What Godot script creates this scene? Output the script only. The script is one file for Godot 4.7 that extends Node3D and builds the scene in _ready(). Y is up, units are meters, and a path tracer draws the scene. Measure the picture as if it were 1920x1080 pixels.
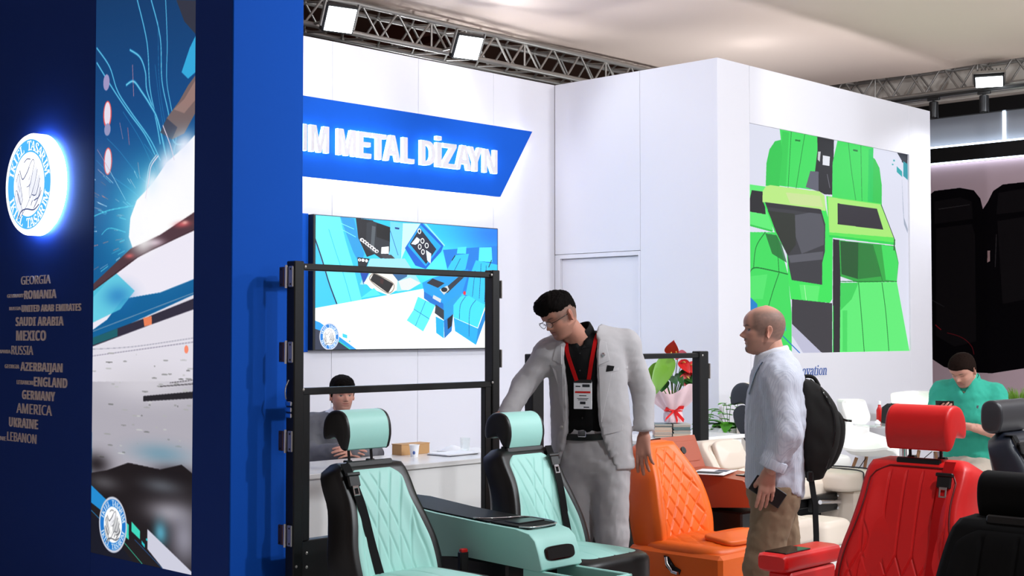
extends Node3D
# A seat maker's exhibition booth: white panelled walls, a blue tower with an LED screen, vehicle seats and four men.
# x runs along the back wall, -z towards it; units are metres.

var M := {}
var emblem: Image

func _ready() -> void:
	# camera
	var cam := Camera3D.new()
	cam.name = "camera"
	add_child(cam)
	cam.position = Vector3(0, 1.6, 0)
	cam.fov = 24.186
	cam.near = .05
	cam.far = 100
	var yaw := deg_to_rad(43.87)
	var pitch := deg_to_rad(1.9)
	cam.look_at(cam.position + Vector3(cos(yaw) * cos(pitch), sin(pitch), -sin(yaw) * cos(pitch)), Vector3.UP)
	cam.current = true
	# surroundings: a dim exhibition hall
	var we := WorldEnvironment.new()
	var env := Environment.new()
	env.background_mode = Environment.BG_COLOR
	env.background_color = Color(.6, .57, .57)
	env.background_energy_multiplier = 1.05
	env.tonemap_mode = Environment.TONE_MAPPER_LINEAR
	env.tonemap_exposure = 1.0
	env.sdfgi_enabled = true
	env.ssao_enabled = true
	env.ssil_enabled = true
	we.environment = env
	add_child(we)
	materials()
	# floodlights: two in view on the rear truss, one on the right truss, others on trusses outside the picture, plus added uplights for the ceiling
	build_lamps()
	build_shell()
	build_neighbour()
	build_signs()
	build_seats()
	build_fixtures()
	build_people()

func build_lamps() -> void:
	M.lampcol = Color(.95, .975, 1)
	floodlight(Vector3(6.93, 4.17, -8.62), Vector3(5.6, .9, -3.2), "square floodlight on the rear truss, above the end of METAL board", 1.3, .25, 86, Vector3(6.93, 4.19, -8.98))
	floodlight(Vector3(8.40, 4.165, -8.62), Vector3(7.2, .9, -3.2), "square floodlight on the rear truss, nearest the inner corner", 1.3, .25, 86, Vector3(8.40, 4.19, -8.98))
	floodlight(Vector3(13.78, 4.27, -6.2), Vector3(12.75, .8, -5.75), "square floodlight on the right truss, beside the black spotlights", 6, .27, 60, Vector3(14.02, 4.28, -6.2))
	floodlight(Vector3(6.7, 4.2, -1.3), Vector3(5.0, .8, -4.5), "square floodlight on the open side, aimed at the mint seats", 11)
	floodlight(Vector3(9.9, 4.2, -.4), Vector3(10.3, .3, -6.3), "square floodlight on the open side, aimed at the green screen wall", 25)
	floodlight(Vector3(4.6, 4.2, -.9), Vector3(4.5, .7, -4.4), "square floodlight on the open side, nearest the aisle", 7)
	floodlight(Vector3(5.2, 4.2, -5.2), Vector3(9.6, 3.2, -7.7), "square floodlight over the aisle, aimed at the side wall", 11, .25, 48)
	floodlight(Vector3(9.2, 3.95, -3.4), Vector3(11.1, 3.72, -6.78), "square floodlight over the aisle, aimed above the green screen", 4, .2, 14)
	floodlight(Vector3(8.9, 3.2, -9.75), Vector3(8.8, 4.5, -8.3), "added unseen floodlight behind the rear wall, brightening the ceiling", 3.5, .5, 45)  # added out of sight to brighten the ceiling above the rear wall
	floodlight(Vector3(11.4, 2.3, -7.7), Vector3(11.3, 6, -7.4), "added unseen floodlight in the store room, brightening the ceiling", 5, .7, 65)  # added fill, hidden by the walls, to lift the ceiling above
	floodlight(Vector3(6.4, 3.2, 1.4), Vector3(8.4, 4.6, -4.6), "added unseen floodlight, brightening the ceiling over the seats", 14, .6, 50)  # added off-view uplight, only there to lighten the ceiling over the seats
	floodlight(Vector3(11.6, 3.2, .9), Vector3(11.4, 4.6, -4.6), "added unseen floodlight, brightening the ceiling by the truss", 17, .6, 50)  # second added uplight, off view, for the ceiling near the right truss
	truss(Vector3(5.6, 4.185, -8.98), Vector3(12.2, 4.185, -8.98), .26, Vector3(0, 0, -.27), "grey aluminium box truss along the top of the rear wall")
	truss(Vector3(14.02, 4.27, -9.1), Vector3(14.02, 4.27, -4.6), .29, Vector3(.28, 0, 0), "grey aluminium box truss carrying the floodlight and black track")

func leafy(c: Color) -> StandardMaterial3D:
	var m := mat(c, .4)
	m.backlight_enabled = true
	m.backlight = c * .5
	return m

func materials() -> void:
	var fine := noise_tex(.09, 3)
	var pebble := noise_tex(.06, 8, 256, FastNoiseLite.TYPE_CELLULAR, 1)
	var weave := noise_tex(.25, 12, 128)
	M.wall = mat(Color(.84, .83, .855), .45, 0.0, .35)
	M.seam = mat(Color(.6, .6, .62), .8)
	M.floor = mat(Color(.86, .86, .86), .3)
	M.ceiling = mat(Color(.87, .785, .735), .9, 0.0, .2)
	M.blue = mat(Color(.09, .33, .735), .6, 0.0, .15)
	M.navy = mat(Color(.15, .26, .57), .55, 0.0, .2)  # the tower blue made darker: the shade of its side face in the colour
	M.hall = mat(Color(.3, .2, .15), .9)
	M.girder = mat(Color(.42, .24, .18), .7)
	M.alu = mat(Color(.62, .6, .58), .38, .75)
	M.black = mat(Color(.035, .035, .04), .42)
	M.gloss = mat(Color(.02, .02, .024), .08)
	M.satin = mat(Color(.13, .13, .14), .3, .3)
	M.chrome = mat(Color(.85, .85, .87), .14, 1.0)
	M.silver = mat(Color(.72, .7, .68), .3, .7)
	M.lamp = glow(Color(.95, .98, 1), 9)
	M.softlamp = glow(Color(.86, .93, 1), 6)
	M.amber = glow(Color(1, .62, .15), 3)
	M.letters = mat(Color(.96, .88, .85), .6)
	M.motto = mat(Color(.27, .38, .64), .6)
	M.face = mat(Color(.82, .8, .82), .6, 0.0, .2)
	M.letterglow = glow(Color(.72, .93, 1), 5)
	M.cream = mat(Color(.8, .76, .72), .6)
	M.mauve = mat(Color(.73, .63, .66), .7)
	M.ribbed = mat(Color(.62, .63, .66), .4)
	M.paper = mat(Color(.93, .93, .94), .6)
	M.redplastic = mat(Color(.8, .08, .06), .35)
	M.webbing = grained(cloth(Color(.06, .06, .065), .8, .2), weave, 60, .03)
	M.redweb = grained(cloth(Color(.72, .04, .05), .7, .2), weave, 60, .03)
	M.mint = grained(mat(Color(.68, .9, .86), .5), pebble, 22, .02)
	M.blackleather = grained(mat(Color(.05, .048, .05), .42), pebble, 22, .02)
	M.darkred = mat(Color(.42, .02, .03), .5)
	M.red = grained(mat(Color(.88, .1, .1), .42), pebble, 22, .02)
	M.navyleather = grained(mat(Color(.075, .095, .14), .38), pebble, 22, .02)
	M.darkleather = grained(mat(Color(.17, .17, .185), .36), pebble, 22, .02)
	M.blackcloth = grained(cloth(Color(.035, .035, .038), .75, .15), weave, 50, .03)
	M.orange = grained(mat(Color(.95, .41, .07), .45), pebble, 22, .02)
	M.brown = grained(mat(Color(.66, .31, .2), .45), pebble, 22, .02)
	M.cream_leather = grained(mat(Color(.87, .81, .75), .45), pebble, 22, .02)
	M.charcoal = mat(Color(.14, .145, .17), .6)
	M.fine = fine
	M.darkpanel = mat(Color(.07, .062, .065), .6, 0.0, .3)
	M.packcloth = grained(cloth(Color(.13, .125, .12), .8, .15), weave, 50, .03)
	M.collar = cloth(Color(.86, .86, .89), .85, .15)
	M.steel = mat(Color(.03, .03, .033), .45, .2)
	M.bronze = mat(Color(.45, .34, .3), .35, .8)
	M.desk = mat(Color(.9, .89, .88), .22)
	M.plastic = mat(Color(.94, .93, .915), .35)
	M.wood = mat(Color(.6, .42, .28), .5)
	M.card = mat(Color(.74, .57, .38), .75)
	M.folder = mat(Color(.28, .3, .36), .6)
	M.mag1 = mat(Color(.62, .45, .38), .4)
	M.mag2 = mat(Color(.35, .42, .42), .4)
	M.mag3 = mat(Color(.78, .68, .6), .4)
	M.mag4 = mat(Color(.66, .64, .6), .4)
	M.brown2 = mat(Color(.4, .3, .26), .5)
	M.soil = mat(Color(.16, .11, .08), .95)
	M.leaf = leafy(Color(.09, .3, .09))
	M.leafpale = leafy(Color(.36, .55, .12))
	M.leafbright = leafy(Color(.3, .62, .1))
	M.stalk = mat(Color(.3, .5, .16), .5)
	M.spathe = leafy(Color(.72, .04, .05))
	M.spadix = mat(Color(.85, .7, .3), .5)
	M.grass = mat(Color(.4, .55, .14), .6)
	M.pinkpaper = leafy(Color(.93, .8, .82))
	M.ribbon = mat(Color(.85, .12, .13), .35)
	M.glass = mat(Color(.9, .97, .95, .12), .03)
	M.glass.transparency = BaseMaterial3D.TRANSPARENCY_ALPHA
	M.pane = mat(Color(.9, .93, .95, .08), .03)
	M.pane.transparency = BaseMaterial3D.TRANSPARENCY_ALPHA
	M.skin = skin_mat()
	M.hair = mat(Color(.052, .04, .035), .8, 0.0, .15)
	M.hair2 = mat(Color(.11, .075, .062), .85, 0.0, .12)
	M.greycloth = grained(cloth(Color(.69, .675, .68), .85, .2), weave, 30, .04)
	M.greytrouser = grained(cloth(Color(.7, .685, .69), .85, .2), weave, 30, .04)
	M.blackshirt = cloth(Color(.035, .033, .037), .75, .2)
	M.khaki = grained(cloth(Color(.55, .46, .37), .85, .15), weave, 30, .04)
	M.stonecloth = cloth(Color(.68, .63, .58), .85, .15)
	M.polo = grained(cloth(Color(.2, .62, .53), .8, .15), weave, 30, .04)
	M.suit = grained(cloth(Color(.4, .4, .42), .85, .15), weave, 30, .04)
	var si := Image.create(64, 64, false, Image.FORMAT_RGBA8)
	si.fill(Color(.82, .83, .87))
	for k in 4:
		si.fill_rect(Rect2i(k * 16, 0, 5, 64), Color(.66, .68, .76))
	M.striped = cloth(Color.WHITE, .85, .15)
	M.striped.albedo_texture = picture(si)
	M.striped.uv1_triplanar = true
	M.striped.uv1_scale = Vector3.ONE * 38
	M.weave = weave
	emblem = make_emblem(420, Color8(30, 120, 205), Color8(40, 42, 52), Color8(200, 205, 220))


# ---------------------------------------------------------------- pictures shown on the screens and prints, in thousandths of their width and height
const TV_ART := [
	["p", [38, 196, 250], 0, [-20, -20, 1028, -34, 1029, 1037, -17, 1030]],
	["b", [20, 110, 235], 0.9, [995, 42, 291, 234]],
	["b", [90, 240, 255], 0.8, [613, 333, 264, 194]],
	["p", [48, 190, 240], 0, [-16, -21, 212, 4, 257, 358, 231, 625, 92, 669, -18, 710]],
	["p", [95, 238, 255], 0, [1, 3, 118, -5, 146, 169, 186, 363, 231, 622, 105, 657, 66, 488, 23, 297, -1, 196]],
	["p", [30, 150, 215], 0, [120, -6, 190, 4, 212, 136, 244, 272, 222, 360, 186, 258, 146, 103]],
	["l", [120, 235, 250], 3, [123, 47, 190, 85]],
	["l", [120, 235, 250], 3, [126, 92, 199, 144]],
	["l", [12, 40, 80], 7, [-4, 171, 33, 335, 66, 500, 105, 657]],
	["l", [30, 170, 225], 3, [64, 99, 99, 265, 143, 458, 178, 640]],
	["p", [22, 22, 30], 0, [199, -2, 289, 7, 302, 264, 257, 292, 212, 150]],
	["p", [110, 205, 240], 0, [379, 4, 448, 10, 433, 294, 366, 290, 380, 146]],
	["l", [25, 90, 170], 3, [380, 78, 422, 265]],
	["p", [20, 60, 130], 0, [405, 46, 429, 49, 427, 63, 405, 60]],
	["p", [40, 44, 52], 0, [255, 31, 282, 11, 379, 49, 377, 235, 366, 290, 329, 299, 252, 225]],
	["p", [80, 88, 95], 0, [283, 49, 302, 54, 293, 255, 275, 236]],
	["p", [12, 12, 16], 0, [306, 26, 379, 54, 375, 161, 306, 133]],
	["p", [250, 255, 255], 0, [333, 210, 372, 201, 372, 258, 331, 261]],
	["p", [60, 60, 66], 0, [329, 270, 385, 265, 412, 301, 348, 300]],
	["e", [235, 235, 240], 1, [231, 163, 11, 14]],
	["e", [235, 235, 240], 1, [244, 176, 11, 14]],
	["e", [235, 235, 240], 1, [257, 190, 10, 14]],
	["e", [235, 235, 240], 1, [269, 204, 10, 13]],
	["e", [235, 235, 240], 1, [282, 216, 11, 14]],
	["e", [235, 235, 240], 1, [294, 230, 10, 14]],
	["e", [235, 235, 240], 1, [307, 244, 11, 14]],
	["e", [90, 90, 95], 1, [233, 165, 5, 8]],
	["e", [90, 90, 95], 1, [246, 179, 5, 8]],
	["e", [90, 90, 95], 1, [258, 192, 5, 7]],
	["e", [90, 90, 95], 1, [271, 205, 5, 8]],
	["e", [90, 90, 95], 1, [283, 219, 5, 8]],
	["e", [90, 90, 95], 1, [296, 233, 5, 7]],
	["e", [90, 90, 95], 1, [309, 246, 5, 8]],
	["p", [190, 235, 240], 0, [448, 10, 550, 3, 493, 136, 461, 221, 437, 305]],
	["p", [0, 95, 205], 0, [550, -8, 678, 160, 663, 217, 575, 364, 517, 340, 459, 207]],
	["p", [20, 165, 240], 0, [545, 13, 663, 173, 575, 343, 474, 186]],
	["p", [34, 34, 52], 0, [541, 37, 635, 200, 577, 324, 486, 172]],
	["e", [250, 255, 255], 1, [539, 64, 10, 22]],
	["e", [34, 34, 52], 1, [539, 64, 6, 14]],
	["e", [250, 255, 255], 1, [556, 140, 11, 22]],
	["e", [34, 34, 52], 1, [556, 140, 7, 14]],
	["e", [250, 255, 255], 1, [580, 175, 11, 22]],
	["e", [34, 34, 52], 1, [580, 175, 7, 15]],
	["e", [250, 255, 255], 1, [541, 188, 10, 22]],
	["e", [34, 34, 52], 1, [541, 188, 6, 15]],
	["e", [250, 255, 255], 1, [559, 228, 10, 22]],
	["e", [34, 34, 52], 1, [559, 228, 6, 14]],
	["p", [225, 245, 255], 0, [493, 170, 524, 112, 543, 130, 534, 159, 517, 175]],
	["p", [225, 245, 255], 0, [576, 211, 606, 239, 602, 319, 583, 294]],
	["l", [140, 225, 250], 8, [569, -4, 681, 166]],
	["p", [150, 215, 225], 0, [275, 303, 459, 289, 546, 476, 489, 534, 423, 550, 258, 504, 222, 506]],
	["p", [22, 22, 30], 0, [208, 298, 271, 304, 257, 360, 215, 416]],
	["e", [250, 255, 255], 1, [219, 318, 8, 11]],
	["e", [250, 255, 255], 1, [237, 319, 8, 12]],
	["e", [250, 255, 255], 1, [255, 322, 7, 12]],
	["e", [60, 60, 60], 1, [219, 318, 3, 6]],
	["p", [10, 70, 170], 0, [217, 387, 280, 377, 240, 505]],
	["p", [228, 226, 220], 0, [240, 494, 295, 380, 424, 398, 415, 540, 369, 583, 276, 533, 258, 504]],
	["p", [30, 26, 28], 0, [294, 412, 398, 492, 369, 566, 274, 469]],
	["l", [150, 140, 130], 5, [294, 412, 398, 492, 369, 566, 274, 469, 294, 412]],
	["p", [60, 30, 30], 0, [328, 450, 346, 462, 341, 500, 326, 488]],
	["p", [215, 220, 220], 0, [424, 469, 488, 438, 548, 478, 479, 539, 441, 536]],
	["p", [50, 100, 150], 0, [366, 370, 479, 370, 470, 432, 423, 469]],
	["p", [80, 220, 250], 0, [222, 612, 294, 529, 330, 581]],
	["p", [250, 255, 255], 0, [-18, 697, 564, 522, 595, 529, 937, 645, 937, 1035, -17, 1030]],
	["p", [26, 150, 225], 0, [-17, 774, 24, 799, 223, 1021, 188, 1020, -17, 850]],
	["p", [44, 50, 72], 0, [-17, 837, 33, 863, 197, 1020, -17, 1017]],
	["l", [40, 205, 180], 5, [118, 941, 188, 1016]],
	["p", [60, 200, 235], 0, [134, 879, 158, 892, 158, 918, 135, 908]],
	["e", [60, 200, 235], 1, [170, 939, 4, 6]],
	["logo", [0, 0, 0], 0, [70, 904, 49, 103]],
	["p", [18, 120, 215], 0, [673, 202, 1017, 136, 1018, 642, 816, 590, 714, 453]],
	["p", [70, 215, 248], 0, [759, 174, 811, 164, 808, 223, 754, 226]],
	["p", [45, 190, 240], 0, [744, 239, 826, 221, 806, 348, 734, 452, 674, 455, 704, 341]],
	["p", [80, 225, 250], 0, [889, 163, 964, 155, 969, 279, 884, 278]],
	["p", [45, 190, 240], 0, [868, 272, 926, 283, 1018, 305, 1018, 642, 921, 637, 806, 562, 826, 418]],
	["l", [10, 60, 130], 3, [900, 298, 889, 588]],
	["l", [10, 60, 130], 3, [931, 311, 921, 616]],
	["l", [10, 60, 130], 3, [863, 359, 847, 575]],
	["l", [10, 60, 130], 3, [775, 265, 714, 439]],
	["l", [22, 22, 30], 5, [726, 283, 744, 242]],
	["l", [22, 22, 30], 5, [964, 265, 947, 324]],
	["p", [25, 150, 225], 0, [555, 476, 614, 433, 821, 347, 821, 390, 775, 592, 674, 652, 565, 544]],
	["p", [40, 40, 50], 0, [614, 438, 683, 472, 644, 512, 580, 476]],
	["p", [45, 48, 58], 0, [765, 415, 821, 383, 699, 552, 664, 540]],
	["p", [200, 205, 205], 0, [654, 526, 699, 490, 710, 524, 679, 567]],
	["e", [22, 22, 30], 1, [681, 525, 18, 19]],
	["p", [20, 110, 200], 0, [565, 544, 676, 638, 679, 707, 619, 653, 565, 599]],
	["p", [205, 210, 215], 0, [619, 570, 664, 603, 659, 632, 614, 597]],
	["p", [80, 225, 250], 0, [532, 587, 629, 653, 595, 765, 508, 684]],
	["p", [90, 235, 252], 0, [508, 691, 597, 765, 561, 865, 470, 777]],
	["l", [20, 120, 180], 3, [508, 687, 597, 765]],
	["l", [20, 120, 180], 3, [575, 620, 518, 821]],
	["p", [30, 150, 215], 0, [676, 645, 770, 557, 765, 692, 679, 777]],
	["p", [45, 50, 60], 0, [632, 646, 679, 693, 679, 771, 626, 716]],
	["p", [25, 170, 235], 0, [632, 743, 679, 777, 679, 921, 635, 876]],
	["p", [15, 110, 190], 0, [679, 777, 734, 720, 724, 861, 682, 921]],
	["p", [22, 22, 30], 0, [699, 764, 732, 724, 724, 820, 702, 848]],
	["p", [60, 210, 250], 0, [734, 650, 775, 578, 826, 569, 926, 645, 879, 833, 734, 749]],
	["p", [30, 165, 230], 0, [736, 752, 881, 840, 869, 976, 744, 861]],
	["p", [20, 130, 205], 0, [881, 840, 926, 673, 926, 760, 869, 976]],
	["l", [10, 70, 140], 3, [806, 576, 775, 649, 770, 763]],
	["l", [10, 70, 140], 3, [868, 603, 832, 690, 827, 905]],
	["e", [225, 40, 50], 1, [800, 548, 8, 16]],
]
const GREEN_ART := [
	["p", [222, 224, 240], 0, [-74, -60, 1150, -275, 1129, 1087, -82, 1054]],
	["p", [45, 200, 80], 0, [95, 261, 100, 161, 117, 98, 148, 57, 181, 46, 202, 147, 169, 263]],
	["p", [62, 222, 96], 0, [174, -12, 412, -8, 404, 57, 370, 249, 169, 253, 189, 108]],
	["p", [45, 200, 80], 0.7, [190, 6, 229, 5, 208, 248, 171, 253]],
	["l", [20, 120, 50], 3, [242, -8, 221, 255]],
	["l", [20, 120, 50], 3, [322, -5, 301, 92, 267, 254]],
	["p", [20, 120, 50], 0, [264, 31, 294, 30, 294, 37, 264, 39]],
	["p", [36, 37, 42], 0, [395, -5, 499, -8, 491, 259, 437, 263, 368, 241, 397, 58]],
	["p", [230, 232, 240], 0, [429, 81, 473, 81, 469, 126, 427, 126]],
	["p", [200, 200, 205], 0, [400, 68, 416, 66, 410, 114, 397, 106]],
	["p", [96, 98, 112], 0, [352, 165, 402, 161, 401, 254, 324, 242]],
	["l", [130, 130, 140], 3, [455, 167, 471, 229]],
	["p", [62, 222, 96], 0, [522, -3, 758, -7, 750, 282, 485, 272, 489, 109]],
	["p", [45, 200, 80], 0, [726, 39, 768, 53, 799, 94, 814, 179, 812, 281, 734, 278]],
	["p", [30, 205, 95], 0.8, [726, 11, 758, 1, 750, 282, 716, 280]],
	["l", [20, 120, 50], 3, [591, -2, 609, 126, 637, 272]],
	["l", [20, 120, 50], 3, [673, -1, 678, 274]],
	["p", [20, 120, 50], 0, [622, 26, 652, 25, 652, 33, 622, 34]],
	["p", [24, 30, 44], 0, [877, -1, 1000, -4, 999, 60, 958, 42]],
	["p", [222, 224, 240], 0, [877, -1, 922, -3, 958, 36, 958, 54]],
	["p", [20, 165, 170], 0, [921, 69, 960, 91, 960, 119, 921, 98]],
	["p", [20, 150, 165], 0, [969, 37, 1001, 48, 1000, 129, 968, 113]],
	["e", [20, 165, 170], 1, [902, 43, 6, 5]],
	["e", [20, 165, 170], 1, [892, 64, 6, 4]],
	["p", [160, 170, 190], 0, [957, 106, 963, 278, 970, 358, 996, 402, 997, 379, 970, 324]],
	["p", [36, 37, 42], 0, [-11, 258, 9, 263, -3, 332, -12, 332]],
	["p", [95, 238, 120], 0, [-8, 266, 99, 266, 135, 460, -9, 438]],
	["p", [36, 37, 42], 0, [19, 290, 85, 290, 94, 388, -6, 383]],
	["l", [45, 200, 80], 6, [-9, 440, 129, 459]],
	["p", [62, 222, 96], 0, [-9, 474, 154, 462, 217, 646, 236, 818, 235, 1022, -13, 1017]],
	["p", [25, 90, 45], 0.75, [91, 472, 167, 476, 211, 595, 128, 559]],
	["l", [20, 120, 50], 4, [91, 467, 41, 535, 26, 630]],
	["l", [20, 120, 50], 4, [-2, 665, 28, 627, 115, 632, 217, 646]],
	["l", [20, 120, 50], 4, [166, 643, 133, 720, 107, 790]],
	["l", [20, 120, 50], 4, [154, 477, 166, 638]],
	["p", [95, 238, 120], 0.6, [4, 665, 102, 651, 76, 761, 3, 763]],
	["p", [40, 40, 46], 0, [488, 468, 534, 470, 531, 1028, 480, 1027]],
	["p", [48, 170, 70], 0, [527, 471, 903, 473, 928, 556, 914, 651, 650, 668, 533, 642]],
	["p", [30, 80, 44], 0.9, [534, 475, 652, 473, 647, 650, 540, 631]],
	["p", [35, 110, 52], 0.7, [652, 475, 744, 477, 805, 630, 650, 650]],
	["p", [62, 222, 96], 0, [807, 473, 895, 478, 925, 556, 914, 649, 836, 646]],
	["l", [20, 120, 50], 4, [652, 473, 647, 650]],
	["l", [20, 120, 50], 4, [747, 477, 782, 564, 812, 652]],
	["p", [95, 238, 120], 0, [532, 672, 914, 653, 1007, 1026, 525, 1028]],
	["p", [45, 200, 80], 0.7, [532, 672, 650, 668, 604, 748, 531, 803]],
	["l", [20, 120, 50], 5, [650, 668, 666, 812, 685, 1009]],
	["l", [20, 120, 50], 5, [809, 662, 834, 810, 854, 1012]],
	["l", [20, 120, 50], 3, [532, 666, 914, 651]],
	["p", [45, 200, 80], 0.5, [545, 803, 575, 802, 572, 997, 543, 996]],
	["p", [58, 230, 92], 0, [80, 333, 141, 458, 211, 554, 217, 656, 232, 757, 247, 763, 465, 768, 480, 751, 486, 463, 445, 328, 436, 286]],
	["p", [90, 232, 90], 0, [448, 269, 806, 270, 906, 446, 903, 469, 466, 461]],
	["p", [170, 236, 120], 0, [458, 273, 803, 274, 895, 431, 466, 438]],
	["p", [46, 46, 54], 0, [519, 297, 779, 298, 822, 398, 518, 396]],
	["l", [40, 215, 85], 8, [466, 456, 903, 462]],
	["l", [36, 37, 42], 4, [809, 275, 903, 444]],
	["l", [36, 37, 42], 7, [900, 444, 896, 494]],
	["p", [186, 236, 132], 0, [77, 335, 78, 288, 95, 264, 120, 256, 409, 253, 437, 269, 445, 340, 233, 340]],
	["p", [214, 226, 165], 0.7, [207, 279, 409, 273, 429, 324, 233, 328]],
	["p", [58, 60, 66], 0, [90, 334, 415, 335, 441, 403, 437, 530, 420, 584, 419, 686, 238, 671, 220, 605, 215, 562, 148, 457]],
	["p", [92, 94, 104], 0.8, [259, 377, 408, 342, 435, 414, 432, 499, 297, 549, 260, 469]],
	["p", [44, 50, 44], 0.9, [105, 370, 259, 371, 264, 510, 218, 559, 154, 462]],
	["p", [100, 102, 112], 0.8, [218, 562, 427, 530, 423, 568, 231, 594]],
	["p", [44, 45, 52], 0.9, [95, 337, 415, 337, 419, 357, 105, 355]],
	["p", [100, 240, 120], 0.8, [282, 689, 405, 692, 390, 764, 295, 756]],
	["l", [190, 250, 190], 3, [312, 693, 322, 760]],
	["p", [58, 58, 64], 0, [238, 757, 480, 770, 477, 1027, 237, 922]],
	["l", [52, 225, 90], 6, [485, 783, 482, 1027]],
	["p", [192, 192, 216], 0, [236, 867, 432, 1015, 313, 1014, 236, 919]],
	["p", [24, 130, 205], 0, [-11, 739, 46, 784, 45, 861, -12, 861]],
	["p", [30, 180, 210], 0, [170, 850, 202, 875, 204, 900, 174, 890]],
	["l", [24, 110, 200], 4, [182, 920, 286, 1003]],
	["p", [24, 26, 34], 0, [163, 946, 233, 1002, -13, 1017, -13, 959]],
]
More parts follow.
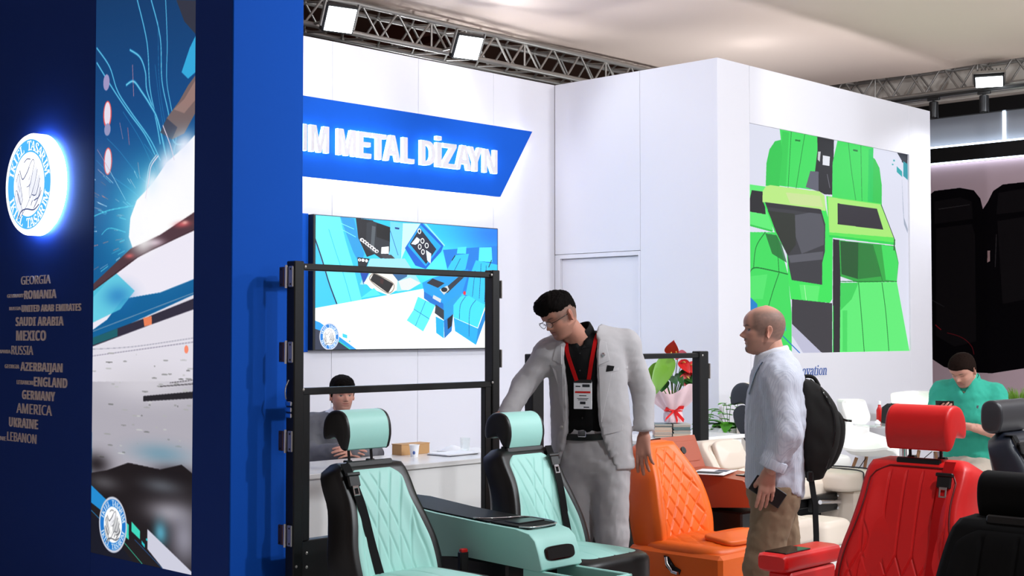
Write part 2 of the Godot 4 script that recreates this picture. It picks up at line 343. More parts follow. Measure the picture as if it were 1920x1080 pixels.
const LED_ART := [
	["l", [34, 110, 165], 13, [435, 133, 537, 204, 567, 271, 621, 314, 701, 357, 740, 390]],
	["l", [60, 165, 215], 7.5, [435, 133, 537, 204, 567, 271, 621, 314, 701, 357, 740, 390]],
	["l", [140, 220, 240], 3, [435, 133, 537, 204, 567, 271, 621, 314, 701, 357, 740, 390]],
	["l", [34, 110, 165], 13, [575, 140, 667, 202, 687, 268, 750, 318, 804, 364, 903, 371]],
	["l", [60, 165, 215], 7.5, [575, 140, 667, 202, 687, 268, 750, 318, 804, 364, 903, 371]],
	["l", [140, 220, 240], 3, [575, 140, 667, 202, 687, 268, 750, 318, 804, 364, 903, 371]],
	["l", [34, 110, 165], 10.4, [716, 147, 735, 213, 733, 269, 776, 311, 828, 353, 790, 392]],
	["l", [60, 165, 215], 6, [716, 147, 735, 213, 733, 269, 776, 311, 828, 353, 790, 392]],
	["l", [140, 220, 240], 2.4, [716, 147, 735, 213, 733, 269, 776, 311, 828, 353, 790, 392]],
	["l", [34, 110, 165], 15.6, [364, 208, 468, 224, 523, 249, 540, 278, 621, 318, 676, 364]],
	["l", [60, 165, 215], 9, [364, 208, 468, 224, 523, 249, 540, 278, 621, 318, 676, 364]],
	["l", [140, 220, 240], 3.6, [364, 208, 468, 224, 523, 249, 540, 278, 621, 318, 676, 364]],
	["l", [34, 110, 165], 18.2, [329, 262, 405, 259, 487, 278, 568, 300, 649, 327, 729, 382]],
	["l", [60, 165, 215], 10.5, [329, 262, 405, 259, 487, 278, 568, 300, 649, 327, 729, 382]],
	["l", [140, 220, 240], 4.2, [329, 262, 405, 259, 487, 278, 568, 300, 649, 327, 729, 382]],
	["l", [34, 110, 165], 13, [10, 190, 151, 226, 239, 268, 380, 306, 572, 353, 678, 389]],
	["l", [60, 165, 215], 7.5, [10, 190, 151, 226, 239, 268, 380, 306, 572, 353, 678, 389]],
	["l", [140, 220, 240], 3, [10, 190, 151, 226, 239, 268, 380, 306, 572, 353, 678, 389]],
	["l", [34, 110, 165], 13, [12, 214, 182, 261, 353, 305, 518, 344, 625, 379]],
	["l", [60, 165, 215], 7.5, [12, 214, 182, 261, 353, 305, 518, 344, 625, 379]],
	["l", [140, 220, 240], 3, [12, 214, 182, 261, 353, 305, 518, 344, 625, 379]],
	["l", [45, 135, 190], 3, [645, 176, 660, 267, 727, 342, 770, 391]],
	["l", [45, 135, 190], 3, [618, 241, 673, 308, 759, 383]],
	["l", [45, 135, 190], 3, [131, 340, 274, 366, 468, 408, 602, 427]],
	["l", [45, 135, 190], 3, [298, 303, 475, 351, 626, 404]],
	["l", [45, 135, 190], 3, [17, 372, 192, 402, 416, 432, 578, 460]],
	["l", [45, 135, 190], 3, [830, 393, 788, 360, 766, 323]],
	["l", [45, 135, 190], 3, [519, 360, 625, 387, 680, 429]],
	["p", [60, 52, 58], 0.8, [818, 152, 1025, 163, 1028, 218, 895, 188]],
	["p", [55, 175, 225], 0.95, [1027, 206, 946, 230, 873, 263, 934, 275, 1030, 265]],
	["p", [120, 100, 100], 0, [1030, 267, 934, 285, 851, 306, 736, 327, 675, 347, 788, 361, 903, 355, 1033, 320]],
	["p", [160, 128, 122], 0.8, [1030, 273, 900, 304, 801, 316, 901, 325, 1032, 304]],
	["p", [60, 60, 80], 0.8, [736, 327, 675, 347, 788, 361, 838, 344]],
	["b", [190, 215, 235], 0.8, [880, 385, 194, 31]],
	["l", [240, 225, 235], 7, [641, 380, 574, 394, 548, 418, 524, 442]],
	["e", [160, 150, 195], 1, [119, 250, 34, 13]],
	["e", [230, 90, 90], 1, [133, 302, 45, 22]],
	["e", [232, 222, 238], 1, [133, 301, 34, 19]],
	["e", [150, 150, 190], 1, [135, 326, 34, 10]],
	["e", [230, 90, 90], 1, [144, 377, 45, 22]],
	["e", [235, 225, 238], 1, [144, 377, 34, 20]],
	["l", [240, 150, 165], 4, [392, 233, 407, 282]],
	["l", [235, 110, 120], 4, [349, 330, 367, 357]],
	["l", [235, 140, 150], 4, [457, 387, 479, 412]],
	["l", [225, 150, 170], 3, [27, 355, 163, 392]],
	["l", [225, 150, 170], 3, [265, 319, 300, 346]],
	["l", [240, 240, 250], 3, [163, 392, 335, 443]],
	["l", [235, 120, 110], 1.72525, [123, 415, 71, 408]],
	["l", [235, 180, 190], 2.05482, [22, 480, -36, 479]],
	["l", [235, 180, 190], 2.1543, [268, 444, 228, 439]],
	["l", [245, 240, 250], 3.50112, [454, 411, 420, 399]],
	["l", [245, 240, 250], 1.7168, [104, 446, 25, 439]],
	["l", [235, 120, 110], 2.11831, [304, 503, 233, 504]],
	["l", [245, 240, 250], 1.51803, [153, 541, 70, 548]],
	["l", [235, 120, 110], 2.53487, [156, 505, 99, 507]],
	["l", [245, 240, 250], 2.14914, [299, 467, 255, 464]],
	["l", [245, 240, 250], 2.79718, [387, 418, 350, 409]],
	["l", [235, 120, 110], 1.6661, [324, 507, 282, 509]],
	["l", [235, 120, 110], 2.38958, [445, 499, 381, 501]],
	["l", [245, 240, 250], 1.75245, [367, 453, 304, 444]],
	["l", [235, 120, 110], 1.80536, [40, 433, -48, 424]],
	["l", [245, 240, 250], 3.24323, [452, 450, 429, 446]],
	["l", [245, 240, 250], 1.54547, [440, 545, 390, 556]],
	["l", [110, 215, 235], 3.65343, [157, 544, 79, 552]],
	["l", [235, 120, 110], 3.73521, [425, 506, 390, 507]],
	["l", [235, 120, 110], 2.32827, [151, 438, 80, 430]],
	["l", [245, 240, 250], 3.99296, [12, 404, -27, 399]],
	["l", [235, 120, 110], 1.78405, [286, 468, 238, 465]],
	["l", [235, 120, 110], 3.01629, [45, 509, -36, 511]],
	["l", [235, 180, 190], 1.80568, [275, 489, 217, 488]],
	["l", [235, 120, 110], 2.6944, [269, 517, 210, 520]],
	["l", [110, 215, 235], 2.60876, [129, 461, 93, 459]],
	["l", [235, 120, 110], 1.57913, [321, 467, 274, 464]],
	["l", [235, 120, 110], 2.54284, [134, 436, 89, 432]],
	["l", [245, 240, 250], 2.91336, [138, 449, 39, 441]],
	["l", [235, 180, 190], 2.73572, [478, 466, 397, 456]],
	["l", [235, 120, 110], 2.34147, [55, 430, -39, 420]],
	["l", [110, 215, 235], 2.82006, [329, 522, 258, 527]],
	["l", [110, 215, 235], 3.8907, [327, 505, 275, 507]],
	["l", [235, 120, 110], 1.61136, [54, 544, -43, 552]],
	["l", [235, 180, 190], 3.6752, [434, 426, 379, 411]],
	["l", [110, 215, 235], 3.8187, [340, 473, 273, 469]],
	["l", [235, 180, 190], 3.02502, [114, 400, 34, 387]],
	["l", [110, 215, 235], 3.69469, [137, 459, 44, 453]],
	["l", [245, 240, 250], 3.54607, [280, 532, 240, 536]],
	["l", [110, 215, 235], 1.56598, [285, 519, 191, 525]],
	["l", [245, 240, 250], 3.02031, [30, 487, -46, 486]],
	["l", [235, 180, 190], 2.24235, [79, 453, -15, 447]],
	["l", [110, 215, 235], 2.4529, [177, 412, 94, 399]],
	["l", [110, 215, 235], 3.63869, [384, 451, 345, 446]],
	["l", [245, 240, 250], 2.78119, [202, 413, 124, 400]],
	["l", [90, 215, 235], 5, [0, 462, 139, 456, 279, 454, 417, 453]],
	["l", [90, 215, 235], 4, [84, 493, 169, 484, 338, 493]],
	["b", [70, 205, 240], 1, [603, 468, 450, 89]],
	["p", [252, 252, 255], 0, [1034, 355, 904, 375, 740, 394, 602, 423, 449, 445, 385, 471, 371, 501, 421, 523, 1043, 538]],
	["b", [255, 255, 255], 1.2, [682, 477, 275, 60]],
	["b", [235, 245, 255], 0.9, [601, 423, 82, 21]],
	["b", [235, 240, 255], 0.9, [739, 396, 90, 21]],
	["b", [235, 240, 255], 0.9, [904, 374, 97, 20]],
	["l", [235, 225, 240], 8, [657, 382, 589, 396, 565, 418, 535, 444]],
	["l", [225, 215, 235], 7, [700, 337, 769, 367, 811, 392]],
	["p", [238, 234, 246], 0, [421, 523, 1041, 492, 1045, 569, 689, 589, 316, 597, 150, 629, -11, 646, -15, 595]],
	["p", [90, 205, 228], 0.9, [-16, 582, 230, 554, 436, 585, 290, 613, -12, 634]],
	["b", [40, 120, 190], 0.7, [260, 592, 164, 20]],
	["p", [82, 58, 66], 0, [-16, 573, 394, 519, 684, 502, 1040, 470, 1041, 498, 685, 519, 465, 534, -15, 584]],
	["b", [200, 90, 95], 0.95, [894, 489, 79, 5]],
	["b", [250, 190, 180], 0.8, [914, 487, 30, 3]],
	["b", [205, 95, 95], 0.95, [378, 530, 48, 4]],
	["b", [225, 200, 215], 0.8, [633, 513, 92, 6]],
	["l", [40, 24, 30], 3, [-16, 583, 465, 533, 685, 519, 1041, 497]],
	["b", [255, 255, 255], 0.8, [517, 511, 125, 21]],
	["p", [226, 222, 232], 0, [-10, 663, 1046, 591, 1052, 724, -5, 732]],
	["l", [170, 175, 190], 3, [-11, 648, 1046, 589]],
	["p", [52, 48, 64], 0, [-10, 658, 524, 628, 1046, 597, 1047, 613, 588, 638, -9, 672]],
	["p", [235, 130, 90], 0, [524, 627, 608, 624, 609, 637, 536, 640]],
	["p", [30, 110, 120], 0.8, [-10, 658, 263, 643, 264, 655, -9, 670]],
	["l", [130, 125, 145], 3, [-8, 687, 1049, 662]],
	["l", [150, 150, 165], 3, [-9, 676, 430, 671, 1049, 656]],
	["e", [250, 140, 110], 1, [938, 674, 19, 6]],
	["p", [176, 172, 182], 0, [-5, 728, 1052, 720, 1059, 854, 6, 876]],
	["b", [212, 208, 216], 0.9, [540, 727, 597, 32]],
	["e", [166, 166, 166], 1, [479, 819, 6, 1]],
	["e", [171, 171, 171], 1, [222, 730, 19, 1]],
	["e", [132, 132, 132], 1, [198, 826, 29, 1]],
	["e", [110, 110, 110], 1, [892, 718, 25, 1]],
	["e", [172, 172, 172], 1, [348, 769, 31, 1]],
	["e", [162, 162, 162], 1, [568, 763, 32, 1]],
	["e", [190, 190, 190], 1, [809, 833, 4, 1]],
	["e", [169, 169, 169], 1, [939, 762, 27, 1]],
	["e", [166, 166, 166], 1, [966, 756, 22, 1]],
	["e", [156, 156, 156], 1, [167, 809, 39, 1]],
	["e", [196, 196, 196], 1, [475, 777, 31, 1]],
	["e", [183, 183, 183], 1, [932, 735, 28, 1]],
	["e", [192, 192, 192], 1, [913, 690, 32, 1]],
	["e", [148, 148, 148], 1, [694, 730, 32, 1]],
	["e", [121, 121, 121], 1, [568, 800, 30, 1]],
	["e", [184, 184, 184], 1, [979, 702, 33, 1]],
	["e", [124, 124, 124], 1, [1014, 689, 9, 1]],
	["e", [194, 194, 194], 1, [917, 712, 13, 1]],
	["e", [172, 172, 172], 1, [447, 777, 27, 1]],
	["e", [190, 190, 190], 1, [259, 734, 23, 1]],
	["e", [150, 150, 150], 1, [840, 757, 13, 1]],
	["e", [179, 179, 179], 1, [20, 711, 21, 1]],
	["e", [159, 159, 159], 1, [861, 741, 23, 1]],
	["e", [190, 190, 190], 1, [90, 845, 37, 1]],
	["e", [143, 143, 143], 1, [344, 694, 21, 1]],
	["e", [118, 118, 118], 1, [519, 776, 9, 1]],
	["e", [130, 130, 130], 1, [339, 835, 18, 1]],
	["e", [178, 178, 178], 1, [665, 792, 12, 1]],
	["e", [114, 114, 114], 1, [178, 696, 38, 1]],
	["e", [192, 192, 192], 1, [308, 825, 15, 1]],
	["e", [193, 193, 193], 1, [745, 794, 17, 1]],
	["e", [156, 156, 156], 1, [746, 691, 26, 1]],
	["e", [129, 129, 129], 1, [595, 759, 11, 1]],
	["e", [130, 130, 130], 1, [549, 739, 32, 1]],
	["e", [161, 161, 161], 1, [433, 791, 15, 1]],
	["e", [196, 196, 196], 1, [459, 683, 5, 1]],
	["e", [187, 187, 187], 1, [173, 706, 34, 1]],
	["e", [201, 201, 201], 1, [596, 755, 21, 1]],
	["e", [197, 197, 197], 1, [496, 798, 35, 1]],
	["e", [185, 185, 185], 1, [885, 808, 9, 1]],
	["e", [192, 192, 192], 1, [933, 733, 29, 1]],
	["e", [137, 137, 137], 1, [780, 808, 12, 1]],
	["e", [171, 171, 171], 1, [702, 727, 24, 1]],
	["e", [150, 150, 150], 1, [873, 817, 31, 1]],
	["e", [177, 177, 177], 1, [740, 774, 19, 1]],
	["e", [115, 115, 115], 1, [956, 705, 19, 1]],
	["e", [135, 135, 135], 1, [638, 718, 26, 1]],
	["e", [149, 149, 149], 1, [640, 700, 8, 1]],
	["e", [110, 110, 110], 1, [863, 758, 6, 1]],
	["e", [203, 203, 203], 1, [313, 837, 38, 1]],
	["e", [141, 141, 141], 1, [736, 712, 32, 1]],
	["e", [159, 159, 159], 1, [850, 725, 24, 1]],
	["e", [118, 118, 118], 1, [200, 762, 31, 1]],
	["e", [136, 136, 136], 1, [336, 793, 28, 1]],
	["e", [165, 165, 165], 1, [197, 682, 37, 1]],
	["e", [190, 190, 190], 1, [794, 742, 33, 1]],
	["e", [145, 145, 145], 1, [787, 711, 20, 1]],
	["e", [192, 192, 192], 1, [294, 727, 9, 1]],
	["e", [131, 131, 131], 1, [111, 846, 27, 1]],
	["e", [137, 137, 137], 1, [961, 717, 31, 1]],
	["p", [40, 38, 44], 0, [531, 746, 1053, 734, 1053, 744, 532, 754]],
	["l", [60, 56, 60], 4, [697, 730, 1052, 723]],
	["l", [70, 66, 70], 3, [787, 724, 1052, 717]],
	["b", [110, 150, 170], 0.8, [702, 830, 297, 17]],
	["p", [30, 25, 28], 0, [-35, 875, 166, 866, 387, 850, 703, 854, 903, 843, 1059, 860, 1065, 1007, -23, 1047]],
	["b", [30, 25, 28], 0.9, [50, 858, 170, 20]],
	["b", [26, 22, 26], 0.9, [854, 859, 241, 15]],
	["b", [88, 86, 90], 0.8, [139, 886, 178, 13]],
	["b", [96, 100, 108], 0.8, [715, 878, 209, 13]],
	["b", [165, 162, 172], 0.9, [798, 916, 243, 20]],
	["b", [150, 148, 162], 0.9, [932, 949, 162, 46]],
	["b", [90, 170, 195], 0.9, [709, 948, 70, 19]],
	["p", [34, 140, 210], 0, [-46, 888, 170, 913, 113, 931, -44, 917]],
	["l", [34, 140, 210], 4, [-25, 930, 92, 944]],
	["p", [20, 22, 36], 0, [-60, 938, 114, 946, 531, 1014, -54, 1035]],
	["p", [62, 214, 186], 0, [349, 939, 398, 945, 400, 968, 350, 963]],
	["p", [62, 214, 186], 0, [425, 939, 511, 951, 512, 964, 426, 954]],
	["p", [40, 190, 200], 0, [528, 965, 560, 970, 560, 975, 529, 970]],
	["e", [40, 190, 200], 1, [580, 962, 10, 2]],
	["l", [60, 214, 170], 4, [357, 974, 557, 1003]],
	["l", [40, 110, 190], 3, [460, 966, 763, 1004]],
	["p", [206, 206, 222], 0, [584, 946, 1065, 1003, 813, 1012, 586, 976]],
	["logo", [0, 0, 0], 0, [234, 950, 148, 44]],
]
const PRINT_ART := [
	["p", [8, 6, 9], 0, [36, 110, 79, 87, 199, 83, 262, 95, 291, 124, 302, 160, 325, 136, 349, 102, 392, 83, 519, 80, 632, 90, 675, 127, 688, 226, 687, 530, 655, 648, 509, 681, 334, 704, 190, 701, 116, 686, 28, 645]],
	["p", [20, 17, 19], 0, [79, 123, 199, 115, 252, 132, 256, 190, 78, 200]],
	["p", [20, 17, 19], 0, [85, 215, 251, 207, 265, 244, 265, 599, 167, 617, 80, 581]],
	["p", [20, 17, 19], 0, [372, 110, 507, 100, 506, 175, 362, 180]],
	["p", [20, 17, 19], 0, [366, 203, 506, 192, 501, 460, 385, 476]],
	["l", [48, 44, 46], 4, [99, 150, 242, 142]],
	["l", [120, 20, 28], 5, [78, 544, 103, 560]],
	["l", [90, 20, 26], 4, [133, 571, 179, 580, 216, 594, 245, 617, 254, 642]],
	["l", [40, 38, 40], 4, [49, 454, 119, 482]],
	["l", [42, 38, 40], 5, [361, 247, 354, 353]],
	["p", [150, 120, 120], 0, [320, 299, 332, 299, 331, 334, 319, 338]],
]
const NAMES := [
	["GEORGIA", -7.884, -7.515, 1.893, 0.051, 0],
	["GERMANY", -8.067, -7.851, 1.816, 0.022, 0],
	["ROMANIA", -7.840, -7.441, 1.804, 0.051, 1],
	["RUSSIA", -8.036, -7.887, 1.738, 0.021, 0],
	["UNITED ARAB EMIRATES", -7.873, -7.146, 1.726, 0.041, 1],
	["SAUDI ARABIA", -7.948, -7.350, 1.641, 0.053, 1],
	["MEXICO", -7.939, -7.563, 1.551, 0.061, 1],
	["ROMANIA", -8.247, -8.015, 1.471, 0.022, 0],
	["RUSSIA", -8.000, -7.722, 1.465, 0.054, 0],
	["GEORGIA", -8.087, -7.899, 1.379, 0.024, 0],
	["AZERBAIJAN", -7.878, -7.357, 1.367, 0.052, 1],
	["LEBANON", -7.924, -7.717, 1.284, 0.025, 0],
	["ENGLAND", -7.703, -7.298, 1.277, 0.056, 1],
	["GERMANY", -7.852, -7.443, 1.195, 0.054, 1],
	["AMERICA", -7.923, -7.480, 1.108, 0.060, 0],
	["UKRAINE", -8.020, -7.650, 1.020, 0.057, 1],
	["UKRAINE", -8.337, -8.061, 0.929, 0.025, 0],
	["LEBANON", -8.043, -7.668, 0.932, 0.055, 0],
]
const BOARD := [
	["R", 6.343, 6.493, 3.046, 0.213],
	["I", 6.510, 6.547, 3.046, 0.213],
	["M", 6.584, 6.768, 3.046, 0.213],
	["M", 6.861, 7.049, 3.046, 0.213],
	["E", 7.075, 7.212, 3.046, 0.213],
	["T", 7.223, 7.379, 3.046, 0.213],
	["A", 7.362, 7.532, 3.046, 0.213],
	["L", 7.566, 7.692, 3.046, 0.213],
	["D", 7.772, 7.937, 3.046, 0.213],
	["İ", 7.954, 8.011, 3.046, 0.213],
	["Z", 8.023, 8.192, 3.046, 0.213],
	["A", 8.192, 8.375, 3.046, 0.213],
	["Y", 8.347, 8.516, 3.046, 0.213],
	["N", 8.536, 8.706, 3.046, 0.213],
]

# ---------------------------------------------------------------- helpers
class MB:
	# collects shapes into one mesh; every shape keeps its own smoothing
	var v := PackedVector3Array()
	var uv := PackedVector2Array()
	var ix := PackedInt32Array()
	var col := PackedColorArray()
	var tint := Color.WHITE
	var tinted := false
	func add(p: Vector3, t := Vector2.ZERO) -> int:
		v.append(p)
		uv.append(t)
		if tinted:
			col.append(tint)
		return v.size() - 1
	func t3(a: int, b: int, c: int) -> void:
		ix.append(a)
		ix.append(b)
		ix.append(c)
	func q(a: int, b: int, c: int, d: int) -> void:
		t3(a, b, c)
		t3(a, c, d)
	func fix(from: int) -> void:
		# turn the shape's faces outwards (front faces run clockwise)
		var c := Vector3.ZERO
		var n := 0
		for i in range(from, ix.size()):
			c += v[ix[i]]
			n += 1
		if n == 0:
			return
		c /= n
		var vol := 0.0
		for i in range(from, ix.size(), 3):
			var a := v[ix[i]] - c
			vol += a.dot((v[ix[i + 2]] - c).cross(v[ix[i + 1]] - c))
		if vol < 0.0:
			for i in range(from, ix.size(), 3):
				var s := ix[i + 1]
				ix[i + 1] = ix[i + 2]
				ix[i + 2] = s
	func flat(ps: Array) -> void:
		# one flat polygon fan
		var c := Vector3.ZERO
		for p in ps:
			c += p
		var k := add(c / ps.size(), Vector2(.5, .5))
		var b := v.size()
		for p in ps:
			add(p)
		for i in ps.size():
			t3(k, b + i, b + (i + 1) % ps.size())
	func loft(rings: Array, caps := true, closed := true) -> void:
		var from := ix.size()
		var n: int = rings[0].size()
		var base := v.size()
		for j in rings.size():
			var r = rings[j]
			for i in n:
				add(r[i], Vector2(float(i) / n, float(j) / maxf(1.0, rings.size() - 1)))
		for j in rings.size() - 1:
			for i in (n if closed else n - 1):
				var a := base + j * n + i
				var b := base + j * n + (i + 1) % n
				q(a, b, b + n, a + n)
		if caps:
			var r0: Array = Array(rings[0])
			r0.reverse()
			flat(r0)
			flat(Array(rings[-1]))
		fix(from)
	func box(c: Vector3, s: Vector3, bev := 0.0, b := Basis.IDENTITY) -> void:
		var h := s / 2
		var e := minf(bev, minf(h.x, minf(h.y, h.z)) * .98)
		var from := ix.size()
		if e <= 0.0:
			for ax in 3:
				for sg in [-1, 1]:
					var ps := []
					for k in [[-1, -1], [1, -1], [1, 1], [-1, 1]]:
						var p := Vector3.ZERO
						p[ax] = h[ax] * sg
						p[(ax + 1) % 3] = h[(ax + 1) % 3] * k[0] * sg
						p[(ax + 2) % 3] = h[(ax + 2) % 3] * k[1]
						ps.append(c + b * p)
					var o := v.size()
					var uvs := [Vector2(0, 1), Vector2(1, 1), Vector2(1, 0), Vector2(0, 0)]
					for i in 4:
						add(ps[i], uvs[i])
					q(o, o + 1, o + 2, o + 3)
			fix(from)
			return
		# chamfered box
		var at := func(sx, sy, sz, ax) -> Vector3:
			var p := Vector3(sx * (h.x - e), sy * (h.y - e), sz * (h.z - e))
			p[ax] = [sx, sy, sz][ax] * h[ax]
			return c + b * p
		for ax in 3:
			for sg in [-1, 1]:
				var ps := []
				for k in [[-1, -1], [1, -1], [1, 1], [-1, 1]]:
					var s3 := [0, 0, 0]
					s3[ax] = sg
					s3[(ax + 1) % 3] = k[0] * sg
					s3[(ax + 2) % 3] = k[1]
					ps.append(at.call(s3[0], s3[1], s3[2], ax))
				var o := v.size()
				for p in ps:
					add(p)
				q(o, o + 1, o + 2, o + 3)
		for ax in 3:
			var u := (ax + 1) % 3
			var w := (ax + 2) % 3
			for su in [-1, 1]:
				for sw in [-1, 1]:
					var ps := []
					for k in [[-1, u], [1, u], [1, w], [-1, w]]:
						var s3 := [0, 0, 0]
						s3[ax] = k[0]
						s3[u] = su
						s3[w] = sw
						ps.append(at.call(s3[0], s3[1], s3[2], k[1]))
					if su * sw < 0:
						ps.reverse()
					var o := v.size()
					for p in ps:
						add(p)
					q(o, o + 1, o + 2, o + 3)
		for sx in [-1, 1]:
			for sy in [-1, 1]:
				for sz in [-1, 1]:
					var o := v.size()
					add(at.call(sx, sy, sz, 0))
					add(at.call(sx, sy, sz, 1))
					add(at.call(sx, sy, sz, 2))
					if sx * sy * sz > 0:
						t3(o, o + 1, o + 2)
					else:
						t3(o, o + 2, o + 1)
		fix(from)
	func tube(pts: Array, r, n := 8, caps := true) -> void:
		# r: one radius or one for each point
		var rings := []
		var up := Vector3.UP
		var prev := Vector3.ZERO
		for j in pts.size():
			var d: Vector3 = (pts[mini(j + 1, pts.size() - 1)] - pts[maxi(j - 1, 0)]).normalized()
			if j == 0:
				up = Vector3.RIGHT if absf(d.y) > .9 else Vector3.UP
				prev = up.cross(d).normalized()
			else:
				prev = (prev - d * prev.dot(d)).normalized()
			var y := d.cross(prev)
			var rr: float = r[j] if r is Array else r
			var ring := []
			for i in n:
				var a := TAU * i / n
				ring.append(pts[j] + (prev * cos(a) + y * sin(a)) * rr)
			rings.append(ring)
		loft(rings, caps)
	func ribbon(pts: Array, side: Array, w: float, t: float) -> void:
		# a flat strap: side = unit vectors across it
		var rings := []
		for j in pts.size():
			var d: Vector3 = (pts[mini(j + 1, pts.size() - 1)] - pts[maxi(j - 1, 0)]).normalized()
			var s: Vector3 = side[j] if side.size() > 1 else side[0]
			var n := d.cross(s).normalized() * t / 2
			var h := s * w / 2
			rings.append([pts[j] - h - n, pts[j] + h - n, pts[j] + h + n, pts[j] - h + n])
		var from := ix.size()
		for k in 4:
			var o := v.size()
			for r in rings:
				add(r[k])
				add(r[(k + 1) % 4])
			for j in rings.size() - 1:
				q(o + j * 2, o + j * 2 + 1, o + j * 2 + 3, o + j * 2 + 2)
		flat([rings[0][3], rings[0][2], rings[0][1], rings[0][0]])
		flat(rings[-1])
		fix(from)
	func lathe(prof: Array, n := 24, at := Vector3.ZERO, b := Basis.IDENTITY) -> void:
		# prof: Vector2(radius, height)
		var rings := []
		for p in prof:
			var ring := []
			for i in n:
				var a := TAU * i / n
				ring.append(at + b * Vector3(cos(a) * maxf(p.x, .0004), p.y, sin(a) * maxf(p.x, .0004)))
			rings.append(ring)
		loft(rings, true)
	func prism(poly: Array, depth: float, xf: Transform3D, bev := 0.0) -> void:
		# poly in the xy plane, thickness along z, centred
		var from := ix.size()
		var pk := PackedVector2Array(poly)
		if Geometry2D.is_polygon_clockwise(pk):
			pk.reverse()
		var tri := Geometry2D.triangulate_polygon(pk)
		var lo := Vector2(INF, INF)
		var hi := -lo
		for p in pk:
			lo = lo.min(p)
			hi = hi.max(p)
		for sg in [-1, 1]:
			var o := v.size()
			for p in pk:
				var f: Vector2 = (p - lo) / (hi - lo).max(Vector2(.001, .001))
				add(xf * Vector3(p.x, p.y, depth / 2 * sg), Vector2(f.x, 1 - f.y))
			for i in range(0, tri.size(), 3):
				if sg > 0:
					t3(o + tri[i], o + tri[i + 2], o + tri[i + 1])
				else:
					t3(o + tri[i], o + tri[i + 1], o + tri[i + 2])
		for i in pk.size():
			var a := pk[i]
			var b := pk[(i + 1) % pk.size()]
			var o := v.size()
			add(xf * Vector3(a.x, a.y, -depth / 2))
			add(xf * Vector3(b.x, b.y, -depth / 2))
			add(xf * Vector3(b.x, b.y, depth / 2))
			add(xf * Vector3(a.x, a.y, depth / 2))
			q(o, o + 3, o + 2, o + 1)
		fix(from)
	func slab(nu: int, nv: int, f: Callable, th: Vector3) -> void:
		# a padded sheet: f(u, v) is its face, th points to its back
		var from := ix.size()
		var o := v.size()
		for j in nv + 1:
			for i in nu + 1:
				var a := float(i) / nu
				var b := float(j) / nv
				add(f.call(a, b), Vector2(a, 1 - b))
		for j in nv:
			for i in nu:
				var k := o + j * (nu + 1) + i
				q(k, k + 1, k + nu + 2, k + nu + 1)
		var edge := []
		for i in nu:
			edge.append(o + i)
		for j in nv:
			edge.append(o + j * (nu + 1) + nu)
		for i in nu:
			edge.append(o + nv * (nu + 1) + nu - i)
		for j in nv:
			edge.append(o + (nv - j) * (nu + 1))
		var e0 := v.size()
		var back := []
		for k in edge:
			add(v[k])
			add(v[k] + th)
			back.append(v[k] + th)
		for i in edge.size():
			var a := e0 + i * 2
			var b := e0 + (i + 1) % edge.size() * 2
			q(a, a + 1, b + 1, b)
		back.reverse()
		flat(back)
		fix(from)
	func ball(c: Vector3, r: Vector3, n := 16, m := 10, b := Basis.IDENTITY) -> void:
		var rings := []
		for j in m + 1:
			var t := PI * j / m
			var ring := []
			for i in n:
				var a := TAU * i / n
				ring.append(c + b * (Vector3(cos(a) * sin(t), cos(t), sin(a) * sin(t)) * r))
			rings.append(ring)
		loft(rings, false)
	func mesh() -> ArrayMesh:
		var nr := PackedVector3Array()
		nr.resize(v.size())
		for i in range(0, ix.size(), 3):
			var a := ix[i]
			var b := ix[i + 1]
			var c := ix[i + 2]
			var n := (v[c] - v[a]).cross(v[b] - v[a])
			nr[a] += n
			nr[b] += n
			nr[c] += n
		for i in nr.size():
			nr[i] = nr[i].normalized() if nr[i].length_squared() > 1e-20 else Vector3.UP
		var arr := []
		arr.resize(Mesh.ARRAY_MAX)
		arr[Mesh.ARRAY_VERTEX] = v
		arr[Mesh.ARRAY_NORMAL] = nr
		arr[Mesh.ARRAY_TEX_UV] = uv
		arr[Mesh.ARRAY_INDEX] = ix
		if col.size() == v.size() and col.size() > 0:
			arr[Mesh.ARRAY_COLOR] = col
		var m := ArrayMesh.new()
		m.add_surface_from_arrays(Mesh.PRIMITIVE_TRIANGLES, arr)
		return m

var used := {}

func numbered(called: String) -> String:
	var n: int = used.get(called, -1) + 1
	used[called] = n
	return called if n == 0 else "%s_%03d" % [called, n]

func mat(c: Color, rough := .6, metal := 0.0, spec := .5) -> StandardMaterial3D:
	var m := StandardMaterial3D.new()
	m.albedo_color = c
	m.roughness = rough
	m.metallic = metal
	m.metallic_specular = spec
	return m

func glow(c: Color, e: float) -> StandardMaterial3D:
	var m := mat(c, .5)
	m.emission_enabled = true
	m.emission = c
	m.emission_energy_multiplier = e
	return m

func cloth(c: Color, rough := .85, rim := .25) -> StandardMaterial3D:
	var m := mat(c, rough, 0.0, .3)
	if rim > 0:
		m.rim_enabled = true
		m.rim = rim
		m.rim_tint = .6
	return m

func grained(m: StandardMaterial3D, tex: Texture2D, scale: float, cm: float) -> StandardMaterial3D:
	# fine relief of leather, weave or paint
	m.heightmap_enabled = true
	m.heightmap_texture = tex
	m.heightmap_scale = cm
	m.uv1_triplanar = true
	m.uv1_scale = Vector3.ONE * scale
	return m

func noise_tex(freq: float, sd: int, size := 256, kind := FastNoiseLite.TYPE_SIMPLEX_SMOOTH, oct := 3) -> NoiseTexture2D:
	var f := FastNoiseLite.new()
	f.noise_type = kind
	f.frequency = freq
	f.seed = sd
	f.fractal_octaves = oct
	var t := NoiseTexture2D.new()
	t.width = size
	t.height = size
	t.seamless = true
	t.noise = f
	return t

